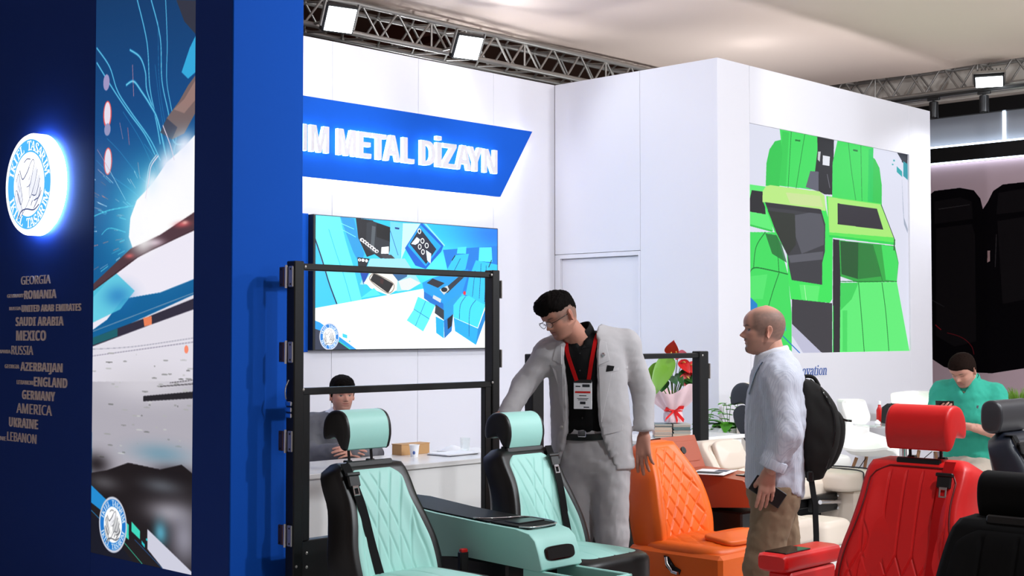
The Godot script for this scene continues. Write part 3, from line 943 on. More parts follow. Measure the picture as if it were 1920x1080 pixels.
func thing(called: String, label: String, category: String, at := Vector3.ZERO, turn := 0.0, group := "") -> Node3D:
	var o := Node3D.new()
	o.name = numbered(called)
	add_child(o)
	o.position = at
	o.rotation.y = turn
	tag(o, label, category, group)
	return o

func tag(o: Node3D, label: String, category: String, group := "") -> Node3D:
	o.set_meta("label", label)
	o.set_meta("category", category)
	if group:
		o.set_meta("group", group)
	return o

func obj(called: String, b, m: Material, parent: Node = null) -> MeshInstance3D:
	var o := MeshInstance3D.new()
	o.mesh = b.mesh() if b is MB else b
	o.material_override = m
	if parent == null:
		o.name = numbered(called)
		add_child(o)
	else:
		o.name = called
		parent.add_child(o, true)
	return o

func single(called: String, b, m: Material, label: String, category: String, at := Vector3.ZERO, turn := 0.0, group := "") -> MeshInstance3D:
	var o := obj(called, b, m)
	o.position = at
	o.rotation.y = turn
	tag(o, label, category, group)
	return o

func struct(called: String, b, m: Material, parent: Node = null) -> MeshInstance3D:
	var o := obj(called, b, m, parent)
	if parent == null:
		o.set_meta("kind", "structure")
	return o

func bx(c: Vector3, s: Vector3, bev := 0.0) -> MB:
	var b := MB.new()
	b.box(c, s, bev)
	return b

func curve(pts: Array, n: int) -> Array:
	# Catmull-Rom through the points (Vector2 or Vector3)
	var out := []
	var m := pts.size() - 1
	for i in n + 1:
		var t := float(i) / n * m
		var k := mini(int(t), m - 1)
		var p0 = pts[maxi(k - 1, 0)]
		var p3 = pts[mini(k + 2, m)]
		out.append(pts[k].cubic_interpolate(pts[k + 1], p0, p3, t - k))
	return out

func lut(tab: Array, x: float) -> float:
	# smooth lookup in [[x, y], ...]
	if x <= tab[0][0]:
		return tab[0][1]
	for i in tab.size() - 1:
		if x <= tab[i + 1][0]:
			var a = tab[i]
			var b = tab[i + 1]
			var pr: float = tab[i - 1][1] if i > 0 else a[1]
			var po: float = tab[i + 2][1] if i + 2 < tab.size() else b[1]
			var p0: float = tab[i - 1][0] if i > 0 else a[0] - (b[0] - a[0])
			var p3: float = tab[i + 2][0] if i + 2 < tab.size() else b[0] + (b[0] - a[0])
			var h: float = b[0] - a[0]
			var m0: float = (b[1] - pr) / (b[0] - p0) * h
			var m1: float = (po - a[1]) / (p3 - a[0]) * h
			var t: float = (x - a[0]) / h
			var t2 := t * t
			var t3 := t2 * t
			return (2 * t3 - 3 * t2 + 1) * a[1] + (t3 - 2 * t2 + t) * m0 + (-2 * t3 + 3 * t2) * b[1] + (t3 - t2) * m1
	return tab[-1][1]

func letter_mesh(s: String, size: float, depth: float, bold := 700, family := "Droid Sans", italic := false) -> TextMesh:
	var f := SystemFont.new()
	f.font_names = PackedStringArray([family])
	f.font_weight = bold
	f.font_italic = italic
	var t := TextMesh.new()
	t.font = f
	t.text = s
	t.font_size = 64
	t.pixel_size = size / 64.0
	t.depth = depth
	t.curve_step = 1.5
	t.horizontal_alignment = HORIZONTAL_ALIGNMENT_LEFT
	t.vertical_alignment = VERTICAL_ALIGNMENT_BOTTOM
	return t

# ---------------------------------------------------------------- flat pictures
func ink_of(c: Array) -> Color:
	return Color8(c[0], c[1], c[2])

func poly_fill(im: Image, pts: PackedVector2Array, c: Color, a := 1.0) -> void:
	var w := im.get_width()
	var h := im.get_height()
	var lo := INF
	var hi := -INF
	for p in pts:
		lo = minf(lo, p.y)
		hi = maxf(hi, p.y)
	var n := pts.size()
	for y in range(maxi(0, int(lo)), mini(h, int(hi) + 1)):
		var yy := y + .5
		var xs := PackedFloat32Array()
		for i in n:
			var p := pts[i]
			var s := pts[(i + 1) % n]
			if (p.y <= yy) != (s.y <= yy):
				xs.append(p.x + (yy - p.y) / (s.y - p.y) * (s.x - p.x))
		xs.sort()
		for k in range(0, xs.size() - 1, 2):
			var x0 := clampi(roundi(xs[k]), 0, w)
			var x1 := clampi(roundi(xs[k + 1]), 0, w)
			if x1 <= x0:
				continue
			if a >= .99:
				im.fill_rect(Rect2i(x0, y, x1 - x0, 1), c)
			else:
				for x in range(x0, x1):
					im.set_pixel(x, y, im.get_pixel(x, y).lerp(c, a))

func oval(cx: float, cy: float, rx: float, ry: float, n := 28) -> PackedVector2Array:
	var o := PackedVector2Array()
	for i in n:
		o.append(Vector2(cx + rx * cos(TAU * i / n), cy + ry * sin(TAU * i / n)))
	return o

func stroke(im: Image, pts: Array, w: float, c: Color) -> void:
	var s := curve(pts, maxi(1, (pts.size() - 1) * 6)) if pts.size() > 2 else pts
	for i in s.size() - 1:
		var d: Vector2 = (s[i + 1] - s[i])
		if d.length() < .01:
			continue
		var n := Vector2(-d.y, d.x).normalized() * w / 2
		var e := d.normalized() * w * .25
		poly_fill(im, PackedVector2Array([s[i] - e - n, s[i + 1] + e - n, s[i + 1] + e + n, s[i] - e + n]), c)

func paint(im: Image, ops: Array, emblem: Image = null) -> void:
	var w := im.get_width() / 1000.0
	var h := im.get_height() / 1000.0
	for op in ops:
		var c := ink_of(op[1])
		var k: Array = op[3]
		match op[0]:
			"p", "l":
				var pts := []
				for i in range(0, k.size(), 2):
					pts.append(Vector2(k[i] * w, k[i + 1] * h))
				if op[0] == "p":
					poly_fill(im, PackedVector2Array(pts), c, op[2] if op[2] > 0 else 1.0)
				else:
					stroke(im, pts, op[2] * im.get_width() / 1100.0, c)
			"e":
				poly_fill(im, oval(k[0] * w, k[1] * h, k[2] * w, k[3] * h), c)
			"b":
				var cx: float = k[0] * w
				var cy: float = k[1] * h
				var rx: float = k[2] * w
				var ry: float = k[3] * h
				for y in range(maxi(0, int(cy - ry * 2)), mini(im.get_height(), int(cy + ry * 2))):
					for x in range(maxi(0, int(cx - rx * 2)), mini(im.get_width(), int(cx + rx * 2))):
						var q := Vector2((x - cx) / rx, (y - cy) / ry).length_squared()
						var a := minf(1.0, op[2] * exp(-q * 1.3))
						if a > .01:
							im.set_pixel(x, y, im.get_pixel(x, y).lerp(c, a))
			"logo":
				var e := emblem.duplicate()
				e.resize(int(k[2] * 2 * w), int(k[3] * 2 * h), Image.INTERPOLATE_LANCZOS)
				im.blend_rect(e, Rect2i(Vector2i.ZERO, e.get_size()), Vector2i(int((k[0] - k[2]) * w), int((k[1] - k[3]) * h)))

func stamp(im: Image, s: String, at: Vector2, ang: float, size: float, c: Color, bold := 700, family := "Droid Serif") -> float:
	# print one letter: its outline's triangles filled in; returns its advance
	var t := letter_mesh(s, size, 0.0, bold, family)
	var arr := t.get_mesh_arrays()
	var v: PackedVector3Array = arr[Mesh.ARRAY_VERTEX]
	var ix = arr[Mesh.ARRAY_INDEX]
	var bb := t.get_aabb()
	var mid := bb.position.x + bb.size.x / 2
	var r := Vector2.RIGHT.rotated(ang)
	var u := Vector2.UP.rotated(ang)
	for i in range(0, ix.size(), 3):
		var ps := PackedVector2Array()
		for k in 3:
			var p := v[ix[i + k]]
			ps.append(at + r * (p.x - mid) + u * (p.y - size * .25 - size * .36))
		poly_fill(im, ps, c)
	return bb.size.x

func make_emblem(n: int, blue: Color, ink: Color, rim: Color) -> Image:
	# round badge: blue ring with the name twice, two clasped hands in the middle
	var im := Image.create(n, n, false, Image.FORMAT_RGBA8)
	im.fill(Color(rim, 0))
	var s := n / 2.0
	poly_fill(im, oval(s, s, s * .99, s * .99, 90), rim)
	poly_fill(im, oval(s, s, s * .9, s * .9, 90), blue)
	poly_fill(im, oval(s, s, s * .645, s * .645, 90), Color.WHITE)
	var word := "IKIEL TASARIM"
	for i in word.length():
		if word[i] == " ":
			continue
		var a := deg_to_rad(-72 + 144.0 * i / (word.length() - 1))
		stamp(im, word[i], Vector2(s + sin(a) * s * .775, s - cos(a) * s * .775), a, s * .27, Color.WHITE)
		var b := deg_to_rad(-68 + 136.0 * i / (word.length() - 1))
		stamp(im, word[i], Vector2(s + sin(b) * s * .775, s + cos(b) * s * .775), -b, s * .27, Color.WHITE)
	# engraved drawing of the hands
	var grey := Color.WHITE.lerp(ink, .22)
	var P := func(l: Array) -> PackedVector2Array:
		var o := PackedVector2Array()
		for i in range(0, l.size(), 2):
			o.append(Vector2(l[i], l[i + 1]) * n / 657.0)
		return o
	var L := func(l: Array, w: float) -> void:
		var o := []
		for i in range(0, l.size(), 2):
			o.append(Vector2(l[i], l[i + 1]) * n / 657.0)
		stroke(im, o, w * .8 * n / 657.0, ink)
	poly_fill(im, P.call([205, 300, 240, 290, 300, 250, 330, 215, 350, 190, 385, 170, 400, 200, 375, 260, 345, 330, 300, 350, 230, 330]), Color(.95, .95, .97))
	for f in [[150, 300, 185, 250, 215, 330, 245, 425, 215, 455, 170, 380], [130, 400, 160, 360, 235, 480, 250, 520, 225, 530, 160, 470], [335, 330, 385, 250, 430, 215, 445, 240, 410, 330, 350, 420], [375, 400, 440, 290, 470, 270, 480, 300, 430, 400, 360, 470], [430, 380, 480, 330, 490, 360, 460, 430, 400, 490]]:
		poly_fill(im, P.call(f), grey)
	# short hatching between the fingers
	for i in 26:
		var hx := 150 + 13 * i
		var hy := 300 + 150 * absf(sin(i * 1.7))
		stroke(im, [Vector2(hx, hy) * n / 657.0, Vector2(hx + 16, hy - 34) * n / 657.0], 2.5 * n / 657.0, Color.WHITE.lerp(ink, .55))
	for l in [[[150, 300, 185, 250, 215, 330, 245, 425], 6], [[170, 380, 215, 455, 245, 425], 7], [[130, 400, 160, 360, 235, 480, 250, 520], 6], [[300, 345, 345, 330, 375, 260, 400, 200, 385, 170, 350, 190, 300, 250], 6], [[335, 330, 345, 420, 410, 330, 445, 240], 7], [[375, 400, 430, 400, 480, 300], 8], [[400, 490, 460, 430, 490, 360], 9], [[200, 230, 240, 290, 300, 250, 330, 215], 10], [[260, 180, 300, 160, 345, 165], 8], [[215, 545, 300, 470, 345, 420], 6], [[180, 545, 230, 500, 300, 490, 400, 500, 470, 470], 12], [[400, 440, 470, 420, 500, 380], 10], [[170, 520, 200, 560], 5], [[360, 470, 380, 440], 9], [[185, 330, 205, 370], 4], [[330, 300, 350, 270], 4]]:
		L.call(l[0], l[1])
	return im

func picture(im: Image) -> ImageTexture:
	return ImageTexture.create_from_image(im)

func screen_mat(im: Image, e: float) -> StandardMaterial3D:
	var m := mat(Color(.02, .02, .02), .35)
	m.emission_enabled = true
	m.emission = Color.BLACK
	m.emission_texture = picture(im)
	m.emission_energy_multiplier = e
	m.texture_repeat = false
	return m

func quad_xy(w: float, h: float) -> MB:
	# a sheet with its lower left corner at the origin, facing +z
	var b := MB.new()
	b.add(Vector3(0, 0, 0), Vector2(0, 1))
	b.add(Vector3(0, h, 0), Vector2(0, 0))
	b.add(Vector3(w, h, 0), Vector2(1, 0))
	b.add(Vector3(w, 0, 0), Vector2(1, 1))
	b.q(0, 1, 2, 3)
	return b

func text_fit(s: String, w: float, cap: float, depth: float, bold := 700, family := "Droid Sans", shear := 0.0) -> ArrayMesh:
	# lettering w wide with capitals cap high, from the origin along +x, facing +z
	var t := letter_mesh(s, 1.0, .1, bold, family)
	var arr := t.get_mesh_arrays()
	var v: PackedVector3Array = arr[Mesh.ARRAY_VERTEX]
	var lo := INF
	var hi := -INF
	for p in v:
		lo = minf(lo, p.x)
		hi = maxf(hi, p.x)
	for i in v.size():
		var y := (v[i].y - .25) / .714 * cap
		v[i] = Vector3((v[i].x - lo) / (hi - lo) * w + y * shear, y, v[i].z / .1 * depth)
	var out := []
	out.resize(Mesh.ARRAY_MAX)
	out[Mesh.ARRAY_VERTEX] = v
	out[Mesh.ARRAY_NORMAL] = arr[Mesh.ARRAY_NORMAL]
	out[Mesh.ARRAY_INDEX] = arr[Mesh.ARRAY_INDEX]
	var m := ArrayMesh.new()
	m.add_surface_from_arrays(Mesh.PRIMITIVE_TRIANGLES, out)
	return m

func board_letter(s: String, w: float, cap: float, depth: float):
	# the board's plain upright strokes are bars, the other letters come from the font
	if s != "I" and s != "İ":
		return text_fit(s, w, cap, depth)
	var b := bx(Vector3(w / 2, cap / 2, 0), Vector3(w, cap, depth), .001)
	if s == "İ":
		b.box(Vector3(w / 2, cap * 1.18, 0), Vector3(w, cap * .16, depth), .001)
	return b

# ---------------------------------------------------------------- the booth
const BACK_Z := -8.697
const SIDE_X := 9.645
const FRONT_Z := -6.786

func build_shell() -> void:
	# floor and ceiling
	var fl := struct("floor", bx(Vector3(8, -.05, -6), Vector3(34, .1, 34)), M.floor)
	var cl := MB.new()
	var wob := FastNoiseLite.new()
	wob.seed = 5
	wob.frequency = .35
	cl.slab(60, 40, func(a, b): return Vector3(lerpf(-6, 13.9, a), 4.5 + .025 * wob.get_noise_2d(a * 19.9, b * 14.2), lerpf(-9.2, 6, b)), Vector3(0, .04, 0))
	struct("ceiling", cl, M.ceiling)
	# white panelled wall at the back
	var w := Node3D.new()
	w.name = "wall_back"
	w.set_meta("kind", "structure")
	add_child(w)
	var xs := [4.295, 5.01, 5.96, 6.915, 7.865, 8.80, SIDE_X]
	for i in xs.size() - 1:
		obj("panel", bx(Vector3((xs[i] + xs[i + 1]) / 2, 2, BACK_Z - .03), Vector3(xs[i + 1] - xs[i] - .003, 4, .06), .002), M.wall, w)
	obj("backing", bx(Vector3(6.97, 1.99, BACK_Z - .07), Vector3(5.35, 3.98, .02)), M.seam, w)
	obj("blue_panel", bx(Vector3(5.48, 2.002, BACK_Z + .006), Vector3(2.37, 1.116, .012), .002), M.blue, w)
	# side wall with the store-room door
	w = Node3D.new()
	w.name = "wall_side"
	w.set_meta("kind", "structure")
	add_child(w)
	obj("panel", bx(Vector3(SIDE_X + .03, 3.176, -8.172), Vector3(.06, 1.648, 1.047), .002), M.wall, w)
	obj("panel", bx(Vector3(SIDE_X + .03, 2, -7.217), Vector3(.06, 4, .858), .002), M.wall, w)
	obj("backing", bx(Vector3(SIDE_X + .09, 1.99, -7.75), Vector3(.02, 3.98, 1.85)), M.seam, w)
	var d := Node3D.new()
	d.name = "door_1"
	d.set_meta("kind", "structure")
	add_child(d)
	var fr := MB.new()
	fr.box(Vector3(SIDE_X + .025, 1.175, -8.665), Vector3(.05, 2.345, .066), .003)
	fr.box(Vector3(SIDE_X + .025, 1.175, -7.662), Vector3(.05, 2.345, .026), .003)
	fr.box(Vector3(SIDE_X + .025, 2.328, -8.155), Vector3(.05, .04, .96), .003)
	obj("door_frame", fr, M.wall, d)
	obj("door_leaf", bx(Vector3(SIDE_X + .05, 1.155, -8.155), Vector3(.03, 2.3, .955), .003), M.wall, d)
	# wall that carries the large screen
	w = Node3D.new()
	w.name = "wall_right"
	w.set_meta("kind", "structure")
	add_child(w)
	obj("panel", bx(Vector3(9.891, 2, FRONT_Z - .03), Vector3(.489, 4, .06), .002), M.wall, w)
	obj("panel", bx(Vector3(11.629, 3.741, FRONT_Z - .03), Vector3(2.98, .518, .06), .002), M.wall, w)
	obj("panel", bx(Vector3(11.629, .704, FRONT_Z - .03), Vector3(2.98, 1.408, .06), .002), M.wall, w)
	obj("panel", bx(Vector3(13.36, 2, FRONT_Z - .03), Vector3(.48, 4, .06), .002), M.wall, w)
	obj("backing", bx(Vector3(11.62, 1.99, FRONT_Z - .09), Vector3(3.92, 3.98, .02)), M.seam, w)
	obj("end_panel", bx(Vector3(13.57, 2, -7.75), Vector3(.06, 4, 1.8), .002), M.wall, w)
	# blue tower wall at the left
	w = Node3D.new()
	w.name = "wall_left"
	w.set_meta("kind", "structure")
	add_child(w)
	obj("core", bx(Vector3(4.078, 2, -7.45), Vector3(.41, 4, 3.58)), M.seam, w)
	obj("blue_panel", bx(Vector3(4.078, 2, -5.653), Vector3(.435, 4, .012), .002), M.blue, w)
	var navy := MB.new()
	# the side face, its shade put into the colour, leaves an opening for the upright screen
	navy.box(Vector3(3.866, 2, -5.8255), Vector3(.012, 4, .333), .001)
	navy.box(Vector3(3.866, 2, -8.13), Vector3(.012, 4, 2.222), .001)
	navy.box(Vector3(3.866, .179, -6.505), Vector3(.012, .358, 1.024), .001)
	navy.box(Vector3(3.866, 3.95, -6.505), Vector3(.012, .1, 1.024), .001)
	obj("shaded_blue_panel", navy, M.navy, w)
	obj("white_panel", bx(Vector3(4.289, 2, -7.45), Vector3(.012, 4, 3.58), .002), M.wall, w)
	# dim hall beyond the booth
	w = Node3D.new()
	w.name = "wall_hall"
	w.set_meta("kind", "structure")
	add_child(w)
	obj("rear_cladding", bx(Vector3(9, 4, -15.5), Vector3(32, 8.2, .2)), M.hall, w)
	obj("roof_cladding", bx(Vector3(9, 8, -12.4), Vector3(32, .2, 6.5)), M.hall, w)
	for i in 9:
		obj("girder", bx(Vector3(4.6 + i * 1.25, 5.7 + .25 * (i % 3), -12.6), Vector3(.16, .22, 5.4), .01), M.girder, w)
	for i in 4:
		obj("purlin", bx(Vector3(9, 5.2 + .28 * i, -10.6 - 1.1 * i), Vector3(16, .12, .14), .01), M.girder, w)

func truss(a: Vector3, b: Vector3, up: float, deep: Vector3, label: String) -> void:
	# box truss: four chords and zigzag braces; a and b are on the front lower chord
	var t := thing("lighting_truss", label, "truss", a)
	var l := b - a
	var n := roundi(l.length() / .42)
	var c := [Vector3.ZERO, Vector3.UP * up, deep, deep + Vector3.UP * up]
	for k in c:
		var m := MB.new()
		m.tube([k, k + l], .025, 10)
		obj("chord", m, M.alu, t)
	for s in [[0, 1], [2, 3], [0, 2], [1, 3]]:
		for i in n:
			var m := MB.new()
			var p: Vector3 = c[s[0]] + l * (float(i) / n)
			var r: Vector3 = c[s[1]] + l * ((i + .5) / n)
			var e: Vector3 = c[s[0]] + l * (float(i + 1) / n)
			m.tube([p, r], .011, 6, false)
			m.tube([r, e], .011, 6, false)
			obj("brace", m, M.alu, t)
	for i in range(0, n, 3):
		var m := MB.new()
		m.tube([c[0] + l * ((i + .5) / n), c[1] + l * ((i + .5) / n)], .011, 6, false)
		obj("upright", m, M.alu, t)

func floodlight(at: Vector3, aim: Vector3, label: String, power: float, sz := .25, angle := 60.0, hang := Vector3.ZERO) -> Node3D:
	# square LED floodlight on a stirrup
	var t := thing("floodlight", label, "lamp", at, 0.0, "floodlights on the trusses")
	var z := (aim - at).normalized()
	t.basis = Basis.looking_at(-z, Vector3.UP)
	obj("housing", bx(Vector3(0, 0, -.035), Vector3(sz * 1.14, sz * .96, .07), .012), M.black, t)
	var fins := MB.new()
	for i in 7:
		fins.box(Vector3((i - 3) * sz * .14, 0, -.085), Vector3(.008, sz * .7, .04))
	obj("cooling_fins", fins, M.black, t)
	obj("lamp_glass", bx(Vector3(0, 0, .004), Vector3(sz, sz * .82, .008), .003), M.lamp, t)
	var st := MB.new()
	st.box(Vector3(-sz * .6, sz * .15, -.03), Vector3(.012, sz * .9, .03))
	st.box(Vector3(sz * .6, sz * .15, -.03), Vector3(.012, sz * .9, .03))
	st.box(Vector3(0, sz * .6, -.03), Vector3(sz * 1.2, .012, .03))
	obj("bracket", st, M.alu, t)
	if hang != Vector3.ZERO:
		var cl := MB.new()
		cl.tube([Vector3(0, 0, -.08), t.transform.affine_inverse() * hang], .012, 8)
		obj("clamp_arm", cl, M.alu, t)
	if power > 0:
		var s := SpotLight3D.new()
		s.name = "flood_beam"
		t.add_child(s, true)
		s.position = Vector3(0, 0, .03)
		s.rotation.y = PI
		s.light_energy = power
		s.light_color = M.lampcol
		s.light_size = sz * .45
		s.spot_angle = angle
		s.spot_angle_attenuation = .6 if angle < 80 else .35
		s.spot_range = 30
		s.spot_attenuation = 2
		s.shadow_enabled = true
	return t

func build_signs() -> void:
	# upright LED wall
	var im := Image.create(512, 1536, false, Image.FORMAT_RGBA8)
	for y in 1536:
		var f := y / 1536.0
		var c := Color8(20, 52, 92).lerp(Color8(24, 78, 138), clampf(f * 3, 0, 1)).lerp(Color8(20, 100, 155), clampf(f * 3 - 1, 0, 1))
		im.fill_rect(Rect2i(0, y, 512, 1), c)
	paint(im, LED_ART, emblem)
	im.resize(240, 720, Image.INTERPOLATE_LANCZOS)
	var t := thing("led_wall_screen", "tall narrow LED screen showing welding sparks, set into the shade-darkened blue wall", "screen", Vector3(3.862, .358, -5.993))
	var q := quad_xy(1.025, 3.542)
	var s := obj("screen", q, screen_mat(im, 1.0), t)
	s.rotation.y = -PI / 2
	s.position = Vector3(0, 0, -1.025)
	obj("cabinet", bx(Vector3(.0085, 1.771, -.5125), Vector3(.009, 3.54, 1.023)), M.black, t)
	area(Vector3(3.82, 2.0, -6.5), Vector3(-1, 0, 0), Vector2(1.0, 3.4), Color(.62, .8, 1), .35)
	# lit round badge
	t = thing("round_badge_sign", "round glowing white badge with a blue ring and clasped hands", "sign", Vector3(3.86, 2.483, -7.604))
	var bz := Basis(Vector3(0, 0, 1), Vector3(-1, 0, 0), Vector3(0, -1, 0))
	var dr := MB.new()
	dr.lathe([Vector2(.25, .025), Vector2(.305, .025), Vector2(.305, .09), Vector2(.3, .098), Vector2(.29, .1)], 64, Vector3.ZERO, bz)
	obj("drum", dr, glow(Color(.96, .98, 1), 1.5), t)
	var hl := MB.new()
	hl.lathe([Vector2(.2, .008), Vector2(.285, .008), Vector2(.285, .022), Vector2(.2, .022)], 48, Vector3.ZERO, bz)
	obj("halo_led", hl, glow(Color(.6, .78, 1), 40), t)
	var fc := MB.new()
	fc.flat(range(64).map(func(i): return Vector3(-.1015, sin(TAU * i / 64) * .298, cos(TAU * i / 64) * .298)))
	for i in 64:
		fc.uv[1 + i] = Vector2(.5 + cos(TAU * i / 64) * .5, .5 - sin(TAU * i / 64) * .5)
	fc.fix(0)
	var lit := make_emblem(700, Color8(70, 165, 240), Color8(70, 80, 120), Color.WHITE)
	obj("face_light", fc, screen_mat(lit, 1.35), t)
	area(Vector3(3.7, 2.481, -7.604), Vector3(-1, 0, 0), Vector2(.5, .5), Color(.75, .86, 1), .06)
	# names of countries on the shade-darkened blue wall
	t = thing("country_lettering", "pale raised country names in mixed sizes on the shade-darkened blue wall", "lettering", Vector3(3.86, 0, 0))
	for r in NAMES:
		var o := obj("word", text_fit(r[0], r[2] - r[1], r[4], .006, 700 if r[5] else 400), M.letters, t)
		o.position = Vector3(-.004, r[3], r[1])
		o.rotation.y = -PI / 2 + PI
		o.rotation.y = -PI / 2
	# blue name board with halo-lit letters
	t = thing("name_board", "blue name board with slanted end and glowing white letters", "sign", Vector3(0, 0, BACK_Z))
	var bd := MB.new()
	bd.prism([Vector2(4.4, 3.494), Vector2(9.23, 3.494), Vector2(8.80, 2.846), Vector2(4.4, 2.846)], .03, Transform3D(Basis.IDENTITY, Vector3(0, 0, .075)))
	obj("board", bd, M.blue, t)
	var led := MB.new()
	led.box(Vector3(6.58, 2.866, .045), Vector3(4.3, .02, .02))
	obj("lower_led_strip", led, glow(Color(.93, .96, 1), 38), t)
	led = MB.new()
	led.tube([Vector3(8.79, 2.88, .045), Vector3(9.18, 3.47, .045)], .008, 6)
	obj("end_led_strip", led, glow(Color(.93, .96, 1), 32), t)
	led = MB.new()
	led.box(Vector3(6.8, 3.475, .045), Vector3(4.7, .012, .012))
	obj("upper_led_strip", led, glow(Color(.93, .96, 1), 1.5), t)
	for r in BOARD:
		var ch := obj("letter", board_letter(r[0], r[2] - r[1], r[4], .035), M.letterglow, t)
		ch.position = Vector3(r[1], r[3], .122)
		var fa := obj("letter_face", board_letter(r[0], (r[2] - r[1]) * .985, r[4] * .985, .006), M.face, ch)
		fa.position = Vector3((r[2] - r[1]) * .008, r[4] * .008, .021)
	# television
	im = Image.create(1280, 720, false, Image.FORMAT_RGBA8)
	paint(im, TV_ART, emblem)
	t = thing("wall_television", "large flat television with blue car seats on its picture", "television", Vector3(6.665, 1.455, BACK_Z))
	obj("housing", bx(Vector3(1.06, .549, .04), Vector3(2.12, 1.1, .072), .004), M.black, t)
	s = obj("screen", quad_xy(2.085, 1.083), screen_mat(im, 1.3), t)
	s.position = Vector3(.022, .008, .0775)
	area(Vector3(7.72, 2.0, BACK_Z + .12), Vector3(0, 0, 1), Vector2(2.0, 1.0), Color(.6, .86, 1), .45)
	# green picture screen
	im = Image.create(1024, 712, false, Image.FORMAT_RGBA8)
	paint(im, GREEN_ART, emblem)
	t = thing("picture_screen", "large screen showing bright green seats with folding tables", "screen", Vector3(10.137, 1.408, FRONT_Z - .02))
	s = obj("screen", quad_xy(2.983, 2.074), screen_mat(im, 1.0), t)
	obj("cabinet", bx(Vector3(1.49, 1.037, -.02), Vector3(2.98, 2.07, .035)), M.black, t)
	area(Vector3(11.63, 2.44, FRONT_Z + .05), Vector3(0, 0, 1), Vector2(2.9, 2.0), Color(.6, 1, .66), .5)
	# motto on the wall below it
	t = thing("wall_motto", "blue italic serif lettering on the white wall under the green screen", "lettering", Vector3(0, 0, FRONT_Z + .003))
	var wd := obj("word", text_fit("innovation", .645, .088, .005, 400, "Droid Serif", .22), M.motto, t)
	wd.position = Vector3(10.77, 1.195, 0)

func area(at: Vector3, towards: Vector3, size: Vector2, c: Color, e: float) -> void:
	var l := AreaLight3D.new()
	l.name = numbered("screen_light")
	add_child(l)
	l.position = at
	l.basis = Basis.looking_at(towards, Vector3.UP)
	l.area_size = size
	l.area_normalize_energy = true
	l.light_color = c
	l.light_energy = e
	l.area_range = 25
	l.area_attenuation = 2
	l.shadow_enabled = true

func build_neighbour() -> void:
	# the next stand behind the right-hand truss
	var w := Node3D.new()
	w.name = "wall_far"
	w.set_meta("kind", "structure")
	add_child(w)
	var z := -6.6
	obj("valance", bx(Vector3(14.4, 4.44, -6.9), Vector3(.03, .4, 4.6)), M.cream, w)
	obj("soffit", bx(Vector3(16.05, 4.62, z), Vector3(.1, .3, 5)), M.cream, w)
	obj("black_fascia", bx(Vector3(16.02, 4.405, z), Vector3(.1, .17, 5)), M.black, w)
	obj("black_band", bx(Vector3(16.0, 3.835, z), Vector3(.14, .19, 5)), M.black, w)
	obj("back_panel", bx(Vector3(16.06, 1.87, z), Vector3(.1, 3.74, 5)), M.mauve, w)
	var k := 0
	for zz in [-8.82, -7.62, -6.42, -5.22]:
		obj("ribbed_panel", bx(Vector3(16.03, 4.13, zz), Vector3(.03, .37, 1.16)), M.ribbed, w)
		obj("light_bar", bx(Vector3(16.02, 4.13, zz + .6), Vector3(.03, .37, .035)), M.softlamp, w)
	obj("light_strip", bx(Vector3(15.96, 3.944, z), Vector3(.05, .016, 5)), M.softlamp, w)
	obj("light_strip", bx(Vector3(15.95, 3.735, z), Vector3(.05, .016, 5)), M.softlamp, w)
	var im := Image.create(800, 1024, false, Image.FORMAT_RGBA8)
	im.fill(Color8(186, 161, 168))
	paint(im, PRINT_ART)
	var m := mat(Color.WHITE, .9, 0.0, .1)
	m.albedo_texture = picture(im)
	m.texture_repeat = false
	var t := thing("seat_poster", "tall wall print of two black coach seats on mauve", "poster", Vector3(15.98, 0, -5.3))
	var s := obj("print", quad_xy(2.85, 3.72), m, t)
	s.rotation.y = -PI / 2
	s.position = Vector3(0, 0, -2.85)
	obj("board", bx(Vector3(.011, 1.86, -1.425), Vector3(.02, 3.72, 2.85)), M.mauve, t)
	# small notice at the wall end
	t = thing("door_notice", "small white notice with a red mark at the wall end", "sign", Vector3(13.66, 2.12, -6.85))
	obj("sheet", bx(Vector3.ZERO, Vector3(.1, .2, .012), .001), M.paper, t)
	obj("red_mark", bx(Vector3(.02, 0, .0065), Vector3(.03, .045, .002)), mat(Color(.8, .1, .15), .5), t)
	# spotlights on a black track
	t = thing("light_track", "black lighting track under the right truss", "track", Vector3(13.96, 4.222, -6.2))
	obj("rail", bx(Vector3.ZERO, Vector3(.035, .03, 3.4), .003), M.black, t)
	for p in [[-6.92, "black cylinder spotlight on the track at the white wall end"], [-6.34, "black cylinder spotlight on the track under the floodlight"]]:
		t = thing("track_spotlight", p[1], "lamp", Vector3(13.96, 4.206, p[0]), 0.0, "track spotlights")
		obj("adapter", bx(Vector3(0, -.015, 0), Vector3(.04, .03, .14), .004), M.black, t)
		var m2 := MB.new()
		m2.tube([Vector3(0, -.02, 0), Vector3(0, -.06, 0)], .015, 10)
		obj("stem", m2, M.black, t)
		m2 = MB.new()
		m2.lathe([Vector2(.03, -.04), Vector2(.047, -.045), Vector2(.05, -.055), Vector2(.05, -.22), Vector2(.046, -.225), Vector2(.044, -.21)], 24)
		obj("barrel", m2, M.satin, t)
		m2 = MB.new()
		m2.lathe([Vector2(.001, -.2), Vector2(.042, -.2), Vector2(.042, -.205), Vector2(.001, -.205)], 20)
		obj("lamp_lens", m2, M.softlamp, t)

# ---------------------------------------------------------------- vehicle seats
func srect(w: float, l: float, n: int, e := 5.0) -> Array:
	# rounded outline in the xz plane
	var o := []
	for i in n:
		var a := TAU * i / n
		var c := cos(a)
		var s := sin(a)
		var k := pow(pow(absf(c), e) + pow(absf(s), e), -1.0 / e)
		o.append(Vector2(c * k * w / 2, s * k * l / 2))
	return o

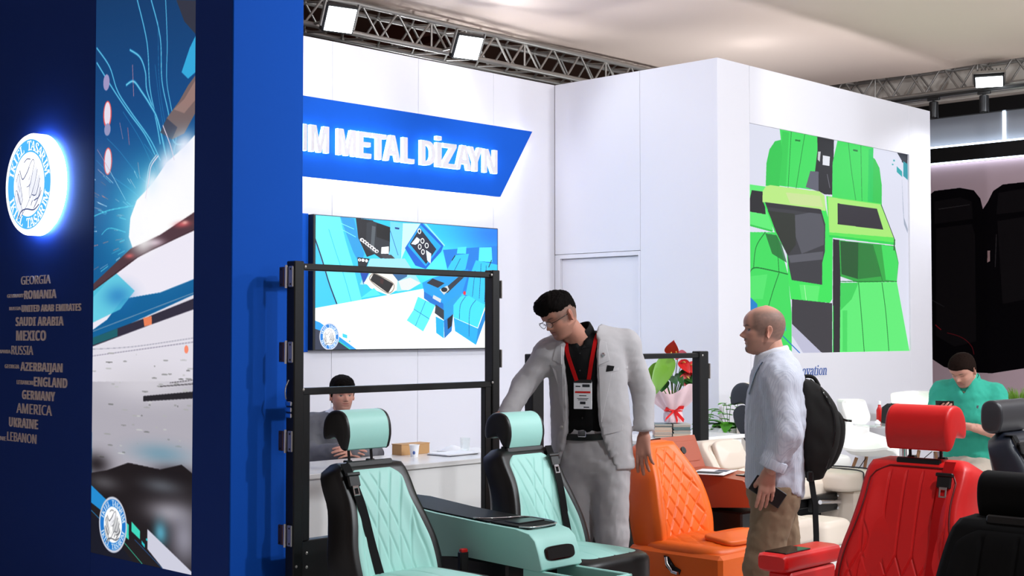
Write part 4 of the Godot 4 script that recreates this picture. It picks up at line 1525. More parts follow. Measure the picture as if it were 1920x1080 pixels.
func pad(w: float, l: float, h: float, r: float, dome := .02, e := 5.0, n := 48) -> MB:
	# upholstered block standing on y = 0
	var b := MB.new()
	var rings := []
	var steps := [[0.0, r * .6], [r * .25, r * .18], [r * .7, 0.0], [h - r, 0.0], [h - r * .62, r * .08], [h - r * .3, r * .3], [h - r * .08, r * .66], [h, r * 1.1], [h + dome * .5, minf(w, l) * .28], [h + dome * .9, minf(w, l) * .4], [h + dome, minf(w, l) * .49]]
	for s in steps:
		var ring := []
		for p in srect(maxf(w - s[1] * 2, .004), maxf(l - s[1] * 2, .004), n, e):
			ring.append(Vector3(p.x, s[0], p.y))
		rings.append(ring)
	b.loft(rings)
	return b

func groove(kind: String, x: float, y: float) -> float:
	# depth of the stitched lines, 0..1
	var d := 1.0
	match kind:
		"crossing":
			# a few lines sweep in from the shoulders and cross on the way down
			var g := .6 - y
			var sw := .44 * g - .3 * g * g
			for s in [-1.0, 1.0]:
				for k in 4:
					var o: float = .04 + .062 * k - sw
					d = minf(d, absf(s * x - o) * .95)
			var xb := lut([[0, .185], [.2, .172], [.32, .15], [.42, .165], [.5, .3]], y)
			d = d if absf(x) < xb else 1.0
			d = minf(d, absf(absf(x) - xb) * .8)
		"diamond":
			for s in [-1.0, 1.0]:
				var f: float = (x + s * y * .72) / .088
				d = minf(d, absf(f - roundf(f)) * .07)
		"channels":
			var f := (x + .036) / .072
			d = absf(f - roundf(f)) * .072
			if y < .26:
				d = 1.0
				for s in [-1.0, 1.0]:
					f = (x + s * (y - .26) * .42 + .036) / .072
					d = minf(d, absf(f - roundf(f)) * .07)
			d = minf(d, absf(absf(x) - lut([[0, .19], [.2, .185], [.32, .16], [.42, .19], [.6, .22]], y)))
		"ribs":
			var f := x / .11
			d = absf(f - roundf(f)) * .11
	return exp(-pow(d / (.0038 if kind == "channels" else .0055), 2))

func back_front(p: Dictionary, x: float, t: float) -> Vector3:
	# a point on the padded front of a backrest, in backrest axes
	var hw := lut(p.hw, t)
	var u := clampf(absf(x) / hw, 0, 1)
	var th: float = lut(p.th, t)
	var z: float = th * .5 + p.bolster * smoothstep(.4, .8, u) * smoothstep(1.05, .5, t) * smoothstep(-.3, .25, t)
	z += .018 * sin(clampf(t, 0, 1) * PI * .8)
	if u > .88:
		var k := (u - .88) / .12
		z -= (th * .62 + p.bolster) * (1 - sqrt(maxf(0, 1 - k * k)))
	return Vector3(x, t * p.len, z)

func seat(called: String, label: String, group: String, at: Vector3, turn: float, p: Dictionary) -> Node3D:
	var t := thing(called, label, "seat", at, turn, group)
	var ch: float = p.get("cush_h", .46)
	var cl: float = p.get("cush_l", .5)
	var w: float = p.get("w", .54)
	var bb := Basis(Vector3.RIGHT, -deg_to_rad(p.get("lean", 20.0)))
	var hinge := Vector3(0, p.get("hinge_y", ch - .05), -cl / 2 + .06)
	# back shell
	var b := MB.new()
	var rings := []
	for j in 25:
		var f := -.02 + 1.02 * j / 24.0
		var hw := lut(p.hw, f)
		var th: float = lut(p.th, f)
		var sh := 1.0
		if f > .95:
			sh = sqrt(maxf(.02, 1 - pow((f - .95) / .052, 2)))
		var ring := []
		for i in 25:
			var u := -1 + 2.0 * i / 24
			u = signf(u) * (1 - pow(1 - absf(u), 1.35))
			var q := back_front(p, u * hw, f)
			q.z *= sh
			ring.append(bb * q + hinge)
		for i in 13:
			var u := 1 - 2.0 * (i + 1) / 14
			var q := Vector3(u * hw, f * p.len, -th * .5 * sh * sqrt(maxf(.05, 1 - pow(absf(u), 4))))
			ring.append(bb * q + hinge)
		rings.append(ring)
	b.loft(rings)
	var bk := obj("backrest", b, p.trim, t)
	# stitched insert
	var bord: float = p.get("border", .045)
	var t0: float = p.get("t0", .02)
	var t1: float = p.get("t1", .92)
	var dep: float = p.get("quilt", .007)
	b = MB.new()
	b.slab(p.get("nu", 110), p.get("nv", 150), func(a, v):
		var f := lerpf(t0, t1, v)
		var xi: float = lut(p.hw, f) - bord
		if v > .9:
			xi *= 1 - .35 * pow((v - .9) / .1, 2)
		var s: float = 2 * a - 1
		var q := back_front(p, s * xi, f)
		var e := maxf(absf(s), absf(2 * v - 1))
		q.z += .011 * (1 - pow(e, 14)) - .002 - dep * groove(p.pattern, q.x, q.y) * smoothstep(.98, .86, e)
		return bb * q + hinge, bb * Vector3(0, 0, -.012))
	obj("quilted_panel", b, p.insert, bk)
	if p.has("piping"):
		# seam cord round the insert
		var cord := []
		for i in 61:
			var k := i / 60.0
			var v: float = clampf(k * 3, 0, 1) if k < .5 else clampf((1 - k) * 3, 0, 1)
			var s := lerpf(-1, 1, clampf((k - .333) * 3, 0, 1))
			var f := lerpf(t0, t1, v)
			var xi: float = lut(p.hw, f) - bord
			if v > .9:
				xi *= 1 - .35 * pow((v - .9) / .1, 2)
			var q := back_front(p, s * xi * 1.012, f)
			q.z += .002
			cord.append(bb * q + hinge)
		b = MB.new()
		b.tube(cord, .0035, 6)
		obj("piping", b, p.piping, bk)
	# headrest
	if p.has("head"):
		var hd: Dictionary = p.head
		var raise: float = hd.get("raise", .0)
		var hwid: float = hd.w
		var top := bb * Vector3(0, p.len, hd.get("fwd", .02)) + hinge
		var c := top + bb * Vector3(0, raise + hd.get("up", .09), 0)
		var prof: Array = curve(hd.prof, 40)
		var hb := Basis(Vector3.RIGHT, deg_to_rad(hd.get("tilt", 0.0)))
		var ringat := func(x: float, k: float) -> Array:
			return prof.map(func(q): return c + hb * Vector3(x, q.y * k, q.x * k))
		b = MB.new()
		rings = []
		for i in 9:
			rings.append(ringat.call(lerpf(-1, 1, i / 8.0) * (hwid / 2 - .012), 1.0))
		b.loft(rings, false)
		var he := obj("headrest", b, p.insert, t)
		for s in [-1, 1]:
			b = MB.new()
			rings = []
			for k in [[.012, 1.0], [.008, 1.01], [.003, 1.005], [-.004, .97], [-.009, .88], [-.012, .7], [-.013, .3]]:
				rings.append(ringat.call(s * (hwid / 2 - k[0]), k[1]))
			b.loft(rings)
			obj("end_cap", b, hd.get("cap", p.trim), he)
		for s in [-1, 1]:
			b = MB.new()
			var foot := top + bb * Vector3(s * hwid * .26, -.05, -hd.get("fwd", .02))
			b.tube([foot, foot + bb * Vector3(0, raise + hd.get("up", .09) + .04, hd.get("fwd", .02))], .0065, 10)
			obj("post", b, M.satin, he)
			obj("post_sleeve", bx(foot + bb * Vector3(0, .055, 0), Vector3(.034, .014, .03), .004), M.black, he)
	if p.has("slot"):
		# plastic guide on the top edge
		b = MB.new()
		b.box(bb * Vector3(0, p.len * .965, lut(p.th, .96) * .5 + .006) + hinge, Vector3(p.slot, .03, .014), .006, bb)
		obj("headrest_bezel", b, M.black, bk)
	# belt
	if p.has("belt"):
		var bl: Array = p.belt
		b = MB.new()
		var pts := []
		for i in 21:
			var f := i / 20.0
			var tt := lerpf(1.0, bl[2], f)
			var x := lerpf(bl[0], bl[1], f)
			var q := back_front(p, x, minf(tt, .97))
			q.z += .014
			pts.append(bb * q + hinge)
		b.ribbon(pts, [bb * Vector3(1, 0, 0)], .046, .003)
		var be := obj("belt_strap", b, p.get("strap", M.webbing), t)
		var q := back_front(p, lerpf(bl[0], bl[1], .17), .84) + Vector3(0, 0, .022)
		b = MB.new()
		b.box(bb * q + hinge, Vector3(.062, .05, .014), .005, bb)
		b.box(bb * (q + Vector3(0, .03, 0)) + hinge, Vector3(.075, .016, .018), .004, bb)
		obj("tongue_grip", b, M.black, be)
		b = MB.new()
		for s in [-1, 1]:
			b.box(bb * (q + Vector3(s * .013, -.042, .004)) + hinge, Vector3(.007, .04, .004), .001, bb)
		b.box(bb * (q + Vector3(0, -.06, .004)) + hinge, Vector3(.033, .007, .004), .001, bb)
		b.box(bb * (q + Vector3(0, -.026, .004)) + hinge, Vector3(.033, .012, .005), .001, bb)
		obj("tongue", b, M.chrome, be)
	# cushion
	if not p.has("no_cushion"):
		b = pad(w, cl, .15, .045, .012)
		var cu := obj("cushion", b, p.trim, t)
		cu.position = Vector3(0, ch - .16, .04)
		b = MB.new()
		b.slab(70, 70, func(a, v):
			var sx: float = 2 * a - 1
			var sz: float = 2 * v - 1
			var k := pow(pow(absf(sx), 6) + pow(absf(sz), 6) + .0001, 1.0 / 6)
			var m := maxf(absf(sx), absf(sz))
			var f := m / k if k > 0 else 1.0
			var x := sx * f * (w / 2 - .05)
			var z := sz * f * (cl / 2 - .035)
			var e := maxf(absf(sx), absf(sz))
			return Vector3(x, .152 + .022 * (1 - e * e) - .012 * pow(e, 10) - dep * .7 * groove(p.get("seat_pattern", "ribs"), x, z + .3) * smoothstep(.98, .86, e), z), Vector3(0, -.02, 0))
		obj("cushion_panel", b, p.insert, cu)
		obj("seat_frame", bx(Vector3(0, ch - .2, .0), Vector3(w * .86, .09, cl * .9), .01), p.get("base", M.black), t)
		for s in [-1, 1]:
			obj("leg", bx(Vector3(s * w * .33, (ch - .24) / 2, 0), Vector3(.05, ch - .24, cl * .7), .006), M.black, t)
			obj("floor_rail", bx(Vector3(s * w * .33, .015, 0), Vector3(.07, .03, cl * 1.05), .004), M.alu, t)
	return t

func wing_profile(s: float) -> Array:
	# side view of a winged headrest (z, y), bulging over the top and hollow below
	return [Vector2(.074, -.09), Vector2(.092, -.03), Vector2(.086, .035), Vector2(.058, .082), Vector2(.008, .1), Vector2(-.048, .09), Vector2(-.088, .05), Vector2(-.1, -.005), Vector2(-.094, -.042), Vector2(-.07, -.046), Vector2(-.025, -.034), Vector2(.012, -.04), Vector2(.042, -.072), Vector2(.058, -.096), Vector2(.074, -.09)].map(func(q): return q * s)

func pillow_profile(s: float) -> Array:
	return [Vector2(.05, -.085), Vector2(.07, -.02), Vector2(.066, .05), Vector2(.036, .09), Vector2(-.014, .098), Vector2(-.056, .07), Vector2(-.066, .0), Vector2(-.058, -.07), Vector2(-.02, -.098), Vector2(.026, -.098), Vector2(.05, -.085)].map(func(q): return q * s)

func mint_console() -> void:
	var t := thing("centre_console", "mint console with black top between the mint seats", "console", Vector3(4.4, 0, 0))
	# side view (z, y), swept across the width
	var prof := [Vector2(-5.12, .30), Vector2(-5.12, .79), Vector2(-4.9, .79), Vector2(-4.6, .765), Vector2(-4.3, .75), Vector2(-4.08, .742), Vector2(-4.0, .728), Vector2(-3.965, .7), Vector2(-3.945, .65), Vector2(-3.925, .585), Vector2(-3.94, .572), Vector2(-4.4, .585), Vector2(-4.66, .56), Vector2(-4.66, .30)]
	var b := MB.new()
	var rings := []
	for k in [[-.132, .985], [-.13, .995], [-.122, 1.0], [.122, 1.0], [.13, .995], [.132, .985]]:
		var ring := []
		for q in prof:
			var c := Vector2(-4.5, .62)
			var r: Vector2 = c + (q - c) * Vector2(lerpf(1.0, k[1], .5), k[1])
			ring.append(Vector3(k[0], r.y, r.x))
		rings.append(ring)
	b.loft(rings, false)
	for s in [-1, 1]:
		var pl := []
		for v in (rings[0] if s < 0 else rings[-1]):
			pl.append(Vector2(v.z, v.y))
		b.prism(pl, .002, Transform3D(Basis(Vector3(0, 0, 1), Vector3(0, 1, 0), Vector3(-1, 0, 0)), Vector3(s * .131, 0, 0)))
	var body := obj("body", b, M.mint, t)
	obj("plinth", bx(Vector3(0, .29, -4.62), Vector3(.24, .58, .95), .01), M.black, t)
	# black inlay along the top
	b = MB.new()
	rings = []
	for q in [[-5.1, .796], [-4.9, .796], [-4.6, .772], [-4.4, .762], [-4.26, .757]]:
		rings.append([Vector3(-.115, q[1] - .006, q[0]), Vector3(-.115, q[1], q[0]), Vector3(.115, q[1], q[0]), Vector3(.115, q[1] - .006, q[0])])
	b.loft(rings)
	obj("black_top", b, M.darkpanel, t)
	b = MB.new()
	rings = []
	for q in [[-4.25, .756, .114], [-4.15, .753, .113], [-4.07, .75, .106], [-4.045, .7455, .09]]:
		rings.append([Vector3(-q[2], q[1] - .006, q[0]), Vector3(-q[2], q[1], q[0]), Vector3(q[2], q[1], q[0]), Vector3(q[2], q[1] - .006, q[0])])
	b.loft(rings)
	obj("tray", b, M.darkpanel, t)
	obj("tray_ramp", bx(Vector3(.02, .7545, -4.17), Vector3(.17, .006, .09), .002), M.satin, t)
	b = MB.new()
	b.tube(curve([Vector3(-.118, .763, -4.36), Vector3(-.08, .762, -4.31), Vector3(.02, .76, -4.27), Vector3(.105, .758, -4.25), Vector3(.12, .755, -4.15), Vector3(.106, .75, -4.06), Vector3(.05, .748, -4.035), Vector3(-.07, .748, -4.035), Vector3(-.112, .75, -4.08)], 40), .0035, 6)
	obj("silver_trim", b, M.chrome, t)
	# glossy display in the rounded nose
	b = MB.new()
	rings = []
	for k in [[0.0, 1.0], [.006, 1.0], [.008, .96], [.008, .5]]:
		var ring := []
		for q in srect(.19 * k[1], .062 * k[1], 40, 4.0):
			ring.append(Vector3(q.x, .643 + q.y * .97, -3.944 + k[0] - q.y * .24))
		rings.append(ring)
	b.loft(rings)
	obj("display", b, M.gloss, t)
	# pulled-out drawer below the nose
	var d := MB.new()
	d.box(Vector3(-.11, .535, -3.84), Vector3(.02, .075, .42), .004)
	d.box(Vector3(.11, .535, -3.84), Vector3(.02, .075, .42), .004)
	d.box(Vector3(0, .535, -3.64), Vector3(.24, .075, .02), .004)
	d.box(Vector3(0, .505, -3.84), Vector3(.22, .012, .4), .002)
	obj("drawer", d, M.mint, t)
	obj("drawer_lining", bx(Vector3(0, .514, -3.84), Vector3(.198, .008, .38), .001), M.black, t)
	# buckle receiver
	var r := thing("belt_receiver", "black belt receiver with red button beside the mint seat", "buckle", Vector3(4.2, .53, -4.34), -.2)
	obj("housing", bx(Vector3(0, .04, 0), Vector3(.045, .11, .03), .006), M.black, r)
	obj("button", bx(Vector3(0, .098, .003), Vector3(.034, .018, .024), .004), M.redplastic, r)
	obj("stalk", bx(Vector3(0, -.09, 0), Vector3(.02, .16, .006), .002), M.webbing, r)

func build_seats() -> void:
	var mint := {"w": .53, "len": .64, "lean": 18.0, "bolster": .03, "cush_h": .585, "cush_l": .52, "hinge_y": .42,
		"hw": [[-.1, .245], [0, .255], [.2, .272], [.38, .268], [.55, .238], [.7, .216], [.85, .214], [.93, .206], [.97, .188], [1.0, .155]],
		"th": [[0, .2], [.4, .17], [.8, .14], [1, .12]],
		"trim": M.blackleather, "insert": M.mint, "pattern": "crossing", "border": .06, "t1": .93, "slot": .26, "quilt": .0055,
		"belt": [-.155, -.095, .02], "head": {"w": .245, "prof": wing_profile(.88), "raise": .085, "up": .055, "fwd": .035, "cap": M.blackleather}}
	seat("vip_seat", "mint and black quilted seat with raised headrest, beside the black frame", "mint seats", Vector3(3.83, 0, -4.22), 0, mint)
	var m2 := mint.duplicate(true)
	m2.belt = [.15, .105, .02]
	m2.head.raise = .03
	seat("vip_seat", "mint and black quilted seat under the hand of the man in grey", "mint seats", Vector3(4.82, 0, -4.22), 0, m2)
	mint_console()
	# red seat
	var red := {"w": .62, "len": .68, "lean": 14.0, "bolster": .05, "cush_h": .46, "cush_l": .52,
		"hw": [[-.1, .275], [0, .295], [.2, .308], [.38, .292], [.55, .258], [.7, .243], [.85, .243], [.93, .236], [.975, .212], [1.0, .175]],
		"th": [[0, .22], [.4, .19], [.8, .16], [1, .13]],
		"trim": M.red, "insert": M.red, "pattern": "channels", "border": .055, "t1": .93, "slot": .2, "quilt": .0075, "nu": 190, "piping": M.darkred,
		"belt": [.15, .12, .02], "strap": M.redweb, "base": M.red, "head": {"w": .265, "prof": wing_profile(.94), "raise": .02, "up": .105, "fwd": .05, "cap": M.red}}
	var rs := seat("vip_seat", "red leather seat with channel stitching, chrome buckle and a folded armrest", "", Vector3(4.93, 0, -2.67), -PI / 2, red)
	# its armrest, a part of the seat
	var ar := MB.new()
	var rings := []
	for z in [-.43, -.41, -.1, .015, .03]:
		var e: float = 0.0 if z > -.42 and z < .02 else .01
		var ring := []
		for q in srect(.15 - e * 2, .078 - e * 2, 24, 6.0):
			ring.append(Vector3(-.515 + q.x, .622 + q.y, z))
		rings.append(ring)
	ar.loft(rings)
	var am := obj("armrest", ar, M.red, rs)
	obj("cup_tray", bx(Vector3(-.515, .6625, -.1), Vector3(.105, .006, .2), .002), M.gloss, am)
	obj("armrest_skirt", bx(Vector3(-.505, .31, -.2), Vector3(.12, .54, .36), .01), M.red, rs)
	# dark blue-black seat and the black one in front of it
	var navy := {"w": .54, "len": .69, "lean": 16.0, "bolster": .035, "cush_h": .46,
		"hw": [[-.1, .25], [0, .265], [.25, .275], [.45, .26], [.65, .232], [.85, .225], [.94, .2], [1.0, .13]],
		"th": [[0, .21], [.5, .18], [1, .13]],
		"trim": M.navyleather, "insert": M.darkleather, "pattern": "diamond", "border": .05, "belt": [-.16, -.08, .02],
		"head": {"w": .38, "prof": pillow_profile(.86), "raise": .0, "up": .085, "fwd": .02, "cap": M.darkleather}}
	seat("vip_seat", "dark navy seat with diamond-quilted back behind the red seat", "", Vector3(6.98, 0, -2.68), 0, navy)
	var blk := {"w": .54, "len": .69, "lean": 16.0, "bolster": .03, "cush_h": .42,
		"hw": [[-.1, .25], [0, .26], [.25, .27], [.5, .26], [.75, .25], [.92, .23], [1.0, .19]],
		"th": [[0, .22], [.5, .2], [1, .17]],
		"trim": M.blackcloth, "insert": M.blackcloth, "pattern": "ribs", "border": .05, "slot": .22,
		"head": {"w": .3, "prof": pillow_profile(.78), "raise": .0, "up": .06, "fwd": .02, "cap": M.blackcloth}}
	seat("vip_seat", "plain matt black seat with padded headrest in front of the red seat", "", Vector3(3.66, 0, -1.69), -PI / 2, blk)
	# orange seat
	var org := {"w": .56, "len": .57, "lean": 15.0, "hinge_y": .44, "bolster": .035, "cush_h": .5, "cush_l": .54,
		"hw": [[-.1, .25], [0, .262], [.25, .265], [.5, .238], [.75, .185], [.9, .145], [.96, .125], [1.0, .09]],
		"th": [[0, .22], [.5, .19], [1, .13]],
		"trim": M.orange, "insert": M.orange, "pattern": "diamond", "border": .07, "seat_pattern": "diamond", "base": M.orange}
	var os := seat("vip_seat", "orange leather seat with diamond quilting on a boxed base", "", Vector3(6.0, 0, -4.34), 0, org)
	obj("boxed_base", bx(Vector3(0, .2275, .025), Vector3(.585, .455, .61), .02), M.orange, os)
	var bd := MB.new()
	bd.prism([Vector2(-.11, .02), Vector2(-.04, .025), Vector2(0, .012), Vector2(.05, .03), Vector2(.12, .034), Vector2(.06, .0), Vector2(.02, -.008), Vector2(-.03, .0), Vector2(-.08, .002)], .006, Transform3D(Basis.IDENTITY, Vector3(.02, .375, .333)))
	obj("bird_emblem", bd, M.silver, os)
	obj("courtesy_light", bx(Vector3(.02, .348, .332), Vector3(.03, .012, .006), .002), M.amber, os)
	obj("base_flap", bx(Vector3(.02, .2, .332), Vector3(.36, .25, .006), .003), M.orange, os)
	bd = MB.new()
	bd.prism([Vector2(-.05, .06), Vector2(-.02, .055), Vector2(.02, .01), Vector2(.06, -.005), Vector2(.05, -.03), Vector2(.0, -.025), Vector2(-.035, .0)], .008, Transform3D(Basis(Vector3(0, 0, 1), Vector3(0, 1, 0), Vector3(-1, 0, 0)), Vector3(-.295, .365, .02)))
	obj("control_plate", bd, M.satin, os)
	bd = MB.new()
	bd.tube([Vector3(-.3, .415, -.015), Vector3(-.312, .385, .0), Vector3(-.312, .355, .03)], .009, 8)
	bd.tube([Vector3(-.31, .347, .03), Vector3(-.31, .343, .07)], .01, 8)
	obj("control_lever", bd, M.chrome, os)
	bd = pad(.4, .2, .03, .014, .02)
	var fl := obj("folded_flap", bd, M.orange, os)
	fl.position = Vector3(.04, .497, .2)
	fl.rotation.x = .12
	# brown console with raised rear panel
	var t := thing("centre_console", "brown leather console with a raised rear panel beside the orange seat", "console", Vector3(6.56, 0, 0))
	var b := MB.new()
	b.prism([Vector2(-5.0, .45), Vector2(-5.0, .96), Vector2(-4.92, .975), Vector2(-4.84, .79), Vector2(-4.5, .775), Vector2(-4.34, .765), Vector2(-4.28, .73), Vector2(-4.26, .62), Vector2(-4.5, .6), Vector2(-4.75, .57), Vector2(-4.78, .45)], .34, Transform3D(Basis(Vector3(0, 0, 1), Vector3(0, 1, 0), Vector3(-1, 0, 0)), Vector3.ZERO))
	obj("body", b, M.brown, t)
	obj("plinth", bx(Vector3(0, .29, -4.66), Vector3(.3, .58, .6), .01), M.black, t)
	obj("top_inlay", bx(Vector3(.06, .776, -4.42), Vector3(.19, .006, .12), .002), M.gloss, t)
	b = MB.new()
	b.tube([Vector3(0, .89, -4.885), Vector3(0, .895, -4.873)], .022, 20)
	obj("round_button", b, M.black, t)
	b = MB.new()
	b.box(Vector3(0, .885, -4.879), Vector3(.27, .13, .004), .002, Basis(Vector3.RIGHT, -.41))
	obj("stitched_panel", b, M.brown, t)
	# cream seat next to it
	var crm := {"w": .54, "len": .52, "lean": 22.0, "bolster": .04, "cush_h": .48,
		"hw": [[-.1, .26], [0, .265], [.3, .262], [.6, .24], [.85, .22], [.95, .195], [1.0, .15]],
		"th": [[0, .22], [.5, .19], [1, .14]],
		"trim": M.cream_leather, "insert": M.cream_leather, "pattern": "crossing", "border": .06, "quilt": .005}
	var cs := seat("vip_seat", "cream leather seat with a pillow pad beside the brown console", "", Vector3(7.03, 0, -4.66), 0, crm)
	b = pad(.3, .19, .035, .017, .02)
	var pw := obj("pillow_pad", b, M.cream_leather, cs)
	pw.basis = Basis(Vector3.RIGHT, PI / 2 - deg_to_rad(22.0))
	pw.position = Vector3(.02, .83, -.235)
	# cream lounge seat with dark cheeks near the white wall
	var lng := {"w": .6, "len": .58, "lean": 14.0, "bolster": .03, "cush_h": .44,
		"hw": [[-.1, .27], [0, .28], [.4, .28], [.8, .25], [.95, .22], [1.0, .16]],
		"th": [[0, .24], [.5, .22], [1, .16]],
		"trim": M.cream_leather, "insert": M.cream_leather, "pattern": "ribs", "border": .06,
		"head": {"w": .4, "prof": wing_profile(1.25), "raise": .03, "up": .07, "fwd": .05, "cap": M.charcoal}}
	var ls := seat("lounge_seat", "cream lounge seat with charcoal cheek panels by the white wall", "", Vector3(9.5, 0, -6.0), 0, lng)
	b = MB.new()
	b.prism(curve([Vector2(-.11, .56), Vector2(-.12, .7), Vector2(-.15, .86), Vector2(-.2, .97), Vector2(-.29, 1.01), Vector2(-.37, .95), Vector2(-.34, .83), Vector2(-.22, .68), Vector2(-.12, .57)], 40), .012, Transform3D(Basis(Vector3(0, 0, 1), Vector3(0, 1, 0), Vector3(-1, 0, 0)), Vector3(-.284, .0, .03)))
	obj("cheek_panel", b, M.charcoal, ls)
	# its raised leg rest
	var lr := Node3D.new()
	lr.name = "leg_rest"
	ls.add_child(lr)
	lr.position = Vector3(.3, 0, .27)
	b = pad(.5, .5, .15, .05, .012)
	obj("cushion", b, M.cream_leather, lr).position = Vector3(0, .33, 0)
	for x in [-.03, .14]:
		b = MB.new()
		b.tube(curve([Vector3(x, .345, .256), Vector3(x, .44, .256), Vector3(x, .488, .225), Vector3(x, .494, 0), Vector3(x, .488, -.225)], 24), .006, 8)
		obj("piping", b, M.charcoal, lr)
	obj("base_block", bx(Vector3(.07, .165, 0), Vector3(.34, .32, .44), .02), M.cream_leather, lr)
	obj("mechanism", bx(Vector3(-.26, .24, .02), Vector3(.3, .14, .1), .01), M.black, lr)
	b = MB.new()
	b.tube([Vector3(-.42, .26, .09), Vector3(-.12, .24, .09)], .018, 10)
	obj("chrome_tube", b, M.chrome, lr)
	for p in [[-.14, .29], [-.14, .19], [-.2, .24]]:
		b = MB.new()
		b.ball(Vector3(p[0], p[1], .085), Vector3(.014, .014, .01), 10, 6)
		obj("bolt_head", b, M.chrome, lr)

# ---------------------------------------------------------------- frames, furniture, plants and small things
func hinge(t: Node3D, at: Vector3, s: float) -> void:
	var h := Node3D.new()
	h.name = "hinge"
	t.add_child(h, true)
	h.position = at
	obj("leaf_plate", bx(Vector3(s * .008, 0, -.038), Vector3(.012, .1, .04), .003), M.bronze, h)
	obj("leaf_plate", bx(Vector3(s * .006, 0, .03), Vector3(.008, .105, .036), .003), M.silver, h)
	var b := MB.new()
	b.tube([Vector3(s * .012, -.058, 0), Vector3(s * .012, .058, 0)], .009, 10)
	obj("pin", b, M.chrome, h)
	b = MB.new()
	for y in [-.038, .038]:
		b.ball(Vector3(s * .011, y, .032), Vector3(.003, .005, .005), 8, 6)
		b.ball(Vector3(s * .015, y, -.042), Vector3(.003, .005, .005), 8, 6)
	obj("screw", b, M.black, h)

func post_frame(x0: float, x1: float, z: float, top: float, mid: float, low: float, label: String, pw := .062) -> Node3D:
	# black partition frame with two open windows, standing on the floor
	var t := thing("partition_frame", label, "frame", Vector3(x0, 0, z), 0.0, "black partition frames")
	var w := x1 - x0
	for x in [pw / 2, w - pw / 2]:
		var b := MB.new()
		b.box(Vector3(x, top / 2, -.034), Vector3(pw, top, .068), .005)
		obj("post", b, M.steel, t)
	obj("top_rail", bx(Vector3(w / 2, top - .028, -.03), Vector3(w - .12, .034, .04), .005), M.steel, t)
	if mid > 0:
		obj("middle_rail", bx(Vector3(w / 2, mid, -.03), Vector3(w - .12, .036, .045), .005), M.steel, t)
		obj("inner_post", bx(Vector3(.085, (mid + low) / 2, -.03), Vector3(.05, mid - low, .04), .004), M.steel, t)
		obj("inner_post", bx(Vector3(w - .085, (mid + low) / 2, -.03), Vector3(.05, mid - low, .04), .004), M.steel, t)
	obj("lower_panel", bx(Vector3(w / 2, low / 2, -.05), Vector3(w - .12, low, .06), .004), M.steel, t)
	var b := MB.new()
	for p in [[.085, low - .06], [.085, low - .13], [.02, low - .12], [.068, top - .028], [w - .068, top - .028], [.06, mid + .01], [w - .06, mid + .01]]:
		b.ball(Vector3(p[0], p[1], -.002), Vector3(.008, .008, .005), 10, 6)
	obj("bolt_heads", b, M.silver, t)
	return t

func shell_chair(at: Vector3, turn: float, label: String, sc := 1.15) -> void:
	var t := thing("shell_chair", label, "chair", at, turn, "white shell chairs round the glass table")
	var prof := curve([Vector2(.24, .43), Vector2(.2, .445), Vector2(.08, .425), Vector2(-.08, .42), Vector2(-.17, .45), Vector2(-.215, .53), Vector2(-.245, .66), Vector2(-.28, .82), Vector2(-.29, .86)], 60)
	var b := MB.new()
	b.slab(36, 60, func(u, v):
		var s: float = 2 * u - 1
		var p: Vector2 = prof[roundi(v * 60)]
		var back := smoothstep(.45, .75, v)
		var w := lerpf(.26, .235, back) * (1 - .45 * pow(maxf(0.0, (v - .84) / .16), 3) - .35 * pow(maxf(0.0, (.14 - v) / .14), 3))
		var y: float = p.y + (1 - back) * .07 * pow(absf(s), 3) + .12 * back * (1 - smoothstep(.6, .95, v)) * pow(absf(s), 4)
		var z: float = p.x + back * .12 * s * s + .004 * sin(v * 70) * (1 - back)
		return Vector3(s * w * sc, y * sc, z * sc), Vector3(0, -.02, -.006))
	obj("shell", b, M.plastic, t)
	for sx in [-1, 1]:
		for sz in [-1, 1]:
			b = MB.new()
			b.tube([Vector3(sx * .1, .41, sz * .1) * sc, Vector3(sx * .22, 0, sz * .22) * sc], [.016, .01], 10)
			obj("leg", b, M.wood, t)
	b = MB.new()
	for k in [[1, 1, -1, 1], [1, -1, -1, -1], [1, 1, 1, -1], [-1, 1, -1, -1]]:
		b.tube([Vector3(k[0] * .1, .4, k[1] * .1) * sc, Vector3(k[2] * .19, .13, k[3] * .19) * sc], .004, 6)
	obj("wire_brace", b, M.black, t)

func leaf_mesh(l: float, w: float, bend: float, heart := .25) -> MB:
	# pointed leaf along +z from the stalk
	var b := MB.new()
	b.slab(10, 14, func(u, v):
		var s: float = 2 * u - 1
		var ww := w * .5 * pow(sin(PI * pow(clampf(v, .0, 1), .62)), .8)
		var z: float = l * (v - heart * (1 - v) * pow(absf(s), 1.5) * .5)
		return Vector3(s * ww, -bend * l * v * v + .12 * w * absf(s) * absf(s), z), Vector3(0, -.0015, 0))
	return b

func set_leaf(called: String, t: Node3D, at: Vector3, dir: Vector3, l: float, w: float, bend: float, m: Material, up := Vector3.UP) -> MeshInstance3D:
	var o := obj(called, leaf_mesh(l, w, bend), m, t)
	o.transform = Transform3D(Basis.looking_at(-dir.normalized(), up), at)
	return o

